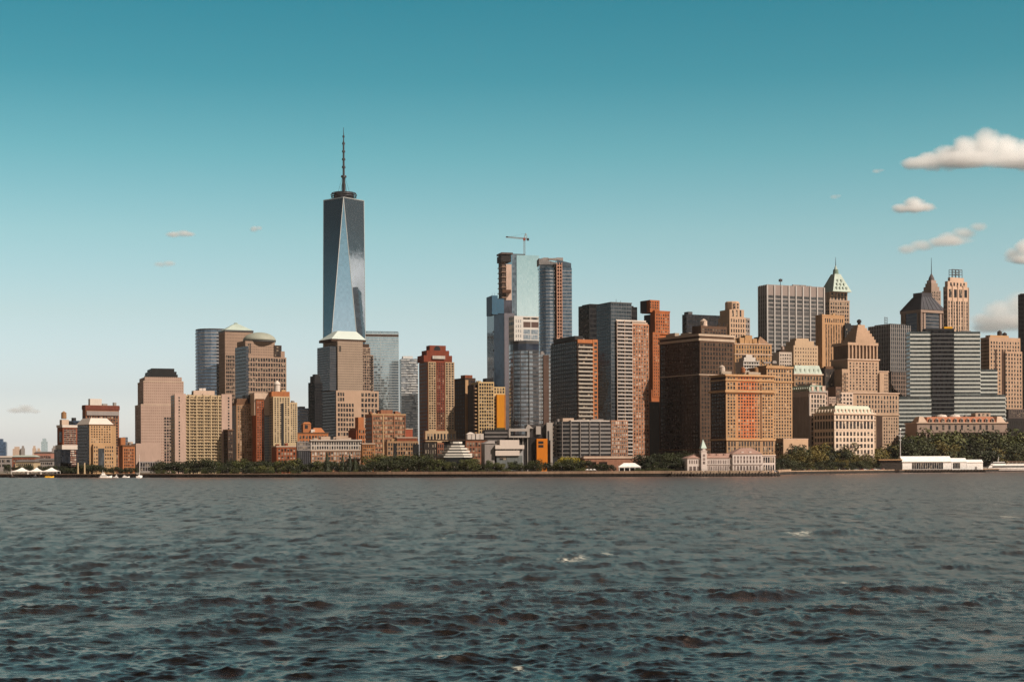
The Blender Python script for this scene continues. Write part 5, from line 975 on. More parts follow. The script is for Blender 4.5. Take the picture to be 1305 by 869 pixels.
# ---- stepped striped glass building
b = B('office_tower', 'stepped green glass building with pale horizontal stripes and dark central bay', 1161, 1800, 3)
GS2 = GL((.06, .07, .072), .5, .10, 1.6, 4, .6); SB = plainm((.44, .465, .445), .45, .0, 'pale_spandrel'); h = b.z(422.5); zb2 = b.z(470.5); zb3 = b.z(505)
def strips(nm, a, c, v0, v1, z1): b.curtain(nm, b.u(a, v0), b.u(c, v0), v0, v1, 0, z1, max(3, round(z1/4.5)), GS2, SB, .40, out=.3)
strips('glass_block', 1161, 1250.3, 0, 14, h); strips('glass_step', 1250.4, 1272, 3, 14, zb2); strips('glass_step', 1272.1, 1282.6, 5, 14, zb3); strips('glass_step', 1146, 1160.9, 2, 14, zb3); strips('front_step', 1146.5, 1187.4, -1, 1, b.z(506)); strips('front_step', 1217.2, 1282, -1, 1, b.z(503))
ua, uc_ = b.u(1188), b.u(1216.6); b.curtain('dark_bay', ua, uc_, -1.2, 2, 0, h+1, 34, G_BLK, plainm((.075, .078, .08), .4, .2), .28); b.box('roof_plate', b.u(1181), b.u(1218), 2, 13, h, b.z(418.5), BLACK); b.box('yellow_box', b.u(1204.5, 4), b.u(1215, 4), 4, 12, h, b.z(416), wallm((.70, .36, .03), .08)); b.gear(b.u(1222), b.u(1248), 6, 13, h, 3, GREY, 2.5); b.finish()
b = B('office_building', 'tan office block with rows of dark bays between striped building and black tower', 1262, 1930, 26)
W = b.u(1301.5); D = b.v(1250.8); h = b.z(429.5); b.box('wall', 0, W, 0, D, 0, h, wallm((.43, .30, .215), .15)); b.box('setback_wing', b.u(1281), W+1, -2, 20, 0, b.z(447), wallm((.43, .30, .215), .15)); b.box('upper_step', W*.1, W*.7, 4, D*.8, h, b.z(426.5), TAN)
b.win('f', 1, W-1, b.z(540), b.z(434), 11, 22, .42, .55); b.win('l', 1, D-1, b.z(540), h-2, 6, 24, .5, .6)
b.win('f', b.u(1281.5, -2), W+.5, b.z(540), b.z(449), 6, 18, .42, .55, plane=-2)
for u in (.2, .42, .64): b.box('dark_bay', W*u-1.4, W*u+1.4, -.25, .2, b.z(540), b.z(445), DKBROWN)
b.tank(W*.48, 8, b.z(426.5), 3, 4, .6, wallm((.06, .045, .04))); b.tank(W*.68, 10, h, 3, 5, .6, wallm((.06, .045, .04))); b.gear(0, W*.4, 3, D*.6, h, 4, BROWN, 3); b.finish()
b = B('office_tower', 'black glass tower cut off by the edge of the picture, tallest at the end', 1299, 2150, -18); W = b.u(1345); h = b.z(375.5)
b.curtain('tower_body', 0, W, 0, 40, 0, h, 40, G_BLK, BLACK, .3, 14, mw=.6); b.box('roof_screen', 2, W-2, 3, 30, h, h+1.5, BLACK); b.finish()
b = B('office_building', 'dark brown building at the edge of the picture below black tower', 1283, 1820, 10); W = b.u(1330); h = b.z(521); b.box('wall', 0, W, 0, 30, 0, b.z(533), wallm((.022, .019, .019))); b.box('ribbed_block', b.u(1286, 6), b.u(1312, 6), 6, 26, 0, h, wallm((.11, .085, .075))); b.win('f', b.u(1287, 6), b.u(1311, 6), b.z(531), h-1, 10, 3, .4, .7, plane=6); b.win('f', 1, W-1, 4, b.z(535), 16, 6, .5, .5, mat=panem((.01, .01, .01), (.03, .03, .03))); b.finish()
# ---- custom house
b = B('custom_house', 'long low stone hall with red mansard roof, dormer row and columns above the trees', 1169.5, 1690, 7, 'building')
W = b.u(1284); h = b.z(539.5); hr = b.z(531); CS = wallm((.36, .27, .225), .12); D = 34; RM = wallm((.42, .17, .10), .15, .8, 'red_tiles')
b.box('wall', 0, W, 0, D, 0, h, CS); b.cornice(0, W, 0, D, h, 1.2, 1.0, PALEB); b.cornice(0, W, 0, D, b.z(551), 1.2, .8, CS)
mb = MB(); mb.frus(b.u(1182), b.u(1270), .4, D, h+1.2, b.u(1184), b.u(1268), 4, D-4, hr, RM, ROOFM); b.part(mb, 'mansard_roof')
for a, c in ((1171, 1182), (1270.5, 1282)): mb = MB(); mb.frus(b.u(a), b.u(c), -.6, D*.6, h+1.2, b.u(a+3), b.u(c-3), 4, D*.4, b.z(530.5), PALEB, ROOFM); b.part(mb, 'end_pavilion_roof')
for i in range(11):
    u = b.u(1187+7.9*i); b.box('dormer', u-1.7, u+1.7, -.3, 3, h+1.3, b.z(534.5), CS); b.wins.append(('f', u, (h+1.3+b.z(534.5))/2, 2.0, 2.6, -.3, PANE, None, .06))
    mb = MB(); mb.lathe(u, .8, [(1.7, b.z(534.5)), (1.5, b.z(534.5)+.8), (.2, b.z(534.5)+1.5)], CS, 10); b.part(mb, 'dormer_cap')
    b.wins.append(('f', u, (b.z(550)+h)/2, 2.4, (h-b.z(550))*.6, 0, PANE, None, .06))
for i in range(26): u = W*(i+.5)/26; mb = MB(); mb.cyl(u, -.9, b.z(570), b.z(552), .9, .8, CS, 8); b.part(mb, 'column')
b.box('column_recess', 1, W-1, -.12, .2, b.z(575), b.z(553), DKBROWN); b.box('roof_hut', b.u(1244, 8), b.u(1263, 8), 8, 20, hr, b.z(526), PALEB); b.win('f', b.u(1246, 8), b.u(1262, 8), hr+.5, b.z(526.5), 3, 1, .4, .7, plane=8)
for px in (1202, 1219): mb = MB(); u = b.u(px, 10); mb.lathe(u, 14, [(6.5, hr), (5, hr+2.2), (.4, hr+3)], WHITE, 14); b.part(mb, 'skylight')
b.gear(b.u(1226), b.u(1240), 8, 20, hr, 2, GREY, 2.5); b.finish()
# ---- low waterfront buildings in the middle
b = B('museum', 'white six-tiered stepped pyramid museum with dark bands between its roofs', 578, 1195, 0)
n = 6; wt_ = wallm((.70, .66, .60), .06); dk = glassm((.02, .022, .025), .3, .15, 2, 3)
tiers = [(552, 604, 582.5, 580.8), (555.5, 601, 579.5, 577.5), (560, 598, 575.8, 573.8), (564, 594.5, 572.2, 570.2), (568, 591, 568.8, 566.8), (572.5, 588, 564.6, 562)]
zprev = 0; k = 1195/F
for i, (x0, x1, y0, y1) in enumerate(tiers):
    c0 = b.u((x0+x1)/2); r_ = (x1-x0)/2*k
    hexp = lambda r, s=1.0: [(c0+r*math.cos(a), 30+r*math.sin(a)*s) for a in [j*math.pi/3 for j in range(6)]]
    mb = MB(); mb.prism(hexp(r_*.9), zprev, b.z(y0), dk); b.part(mb, 'glass_band')
    mb = MB(); mb.prism(hexp(r_), b.z(y0), b.z(y1), wt_); b.part(mb, 'roof_tier'); zprev = b.z(y1)
b.finish()
b = B('apartment_building', 'red brick low building with tan windows right behind the stepped white pyramid', 594, 1245, 8)
W = b.u(621.5); h = b.z(561); BK = wallm((.30, .125, .075), .2); b.box('wall', 0, W, 0, 16, 0, h, BK); b.box('left_wing', b.u(558), b.u(566), .4, 16, 0, b.z(564), BK); b.box('dark_core', b.u(566), 0, 2, 16, 0, b.z(562), BLACK); b.box('dark_wing', b.u(541), b.u(558), 1, 16, 0, b.z(562.5), wallm((.035, .026, .022), .3))
b.win('f', .5, W-.5, 3, h-1, 7, 5, .55, .6, mat=panem((.03, .02, .02), (.55, .42, .3), .5)); b.win('f', b.u(558.5), b.u(565.5), 3, b.z(565), 3, 5, .5, .6, plane=.4); b.box('roof_plate', b.u(541), W+.5, -.3, 16, h, h+.7, DKBROWN)
b.win('f', b.u(542), b.u(557), 4, b.z(563), 5, 4, .3, .5, plane=1, mat=panem((.02, .02, .02), (.5, .4, .3), .5)); b.finish()
b = B('roof_tanks', 'two white peaked rooftop cabins above the red brick low building', 595.5, 1262, 8, 'rooftop cabin'); zb = b.z(561.5); W = b.u(617)
b.box('white_cabin', 0, b.u(606), 0, 8, 0, b.z(553), WHITE); mb = MB(); u1 = b.u(606); mb.frus(-.2, u1+.2, -.2, 8.2, b.z(553), u1*.4, u1*.6, 3, 5, b.z(550.5), WHITE); b.part(mb, 'peaked_roof'); b.box('white_cabin', b.u(607), W, 0, 8, 0, b.z(552.5), WHITE)
for i in range(4): b.box('rib', b.u(596+i*5.4), b.u(596+i*5.4)+.4, -.2, .1, 0, b.z(553.2), GREY)
b.finish()
b = B('parking_building', 'grey block with dark horizontal bands below the orange end wall', 619, 1275, 8)
W = b.u(650); h = b.z(547.5); b.curtain('wall', 0, W, 0, 20, 0, h, 11, wallm((.030, .028, .028), .3), wallm((.20, .18, .17), .15), .42, 0, out=.4); b.box('roof_garden', b.u(633), b.u(645), 2, 14, h, h+1.6, wallm((.05, .05, .025), .5)); b.finish()
b = B('pavilion', 'white cubic modern building with stacked terraces before the grey concrete frame', 632, 1215, 10, 'building')
W = b.u(668.5); WM = wallm((.70, .60, .54), .06); b.box('lower_block', 0, W*.84, 0, 20, b.z(580.5), b.z(574), WM); b.box('recess', .5, W*.95, .8, 18, b.z(574), b.z(572), BLACK); b.box('upper_block', -.2, W, -.4, 20, b.z(572), b.z(567), WM); b.box('top_block', W*.16, W*.84, 1, 16, b.z(567), b.z(560.5), WM)
b.box('glass_base', W*.05, W*.95, 1.2, 18, 0, b.z(580.5), wallm((.16, .17, .17), .3)); b.box('wing', W*.84, W*.99, 2, 16, 0, b.z(574), wallm((.36, .35, .35), .15)); b.box('grey_wing', b.u(619), -.2, 2.5, 20, 0, b.z(565), GREY); b.win('f', W*.25, W*.9, b.z(573.8), b.z(572.2), 7, 1, .7, .8, plane=.7, mat=PANE)
mb = MB(); mb.frus(b.u(618), 0, 2, 20, b.z(565), b.u(625), 0, 4, 18, b.z(561.5), GREY); b.part(mb, 'sloped_roof'); b.win('f', W*.15, W*.4, b.z(586), b.z(581.5), 2, 1, .8, .8, plane=1.1); b.ant(b.u(641), 6, b.z(560.5), 2, .15); b.finish()
b = B('ferry_building', 'grey concrete frame building with dark glass and one bright orange wall', 649, 1238, 8, 'building')
W = b.u(705.5); CG = wallm((.40, .36, .33), .1); ua, ub, uc_, ud = b.u(675.5), b.u(684.3), b.u(698), b.u(705)
b.box('dark_body', 0, ud, 2, 24, 0, b.z(557), wallm((.018, .016, .016), .3)); b.box('dark_upper', ua, b.u(698), 2.4, 22, b.z(557), b.z(541), wallm((.05, .045, .045), .3)); b.box('beam', 0, ua, -.6, 6, b.z(549.5), b.z(546), CG); b.box('beam', 0, ua-.5, -.6, 6, b.z(557.5), b.z(555.5), CG); b.box('frame_post', ua-2, ua, -.5, 6, b.z(557), b.z(546), CG); b.box('frame_post', 0, 1.2, -.5, 6, b.z(557), b.z(546), CG)
b.box('concrete_pier', b.u(697.2), b.u(704.8), -.5, 5, b.z(561), b.z(538.5), CG); b.box('concrete_pier_foot', b.u(702), b.u(704.8), -.4, 5, 0, b.z(561), CG); b.box('pier_slot', b.u(698.3), b.u(700.5), -.7, -.4, b.z(566), b.z(549), BLACK)
b.box('orange_wall', ub, b.u(698), -1.2, 8, 0, b.z(559), wallm((.62, .20, .035), .08, .8, 'orange_render')); b.win('f', ub+1, ub+5.4, b.z(571), b.z(561.5), 1, 2, .9, .6, plane=-1.2, mat=panem((.015, .012, .012), (.02, .02, .02)))
mb = MB(); mb.hexa([(ua-3, -.4, b.z(546)), (ua+3, -.4, b.z(546)), (ua+3, 6, b.z(546)), (ua-3, 6, b.z(546))], [(ua-1.5, -.4, b.z(541)), (ua-.5, -.4, b.z(541)), (ua-.5, 6, b.z(541)), (ua-1.5, 6, b.z(541))], CG); b.part(mb, 'curved_wing')
b.box('wall_panel', b.u(684), b.u(690), .6, 3, b.z(553.5), b.z(543), CG)
for px in (655, 661, 667, 673): b.box('column', b.u(px), b.u(px)+.5, 1.4, 2.2, 0, b.z(557.5), CG)
b.finish()
# ---- pier house with the clock tower
b = B('pier_building', 'white pier house with reddish roof and pointed green clock tower', 876.5, 1122, 8, 'building')
PW = wallm((.68, .60, .56), .08); PR = wallm((.36, .23, .19), .15, .8, 'tin_roof'); PG = wallm((.50, .60, .54), .1, .6, 'pale_green_roof')
e = b.z(583.5); ug, ut0, ut1, uh = b.u(894), b.u(893.6), b.u(902.3), b.u(951)
b.box('gable_wing', 0, ug, 0, 14, 0, e, PW); mb = MB(); mb.hexa([(-.6, -.6, e), (ug+.4, -.6, e), (ug+.4, 14.4, e), (-.6, 14.4, e)], [(ug*.82, 4, b.z(577.5)), (ug*.9, 4, b.z(577.5)), (ug*.9, 10, b.z(577.5)), (ug*.82, 10, b.z(577.5))], PR); b.part(mb, 'gable_roof')
b.box('tower', ut0, ut1-1, -1.4, 4.2, 0, b.z(575), PW); b.cornice(ut0, ut1-1, -1.4, 4.2, b.z(575), .4, .35, PW); b.box('clock_stage', ut0+.4, ut1-1.4, -1, 3.8, b.z(575)+.4, b.z(571.2), wallm((.40, .36, .33)))
tc_ = (ut0+ut1-1)/2; mb = MB(); mb.frus(ut0-.1, ut1-.9, -1.5, 4.3, b.z(571.2), tc_-.1, tc_+.1, 1.2, 1.5, b.z(560), PG); b.part(mb, 'tower_roof')
mb = MB(); q = 1.0; zz = b.z(573.2); mb.hexa([(tc_+q*math.cos(a), -1.25, zz+q*math.sin(a)) for a in [i*math.pi/6 for i in range(12)]], [(tc_+q*math.cos(a), -1.0, zz+q*math.sin(a)) for a in [i*math.pi/6 for i in range(12)]], PW); b.part(mb, 'clock_face'); b.ant(tc_, 1.3, b.z(560), 2, .12, 'finial')
b.box('hall', ut1-.9, uh, 1, 14, 0, e, PW); b.cornice(ut1-.8, uh-.1, 1, 14, b.z(592.3), .35, .4, wallm((.42, .36, .34)), 'string_course'); mb = MB(); mb.hexa([(ut1-.8, .4, e), (uh, .4, e), (uh, 14.6, e), (ut1-.8, 14.6, e)], [(ut1-.8, 6, b.z(577.8)), (uh, 6, b.z(577.8)), (uh, 9, b.z(577.8)), (ut1-.8, 9, b.z(577.8))], PR); b.part(mb, 'hall_roof')
for i in range(5): u = ut1+3+i*5.2; b.box('roof_dormer', u-.8, u+.8, 3.4, 6.4, b.z(581), b.z(578.2), PR)
ue = b.u(971.5); uw = b.u(934); ez = b.z(578.5); b.box('end_block', uw, ue, -.4, 18, 0, ez, PW); b.cornice(uw, ue, -.4, 18, b.z(592.3), .35, .4, wallm((.42, .36, .34)), 'string_course'); mb = MB(); mb.hexa([(uw-.5, -.9, ez), (ue+.5, -.9, ez), (ue+.5, 18.5, ez), (uw-.5, 18.5, ez)], [(uw+8, 6, b.z(570.8)), (ue-6, 6, b.z(570.8)), (ue-6, 11, b.z(570.8)), (uw+8, 11, b.z(570.8))], PR); b.part(mb, 'hip_roof')
for px in (947, 957): u = b.u(px); b.box('roof_dormer', u-.8, u+.8, .5, 3, ez, b.z(575.5), PW)
DP = panem((.10, .075, .07), (.3, .24, .22), .3)
b.win('f', .8, ug-.6, b.z(591), b.z(586), 5, 1, .45, .8, mat=DP); b.win('f', .8, ug-.4, b.z(600), b.z(594), 3, 1, .55, .9, mat=DP); b.win('f', ut1, uw-.5, b.z(591), b.z(586), 14, 1, .45, .8, plane=1, mat=DP); b.win('f', ut1, uw-.5, b.z(599.5), b.z(593.5), 14, 1, .5, .9, plane=1, mat=DP); b.win('f', uw+.5, ue-.5, b.z(590.5), b.z(581), 9, 2, .45, .7, plane=-.4, mat=DP); b.win('f', uw+.5, ue-.5, b.z(599.5), b.z(593.5), 9, 1, .5, .9, plane=-.4, mat=DP); b.win('f', ut0+.6, ut1-1.6, b.z(592), b.z(578), 1, 3, .5, .6, plane=-1.4, mat=DP)
b.finish()
b = B('pier_annex', 'small white annex with dark square windows at the end of pier house', 972, 1150, 8, 'building'); W = b.u(988.5); h = b.z(580.5); b.box('wall', 0, W, 0, 10, 0, h, PW); b.cornice(0, W, 0, 10, h, .5, .5, PW); b.win('f', .5, W-.5, b.z(590), h-.8, 5, 1, .6, .75); b.win('f', .5, W-.5, .4, b.z(592), 5, 1, .5, .8); b.finish()
# timber dock in front of it
o = empty('timber_dock', 'low timber dock on dark piles in front of the white pier house', 'dock', tuple(at(855, 600, 1104))[:2]+(0,)); dkm = wallm((.20, .15, .11), .3); pil = wallm((.03, .024, .02), .4)
L_ = (995-855)/F*1104; mb = MB(); mb.box(0, L_, 0, 9, 1.9, 2.45, dkm); mb.build('deck', o)
for i in range(34):
    mb = MB(); x = L_*(i+.4)/34; mb.cyl(x, -.3, -2, 2.6+(.9 if i % 3 == 0 else 0), .35, .32, pil, 7); mb.build('pile', o)
mb = MB(); mb.box(0, L_, -.25, -.05, .2, .9, pil); mb.build('fender_beam', o)
# ---- white ferry shed
b = B('ferry_shed', 'long white gabled ferry shed on the pier with a row of dark openings', 1150.6, 1474, 3, 'shed')
SW = plainm((.80, .77, .74), .45, 0, 'white_sheet'); W = b.u(1213); e = b.z(588.3)
b.box('wall', 0, W, 0, 16, 0, e, SW); mb = MB(); mb.hexa([(-.5, -.8, e), (W+.3, -.8, e), (W+.3, 16.8, e), (-.5, 16.8, e)], [(-.5, 6, b.z(581.2)), (W+.3, 6, b.z(581.2)), (W+.3, 10, b.z(581.2)), (-.5, 10, b.z(581.2))], SW, SW); b.part(mb, 'roof')
b.win('f', b.u(1162.5), b.u(1202.5), .6, b.z(589.3), 14, 1, .72, .9, mat=PANE); b.box('plinth', -.2, W, -.15, .1, 0, .5, CONC); b.finish()
b = B('ferry_shed', 'shorter white shed joined to the end of the long gabled shed', 1213.6, 1478, 3, 'shed'); W = b.u(1232.5); h = b.z(583.5); b.box('wall', 0, W, 0, 14, 0, b.z(588.6), SW); mb = MB(); mb.frus(-.2, W+.3, -.5, 14.5, b.z(588.6), -.2, W+.3, 5, 9, h, SW, SW); b.part(mb, 'roof'); b.win('f', .8, W*.56, .8, b.z(589.6), 5, 1, .7, .9); b.finish()
b = B('ferry_shed', 'plain white low canvas shed between the two-part shed and white ferry', 1233, 1480, 3, 'shed'); W = b.u(1253); b.box('wall', 0, W, 0, 12, 0, b.z(589), SW); mb = MB(); mb.frus(-.2, W+.3, -.5, 12.5, b.z(589), -.2, W+.3, 4, 8, b.z(585.5), SW, SW); b.part(mb, 'roof'); b.box('door', W*.5, W*.62, -.12, .1, 0, 2.6, GREY); b.finish()
b = B('kiosk_row', 'low dark shelter with flat tan roof beside the long white shed', 1121, 1452, 3, 'shelter'); W = b.u(1150); b.box('wall', 0, W, 0, 8, 0, b.z(586.3), wallm((.03, .025, .022))); b.box('flat_roof', -.8, W, -1.5, 9, b.z(586.3), b.z(585.2), TAN); b.finish()
p = at(1149, 600, 1466); o = empty('ferry_pier', 'dark pier deck carrying the white ferry sheds above the water', 'pier', (p.x, 1466, 0), R(3)); L_ = (1258-1149)/F*1480
mb = MB(); mb.box(0, L_, 0, 30, 1.5, 2.48, wallm((.10, .08, .065), .3)); mb.build('deck', o)
mb = MB(); mb.box(0, L_, .6, 29, -2, 1.5, wallm((.02, .018, .016), .3)); mb.build('pier_base', o)
for i in range(26): mb = MB(); x = L_*(i+.5)/26; mb.cyl(x, -.3, -2, 2.7, .3, .28, pil, 7); mb.build('pile', o)
# ---- tents, parasols
TENT = plainm((.80, .76, .72), .6, 0, 'canvas')
for px0, px1, lab in ((14.7, 36, 'white peaked tent canopy at the far end of the ferry landing, edge of the picture'), (36.5, 52.5, 'white peaked tent canopy in the middle of the three-tent landing'), (53, 73.5, 'white peaked tent canopy nearest the brick apartment building with white bands')):
    Yt = 1322; p = at(px0, 600, Yt); o = empty('tent_canopy', lab, 'tent', (p.x, Yt, GZ)); k = Yt/F; w = (px1-px0)*k; zt = at(px0, 595.6, Yt).z-GZ; ze = at(px0, 600.4, Yt).z-GZ
    mb = MB(); c0 = w*.56; n = 8
    ring = [(c0, 5, zt)]; prof = [(1.0, 0), (.62, .22), (.34, .5), (.14, .82), (.03, 1)]
    prv = None
    for f, t in prof:
        r = [(c0-c0*f, 5-5*f, ze+(zt-ze)*t), (c0+(w-c0)*f, 5-5*f, ze+(zt-ze)*t), (c0+(w-c0)*f, 5+5*f, ze+(zt-ze)*t), (c0-c0*f, 5+5*f, ze+(zt-ze)*t)]
        if prv:
            for j in range(4): q = (j+1) % 4; mb.face([prv[j], prv[q], r[q], r[j]], TENT)
        prv = r
    mb.face(prv, TENT); mb.box(0, w, -.05, .05, ze-.45, ze+.05, TENT); mb.build('canopy', o)
    for x, y in ((.2, .2), (w-.2, .2), (w-.2, 9.8), (.2, 9.8)): mb = MB(); mb.bar((x, y, 0), (x, y, ze), .15, WHITEP); mb.build('post', o)
Yt = 1135; p = at(789.5, 600, Yt); k = Yt/F; o = empty('event_tent', 'large white marquee tent on the promenade before arched brick base', 'tent', (p.x, Yt, GZ)); w = 27.5*k; ze = at(800, 594.5, Yt).z-GZ; zt = at(800, 589.8, Yt).z-GZ
mb = MB(); mb.frus(-.3, w+.3, -.3, 10.3, ze, w*.25, w*.75, 4, 6, zt, TENT); mb.box(-.2, w+.2, -.2, 0, ze-.7, ze-.02, TENT); mb.build('roof', o); mb = MB(); mb.box(.3, w-.3, 8, 9, 0, ze-.1, wallm((.03, .03, .03))); mb.build('back_wall', o)
for i in range(5): mb = MB(); x = .2+(w-.4)*i/4; mb.box(x-.25, x+.25, 0, .4, 0, ze-.75, TENT); mb.build('post', o)
for px, nm in ((749, 'first'), (753.5, 'middle'), (758, 'last')):
    p = at(px, 599, 1131); o = empty('parasol', nm+' of three small white parasols by the arched brick base', 'parasol', (p.x, 1131, GZ)); mb = MB(); mb.lathe(0, 0, [(1.5, 2.4), (1.4, 2.5), (.1, 3.1)], TENT, 8); mb.build('canopy', o); mb = MB(); mb.bar((0, 0, 0), (0, 0, 2.9), .06, DARKMETAL); mb.build('pole', o)
# ---- mast, flag, flagpoles, lamps
p = at(1148, 600, 1490); o = empty('flood_mast', 'tall pale lighting mast beside the long white ferry shed', 'light mast', (p.x, 1490, GZ)); zt = at(1148, 547.5, 1490).z-GZ
mb = MB(); mb.bar((0, 0, 0), (0, 0, zt), .7, BAND_G, 8, .4); mb.build('mast', o); mb = MB(); mb.box(-3, 3, -.3, .3, zt-5.2, zt-4.5, BAND_G); mb.build('crossarm', o); mb = MB(); mb.cyl(0, 0, zt, zt+1.2, 1.2, .6, BAND_G, 8); mb.build('lamp_head', o)
p = at(1176.5, 590, 1545); o = empty('flag_pole', 'flagpole flying a small striped flag behind the long white shed', 'flag', (p.x, 1545, GZ)); zt = at(1176.5, 571, 1545).z-GZ
mb = MB(); mb.bar((0, 0, 0), (0, 0, zt), .16, BAND_D, 6, .1); mb.build('pole', o); mb = MB(); FR, FW, FB = plainm((.45, .05, .05), .7), plainm((.75, .7, .68), .7), plainm((.03, .05, .16), .7); nx = 8
for i in range(nx):
    for j in range(7):
        def pt(i, j): x = -5.2*i/nx; return (x, .5*math.sin(i*1.1), zt-.3-3.6*j/7-.35*i*.55)
        m_ = FB if i < 3 and j < 4 else (FR if j % 2 == 0 else FW); mb.face([pt(i, j), pt(i, j+1), pt(i+1, j+1), pt(i+1, j)], m_)
mb.build('flag', o)
for i, px in enumerate((994.5, 997, 999.5)):
    p = at(px, 600, 1325); o = empty('bare_pole', ('first', 'second', 'third')[i]+' of three thin white poles at the shore by tan annex block', 'pole', (p.x, 1325, GZ)); zt = at(px, 588, 1325).z-GZ; mb = MB(); mb.bar((0, 0, 0), (0, 0, zt), .16, WHITEP, 6, .1); mb.build('shaft', o); mb = MB(); mb.cyl(0, 0, zt, zt+.3, .25, .1, WHITEP, 8); mb.build('cap', o)
lamp = None
for i, px in enumerate(range(206, 880, 17)):
    Yl = shore(px)+7; p = at(px, 600, Yl)
    if lamp is None:
        lamp = empty('street_lamp', 'slim dark promenade lamp post by the water railing', 'lamp', (p.x, Yl, GZ), 0, 'lamp posts along the promenade railing'); mb = MB(); mb.bar((0, 0, 0), (0, 0, 4.4), .11, DARKMETAL, 6, .07); mb.build('post', lamp); mb = MB(); mb.lathe(0, 0, [(.10, 4.4), (.22, 4.6), (.20, 4.85), (.05, 5.0)], GREY, 8); mb.build('lamp_head', lamp)
    else: copy_tree(lamp, (p.x, Yl, GZ))
# ---- boats
def hull(mb, L, Bm, zk, zd, mat, sheer=.5, n=14, deck=None):
    secs = []
    for i in range(n+1):
        t = i/n; x = L*t; w = Bm/2*(min(1, (t/.12)**.5) if t < .12 else (1 if t < .55 else max(.02, math.cos((t-.55)/.45*math.pi/2)**.8))); zz = zd+sheer*max(0, t-.5)**2*4
        secs.append([(x, -w, zz), (x+(.0 if t < .9 else 0), -w*.78, zk), (x, w*.78, zk), (x, w, zz)])
    for a, c in zip(secs[:-1], secs[1:]):
        for j in range(3): mb.face([a[j], a[j+1], c[j+1], c[j]][::-1], mat)
        mb.face([a[3], a[0], c[0], c[3]][::-1], deck or mat)
    mb.face(secs[0], mat); mb.face(secs[-1][::-1], mat); return mb
BW = plainm((.80, .77, .74), .3, 0, 'boat_white'); BG = panem((.015, .017, .02), (.05, .05, .05))
def motor_yacht(px0, px1, Yb, lab, tall=1.0, flip=False, hullm=None, cabm=None, name='yacht'):
    k = Yb/F; L = (px1-px0)*k; p = at(px1 if flip else px0, 606, Yb)
    o = empty(name, lab, 'boat', (p.x, Yb, 0), math.pi if flip else 0); Bm = L*.24; s = L/16
    mb = MB(); hull(mb, L, Bm, -.4, 1.5*s, hullm or BW, 1.2*s); mb.build('hull', o)
    mb = MB(); mb.frus(L*.14, L*.70, -Bm*.40, Bm*.40, 1.5*s, L*.16, L*.58, -Bm*.34, Bm*.34, 3.1*s, cabm or BW); mb.build('cabin', o)
    mb = MB(); mb.frus(L*.17, L*.655, -Bm*.405, Bm*.405, 2.1*s, L*.175, L*.61, -Bm*.375, Bm*.375, 2.75*s, BG); mb.build('window_strip', o)
    if tall > .6:
        mb = MB(); mb.frus(L*.22, L*.5, -Bm*.3, Bm*.3, 3.1*s, L*.24, L*.43, -Bm*.25, Bm*.25, 4.4*s*tall, cabm or BW); mb.build('flybridge', o)
        mb = MB(); mb.box(L*.28, L*.40, -Bm*.22, Bm*.22, 5.2*s*tall, 5.4*s*tall, BW); mb.bar((L*.3, 0, 4.3*s*tall), (L*.3, 0, 7.5*s*tall), .09*s, WHITEP); mb.bar((L*.38, Bm*.1, 4.3*s*tall), (L*.38, Bm*.1, 5.2*s*tall), .08*s, WHITEP); mb.build('radar_arch', o)
    return o
motor_yacht(126.5, 143.5, 1262, 'large white motor yacht moored before the tan building with white roof', 1.25)
motor_yacht(144.2, 151.5, 1266, 'tall narrow white boat beside the large white motor yacht', 1.5, True)
motor_yacht(156, 166, 1272, 'low white motorboat moored under the orange brick building', .9)
motor_yacht(182, 191, 1275, 'white motorboat moored beyond the sailing boat below pale stepped tower', 1.0, True)
motor_yacht(174, 180.5, 1205, 'small white launch under way on the open water off the sailing boat', .5, True)
YT = plainm((.75, .42, .03), .45, 0, 'taxi_yellow')
motor_yacht(57, 69.5, 1300, 'bright yellow water taxi docked under the white tents', .5, False, YT, YT, 'water_taxi')
motor_yacht(13, 24, 1300, 'dark workboat moored below the outermost white tent', .8, False, BLACK, DKBROWN, 'workboat')
motor_yacht(39, 49, 1298, 'dark workboat moored under the middle white tent', 1.0, True, BLACK, plainm((.05, .05, .055), .5), 'workboat')
p = at(173.5, 605, 1268); o = empty('sailing_boat', 'white sailing boat with a bare mast below the pale stepped tower', 'boat', (p.x, 1268, 0)); k = 1268/F
mb = MB(); hull(mb, 8.5*k, 2.6, -.4, 1.1, BW, .5); mb.build('hull', o); mb = MB(); mb.frus(2, 5, -.8, .8, 1.1, 2.2, 4.4, -.6, .6, 1.8, BW); mb.build('cabin', o); mb = MB(); mb.bar((3.1, 0, 1.1), (3.1, 0, 29*k), .14, WHITEP, 6, .08); mb.bar((3.1, 0, 3), (.6, 0, 2.8), .12, WHITEP); mb.build('mast', o)
mb = MB(); mb.bar((3.1, 0, 28*k), (8.2*k, 0, 1.6), .04, DARKMETAL, 3); mb.bar((3.1, 0, 28*k), (.1, 0, 1.4), .04, DARKMETAL, 3); mb.build('stay', o)
for px, lab in ((100, 'pale mooring column on the quay, nearer the brick and glass block'), (108.5, 'pale mooring column on the quay under the dark glass side of tan building')):
    p = at(px, 600, 1318); o = empty('quay_column', lab, 'column', (p.x, 1318, GZ)); zt = at(px, 589.5, 1318).z-GZ; mb = MB(); mb.cyl(0, 0, 0, zt, .7, .55, CREAM, 8); mb.build('shaft', o); mb = MB(); mb.cyl(0, 0, 0, .8, 1.2, 1.1, CREAM, 8); mb.build('plinth', o)
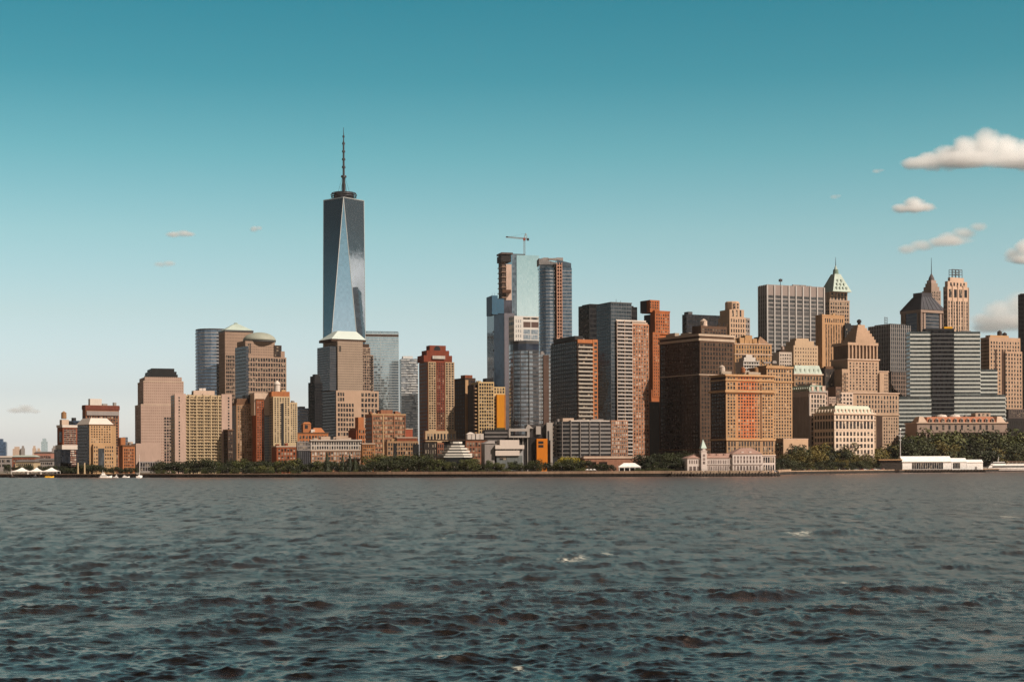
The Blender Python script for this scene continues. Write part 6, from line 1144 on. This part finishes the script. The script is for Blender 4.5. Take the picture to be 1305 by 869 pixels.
# big ferry at the right
Yf = 1608; p = at(1247.5, 598, Yf); k = Yf/F; L = 100*k; o = empty('ferry_boat', 'white multi-deck passenger ferry docked beside the low white canvas shed', 'boat', (p.x+L, Yf, 0), math.pi)
mb = MB(); hull(mb, L, 13, -.5, 3.2, BW, 1.6); mb.build('hull', o)
mb = MB(); hull(mb, L*.995, 13.1, -.6, .7, BLACK, 0); mb.build('boot_stripe', o)
mb = MB(); mb.frus(4, L*.90, -5.6, 5.6, 3.25, 5, L*.87, -5.4, 5.4, 6.2, BW); mb.build('main_deck', o); mb = MB(); mb.box(8, L*.84, -5.75, 5.75, 4.1, 5.5, BG); mb.build('window_strip', o)
mb = MB(); mb.frus(6, L*.84, -5.2, 5.2, 6.2, 7, L*.82, -5, 5, 6.9, BW); mb.build('upper_deck', o)
mb = MB(); mb.frus(L*.66, L*.86, -4, 4, 6.9, L*.68, L*.82, -3.6, 3.6, 9.6, BW); mb.build('wheelhouse', o); mb = MB(); mb.box(L*.665, L*.85, -4.02, 4.02, 8.0, 9.0, BG); mb.build('wheelhouse_window', o)
mb = MB(); mb.box(L*.2, L*.66, -4.6, 4.6, 9.4, 9.8, wallm((.45, .3, .24))); mb.build('sun_canopy', o)
for i in range(9):
    for s_ in (-4.3, 4.3): mb = MB(); x = L*(.21+.05*i+.02); mb.bar((x, s_, 6.9), (x, s_, 9.4), .12, WHITEP); mb.build('canopy_post', o)
mb = MB(); mb.bar((L*.75, 0, 9.6), (L*.74, 0, 15), .3, WHITEP, 6, .15); mb.bar((L*.75, -2, 12), (L*.75, 2, 12), .15, WHITEP); mb.build('mast', o); mb = MB(); mb.box(L*.36, L*.44, -6.7, -6.3, .4, 4.6, BLACK); mb.build('gangway_door', o)
mb = MB()
for s_ in (-5.1, 5.1): mb.box(6, L*.66, s_-.04, s_+.04, 6.9, 7.8, WHITEP)
mb.build('deck_rail', o)
# ---- trees
def leaf_mat(name, c1, c2):
    m, N, L, P = newmat(name); oi = N.new('ShaderNodeObjectInfo'); t = N.new('ShaderNodeTexCoord'); n = N.new('ShaderNodeTexNoise'); n.inputs['Scale'].default_value = .5; n.inputs['Detail'].default_value = 3; L.new(t.outputs['Object'], n.inputs[0])
    a = N.new('ShaderNodeMath'); a.operation = 'MULTIPLY_ADD'; a.inputs[1].default_value = .7; L.new(oi.outputs['Random'], a.inputs[0]); L.new(n.outputs[0], a.inputs[2])
    r = N.new('ShaderNodeMapRange'); r.inputs[1].default_value = .35; r.inputs[2].default_value = 1.3; L.new(a.outputs[0], r.inputs[0])
    x = N.new('ShaderNodeMix'); x.data_type = 'RGBA'; x.inputs[6].default_value = (*c1, 1); x.inputs[7].default_value = (*c2, 1); L.new(r.outputs[0], x.inputs[0]); L.new(x.outputs[2], P.inputs['Base Color']); P.inputs['Roughness'].default_value = .65; P.inputs['Specular IOR Level'].default_value = .3
    return m
LM = {'dark': leaf_mat('dark_leaves', (.009, .014, .005), (.036, .042, .011)), 'olive': leaf_mat('olive_leaves', (.036, .038, .009), (.145, .108, .022)), 'yellow': leaf_mat('yellow_leaves', (.20, .17, .02), (.32, .25, .03)), 'green': leaf_mat('green_leaves', (.030, .042, .010), (.085, .085, .02))}
BARK = wallm((.07, .05, .035), .3, .9, 'bark')
def crown_mesh(seed, kind, conifer=False):
    rg = random.Random(seed); mb = MB(); m = LM[kind]
    def card(p, nrm, s):
        nrm = Vector(nrm).normalized(); u = nrm.orthogonal().normalized(); u.rotate(__import__('mathutils').Quaternion(nrm, rg.uniform(0, 6.28))); w = nrm.cross(u); a = s*rg.uniform(.6, 1.2); c = s*rg.uniform(.5, .9)
        mb.face([p-u*a-w*c*.4, p-u*a*.2-w*c, p+u*a*.9-w*c*.2, p+u*a*.3+w*c, p-u*a*.6+w*c*.6], m)
    if conifer:
        for i in range(620):
            z = rg.random()**1.3; r = (1-z)*.22+.02; a = rg.uniform(0, 6.28); q = rg.uniform(.55, 1.08); card(Vector((r*q*math.cos(a), r*q*math.sin(a), .08+z*.92)), (math.cos(a), math.sin(a), .5), .035)
    else:
        lobes = []
        for i in range(rg.randint(12, 16)):
            a = rg.uniform(0, 6.28); q = rg.uniform(.08, .40); z = rg.uniform(.22, .82); lobes.append((Vector((q*math.cos(a), q*math.sin(a), z)), rg.uniform(.13, .23)*(1.1-.5*abs(z-.55))))
        lobes.append((Vector((0, 0, .58)), .27))
        for c, r in lobes:
            for i in range(int(900*r*r*1.8)+24):
                d = Vector((rg.gauss(0, 1), rg.gauss(0, 1), rg.gauss(0, 1))).normalized(); rad = r*rg.uniform(.62, 1.10); p = c+Vector((d.x*rad, d.y*rad, d.z*rad*.85))
                card(p, d+Vector((rg.gauss(0, .5), rg.gauss(0, .5), rg.gauss(.2, .5))), .034)
    return mb.mesh('crown')
def trunk_mesh(seed, conifer=False):
    rg = random.Random(seed); mb = MB()
    if conifer: mb.bar((0, 0, -.02), (0, 0, .9), .018, BARK, 6, .004)
    else:
        mb.bar((0, 0, -.02), (.01, 0, .36), .026, BARK, 7, .018)
        for i in range(5): a = i*1.26+rg.uniform(-.3, .3); q = rg.uniform(.14, .28); mb.bar((.01, 0, .33), (q*math.cos(a), q*math.sin(a), rg.uniform(.5, .72)), .014, BARK, 5, .004)
    return mb.mesh('trunk')
CR = {}; 
for kd in LM: CR[kd] = [crown_mesh(11+i*7+len(kd), kd) for i in range(4)]
CR['conifer'] = [crown_mesh(5+i, 'dark', True) for i in range(2)]
TRK = [trunk_mesh(i) for i in range(3)]; TRKC = trunk_mesh(9, True)
ORD = ['', '2nd ', '3rd ']+['%dth ' % i for i in range(4, 60)]
trg = random.Random(21)
def trees(px0, px1, yt0, yt1, n, off, kind, where, wide=1.0, mix=None, jit=6, base=600):
    spots = sorted(px0+(px1-px0)*(i+.5+trg.uniform(-.35, .35))/n for i in range(n))
    word = {'dark': 'dark green', 'olive': 'olive green', 'yellow': 'yellow green', 'green': 'mid green'}
    cnt = {}
    for px in spots:
        kd = kind if not mix or trg.random() > mix[1] else mix[0]
        Yt = shore(px)+off+trg.uniform(-jit, jit); p = at(px, base, Yt); h = at(px, trg.uniform(yt0, yt1), Yt).z-GZ
        i = cnt[kd] = cnt.get(kd, -1)+1
        lab = '%s tree, %sfrom left %s' % (word[kd], ORD[i] or 'first ', where)
        o = empty('tree', lab, 'tree', (p.x, Yt, GZ), trg.uniform(0, 6.28), 'shoreline trees '+where)
        c = link('crown', trg.choice(CR[kd]), o); t = link('trunk', trg.choice(TRK), o); w = h*wide*trg.uniform(.85, 1.2); o.scale = (w, w, h)
trees(8, 74, 590, 594, 9, 55, 'dark', 'in the row behind the white tents', 1.1)
trees(74, 126, 589, 596, 9, 38, 'dark', 'before the white-banded brick building', 1.2)
trees(126, 176, 590, 596, 10, 34, 'dark', 'in the row behind the yachts', 1.1)
trees(194, 236, 584, 593, 8, 40, 'dark', 'below the pale stepped tower', 1.2)
trees(236, 302, 582, 589, 14, 42, 'dark', 'in the row before the tan slab', 1.25, ('green', .2))
trees(236, 380, 591, 596, 20, 20, 'dark', 'in the low front row by the tan slab', 1.4, ('green', .3))
trees(300, 382, 581, 590, 14, 42, 'dark', 'before the cream apartment tower', 1.25, ('green', .25))
trees(380, 468, 583, 591, 15, 34, 'dark', 'before the long low brick row', 1.1, ('green', .25))
trees(472, 548, 574, 580, 11, 55, 'green', 'behind in the leafy clump below pixelated tower', 1.1, ('dark', .3))
trees(474, 548, 579, 586, 9, 26, 'dark', 'in front in the leafy clump below pixelated tower', 1.15, ('green', .1))
trees(548, 612, 580, 590, 11, 24, 'dark', 'before the white stepped pyramid', 1.1, ('green', .4))
trees(612, 706, 583, 591, 14, 26, 'dark', 'before the white cubic building', 1.05, ('green', .3))
trees(706, 746, 581, 587, 6, 28, 'dark', 'before the low curved building', 1.1, ('green', .3))
trees(716, 743, 579.5, 583, 4, 48, 'yellow', 'peeping above the low curved building row', 1.1)
trees(760, 786, 588, 592, 3, 45, 'dark', 'between the brick arches', 1.0)
trees(818, 882, 571, 580, 9, 40, 'dark', 'in the tall clump left of the pier house', 1.05, ('olive', .12))
trees(822, 876, 583, 590, 7, 24, 'dark', 'in the low clump left of the pier house', 1.2)
trees(985, 1010, 581, 589, 5, 26, 'dark', 'at the foot of the tan annex', 1.1)
trees(1004, 1150, 560, 571, 15, 75, 'olive', 'in the back row of the waterfront park', 1.15, ('dark', .35))
trees(1000, 1148, 569, 580, 17, 46, 'olive', 'in the middle row of the waterfront park', 1.2, ('dark', .35))
trees(1000, 1122, 582, 589, 14, 22, 'dark', 'in the low front row of the waterfront park', 1.3, ('olive', .3))
trees(1078, 1100, 562, 564, 2, 98, 'yellow', 'peeping out before the white palace', 1.1)
trees(1150, 1312, 541, 558, 17, 70, 'dark', 'before the red-roofed stone hall', 1.05, ('green', .25))
trees(1150, 1312, 556, 578, 18, 40, 'dark', 'in the row behind the white sheds', 1.15, ('olive', .40))
for i, px in enumerate((417.5, 437.5, 446.5, 453)):
    Yt = shore(px)+24; p = at(px, 600, Yt); h = at(px, (577, 580.5, 579, 584)[i], Yt).z-GZ; o = empty('conifer_tree', '%s of four narrow dark conifers before the long low brick row' % ('first', 'second', 'third', 'last')[i], 'tree', (p.x, Yt, GZ), i, 'narrow conifers'); link('crown', CR['conifer'][i % 2], o); link('trunk', TRKC, o); o.scale = (h, h, h)
# shrubs along the lawn
SH = []
for i in range(130):
    px = trg.choice([trg.uniform(470, 745), trg.uniform(200, 470), trg.uniform(810, 880), trg.uniform(1000, 1120)]); Yt = shore(px)+trg.uniform(13, 22); p = at(px, 600, Yt)
    if not SH:
        o = tag(link('shrub', CR['green'][0], None, (p.x, Yt, GZ-.6)), 'low round green shrub along the promenade edge', 'shrub', 'shrubs along the promenade'); SH.append(o)
    else: o = SH[0].copy(); COL.objects.link(o); o.location = (p.x, Yt, GZ-.6)
    s = trg.uniform(2.4, 5.0); o.scale = (s*1.3, s*1.3, s); o.rotation_euler = (0, 0, trg.uniform(0, 6))
# ---- people and cars
def person_mesh():
    me = bpy.data.meshes.new('person'); bm = bmesh.new(); P_ = [((0, 0, .95), .15), ((0, 0, 1.2), .15), ((0, 0, 1.42), .13), ((0, 0, 1.52), .06), ((0, 0, 1.66), .11), ((.1, 0, .88), .095), ((.11, .03, .48), .07), ((.11, 0, .06), .05), ((-.1, 0, .88), .095), ((-.11, -.03, .48), .07), ((-.11, 0, .06), .05), ((.2, 0, 1.38), .06), ((.25, .02, 1.08), .045), ((.24, -.08, .84), .04), ((-.2, 0, 1.38), .06), ((-.25, .02, 1.08), .045), ((-.24, -.08, .84), .04), ((.11, -.14, .04), .045), ((-.11, -.14, .04), .045)]
    vs_ = [bm.verts.new(p) for p, _ in P_]
    for a, c in ((0, 1), (1, 2), (2, 3), (3, 4), (0, 5), (5, 6), (6, 7), (7, 17), (0, 8), (8, 9), (9, 10), (10, 18), (2, 11), (11, 12), (12, 13), (2, 14), (14, 15), (15, 16)): bm.edges.new((vs_[a], vs_[c]))
    bm.to_mesh(me); bm.free(); o = bpy.data.objects.new('person_form', me); COL.objects.link(o); md = o.modifiers.new('skin', 'SKIN')
    for i, (_, r) in enumerate(P_): me.skin_vertices[0].data[i].radius = (r, r); me.skin_vertices[0].data[i].use_root = i == 0
    bpy.context.view_layer.update(); dg = bpy.context.evaluated_depsgraph_get(); out = bpy.data.meshes.new_from_object(o.evaluated_get(dg)); bpy.data.objects.remove(o); out.materials.clear(); return out
PM = person_mesh(); skin = plainm((.42, .25, .17), .7, 0, 'skin'); trs = plainm((.03, .035, .06), .8, 0, 'trousers')
SHIRTS = [('white', (.7, .68, .64)), ('red', (.40, .05, .04)), ('dark blue', (.03, .05, .14)), ('black', (.02, .02, .02)), ('tan', (.4, .28, .18))]
PMS = []
for nm, c in SHIRTS:
    m = PM.copy(); m.materials.clear(); [m.materials.append(x) for x in (plainm(c, .8, 0, 'shirt'), skin, trs)]
    for f in m.polygons: z = f.center.z; f.material_index = 1 if z > 1.5 else 2 if z < .92 and abs(f.center.x) < .19 else 0
    PMS.append(m)
for i in range(84):
    k = trg.randrange(5); px = trg.uniform(540, 880) if i < 40 else trg.uniform(1000, 1146) if i < 70 else trg.uniform(876, 985); Yp = shore(px)+trg.uniform(2, 13); 
    if 876 < px < 985: Yp = 1104+trg.uniform(.5, 8)
    p = at(px, 600, Yp); where = 'on the promenade before the trees' if i < 40 else 'at the waterfront park edge' if i < 70 else 'on the timber dock'
    o = link('person', PMS[k], None, (p.x, Yp, GZ if not 876 < px < 985 else 2.45), trg.uniform(0, 6.28)); tag(o, 'distant person in a %s top standing %s' % (SHIRTS[k][0], where), 'person', 'people in %s tops %s' % (SHIRTS[k][0], where))
def car_proto(nm, c):
    o = empty('parked_car', nm+' car parked at the edge of the waterfront park', 'car', (0, 0, 0), 0, nm+' cars parked by the waterfront park'); pm = plainm(c, .3, .2, 'car_paint'); mb = MB(); mb.frus(0, 4.4, -.9, .9, .3, .05, 4.35, -.85, .85, .95, pm); mb.frus(.7, 3.7, -.82, .82, .95, 1.2, 3.1, -.66, .66, 1.5, pm); mb.build('body', o)
    mb = MB(); mb.frus(.85, 3.55, -.835, .835, .99, 1.22, 3.08, -.69, .69, 1.44, BG); mb.build('window', o)
    for x in (.85, 3.5):
        for y in (-.92, .74):
            mb = MB(); n = 12; mb.hexa([(x+.33*math.cos(a), y, .33+.33*math.sin(a)) for a in [j*6.283/n for j in range(n)]], [(x+.33*math.cos(a), y+.18, .33+.33*math.sin(a)) for a in [j*6.283/n for j in range(n)]], BLACK); mb.build('wheel', o)
    return o
CARS = [car_proto('white', (.75, .73, .7)), car_proto('red', (.35, .04, .03)), car_proto('dark grey', (.06, .06, .07)), car_proto('silver', (.4, .4, .4))]
used = set()
for i in range(18):
    px = 1088+i*3.4 if i < 14 else 974+(i-14)*3.6; Yc = shore(px)+15+(i % 3)*1.5 if px > 1000 else 1146; p = at(px, 600, Yc); k = (i*7+3) % 4; a = trg.uniform(-.2, .2)
    if k in used: copy_tree(CARS[k], (p.x, Yc, GZ+.02), a)
    else: CARS[k].location = (p.x, Yc, GZ+.02); used.add(k)
# ================================================================ clouds (volumes far beyond the haze)
def cloud(name, label, puffs, Y=15000, dens=.022, seed=0, thr=.40, depth=.7, nscale=1/200., hardness=1.6, center=None, spin=0):
    """puffs: (px, py, rx px, ry px). The density is a sum of soft puffs eaten into by noise."""
    k = Y/F; cx = sum(p[0] for p in puffs)/len(puffs); cyy = sum(p[1] for p in puffs)/len(puffs); c = at(cx, cyy, Y); c0 = c; rg = random.Random(seed)
    bm = bmesh.new(); m = bpy.data.materials.new('cloud_vapour'); m.use_nodes = True; N, L = m.node_tree.nodes, m.node_tree.links; N.clear()
    out = N.new('ShaderNodeOutputMaterial'); V = N.new('ShaderNodeVolumePrincipled'); t = N.new('ShaderNodeTexCoord'); L.new(V.outputs[0], out.inputs['Volume'])
    V.inputs['Color'].default_value = (1, 1, 1, 1); V.inputs['Anisotropy'].default_value = 0.1; V.inputs['Density Attribute'].default_value = ''
    n = N.new('ShaderNodeTexNoise'); n.inputs['Scale'].default_value = nscale; n.inputs['Detail'].default_value = 7; n.inputs['Roughness'].default_value = .74
    of = N.new('ShaderNodeVectorMath'); of.operation = 'ADD'; of.inputs[1].default_value = (seed*777., seed*333., 0); L.new(t.outputs['Object'], of.inputs[0]); L.new(of.outputs[0], n.inputs[0])
    last = None
    for px, py, rx, ry in puffs:
        p = at(px, py, Y)-c; p.y = rg.uniform(-.3, .3)*rx*k; R_ = Vector((rx*k, rx*k*depth, ry*k))
        mat = Matrix.Translation(p) @ Matrix.Diagonal((*(R_*1.02), 1)); bmesh.ops.create_icosphere(bm, subdivisions=3, radius=1, matrix=mat)
        sb = N.new('ShaderNodeVectorMath'); sb.operation = 'SUBTRACT'; sb.inputs[1].default_value = p; L.new(t.outputs['Object'], sb.inputs[0])
        dv = N.new('ShaderNodeVectorMath'); dv.operation = 'DIVIDE'; dv.inputs[1].default_value = R_; L.new(sb.outputs[0], dv.inputs[0])
        ln = N.new('ShaderNodeVectorMath'); ln.operation = 'LENGTH'; L.new(dv.outputs[0], ln.inputs[0])
        mr = N.new('ShaderNodeMapRange'); mr.inputs[1].default_value = 1.0; mr.inputs[2].default_value = .0; L.new(ln.outputs['Value'], mr.inputs[0])
        if last is None: last = mr
        else:
            mx = N.new('ShaderNodeMath'); mx.operation = 'MAXIMUM'; L.new(last.outputs[0], mx.inputs[0]); L.new(mr.outputs[0], mx.inputs[1]); last = mx
    a = N.new('ShaderNodeMath'); a.operation = 'MULTIPLY_ADD'; a.inputs[1].default_value = -1.05; L.new(n.outputs[0], a.inputs[0]); L.new(last.outputs[0], a.inputs[2])   # puff - noise
    s = N.new('ShaderNodeMath'); s.operation = 'ADD'; s.inputs[1].default_value = thr; L.new(a.outputs[0], s.inputs[0])
    d = N.new('ShaderNodeMath'); d.operation = 'MULTIPLY'; d.inputs[1].default_value = hardness; d.use_clamp = True; L.new(s.outputs[0], d.inputs[0])
    e = N.new('ShaderNodeMath'); e.operation = 'MULTIPLY'; e.inputs[1].default_value = dens; L.new(d.outputs[0], e.inputs[0]); L.new(e.outputs[0], V.inputs['Density'])
    me = bpy.data.meshes.new(name); bm.to_mesh(me); bm.free()
    o = bpy.data.objects.new(name, me); COL.objects.link(o); md = o.modifiers.new('remesh', 'REMESH'); md.mode = 'VOXEL'; md.voxel_size = max(12, min(r[3] for r in puffs)*k/4)
    bpy.context.view_layer.update(); dg = bpy.context.evaluated_depsgraph_get(); o2 = bpy.data.meshes.new_from_object(o.evaluated_get(dg)); o.modifiers.clear(); o.data = o2; o2.materials.clear(); o2.materials.append(m)
    o.location = Vector(center) if center else c; o.rotation_euler = (0, 0, spin); tag(o, label, 'cloud'); return o
cloud('cloud', 'largest white cumulus cloud with a flat base high over the domed and deco towers', [(1166, 209, 24, 10), (1188, 205, 24, 16), (1210, 200, 26, 20), (1232, 194, 26, 24), (1256, 190, 30, 30), (1282, 194, 28, 26), (1312, 198, 36, 27), (1350, 202, 34, 22), (1230, 207, 62, 12), (1300, 208, 62, 12)], seed=1)
cloud('cloud', 'small compact white cloud directly below the largest cumulus', [(1152, 265, 17, 8), (1167, 261, 19, 13), (1182, 265, 14, 8), (1167, 267, 28, 5)], seed=2, nscale=1/150., Y=18500)
cloud('cloud', 'slanting wispy white cloud rising above the dark hipped roof', [(1156, 318, 18, 8), (1176, 313, 20, 9), (1196, 309, 18, 8), (1212, 304, 20, 11), (1230, 297, 20, 10), (1246, 290, 16, 8), (1210, 309, 34, 8)], seed=3, nscale=1/150., Y=12500, dens=.014)
cloud('cloud', 'white puffy cloud cut by the edge of the picture above the deco tower', [(1292, 325, 16, 12), (1306, 318, 20, 17), (1324, 322, 18, 15), (1302, 331, 26, 8)], seed=4, nscale=1/170.)
cloud('cloud', 'soft pinkish cloud low behind the tan block and black tower', [(1254, 408, 26, 12), (1278, 398, 30, 22), (1304, 390, 32, 27), (1330, 394, 30, 24), (1290, 408, 60, 16), (1270, 416, 40, 10)], seed=5, nscale=1/220., dens=.009, thr=.40)
cloud('cloud', 'tiny faint cloud wisp left of the largest cumulus', [(1118, 218, 9, 4), (1124, 217, 6, 3)], seed=6, nscale=1/110., dens=.011)
cloud('cloud', 'tiny faint cloud speck over the green pyramid spire', [(1064, 251, 8, 4), (1069, 250, 5, 3)], seed=7, nscale=1/110., dens=.011)
cloud('cloud', 'small white flat cloud above the curved glass tower, upper of two', [(222, 299, 13, 5), (234, 297, 13, 6), (244, 299, 9, 4)], seed=8, nscale=1/120.)
cloud('cloud', 'faint flat cloud above the curved glass tower, lower of two', [(204, 337, 11, 5), (216, 336, 12, 5)], seed=9, nscale=1/120., dens=.012)
cloud('cloud', 'little round white cloud left of the tallest skyscraper', [(325, 292, 8, 5), (331, 291, 6, 4)], seed=10, nscale=1/110.)
cloud('cloud', 'faint pinkish cloud low over the far hazy skyline', [(20, 523, 15, 5), (34, 521, 15, 7), (44, 524, 10, 4)], seed=11, nscale=1/150., dens=.014)
cloud('cloud', 'pinkish cumulus far off beside the city, mirrored in the tallest glass tower', [(500, 200, 60, 40), (540, 180, 60, 55), (590, 195, 60, 45), (540, 215, 110, 25), (470, 212, 40, 18)], seed=12, center=(13450, 4000, 2950), spin=math.pi/2, dens=.011)
# ================================================================ haze
hz = MB(); hm = bpy.data.materials.new('haze'); hm.use_nodes = True; hn = hm.node_tree.nodes; hn.clear(); ho = hn.new('ShaderNodeOutputMaterial'); hv = hn.new('ShaderNodeVolumePrincipled')
hv.inputs['Color'].default_value = (.93, .90, .90, 1); hv.inputs['Density'].default_value = HAZE; hm.node_tree.links.new(hv.outputs[0], ho.inputs['Volume'])
hz.box(-9500, 9500, -7600, 8600, -3.5, 560, hm); tag(hz.build('haze'), kind='stuff')
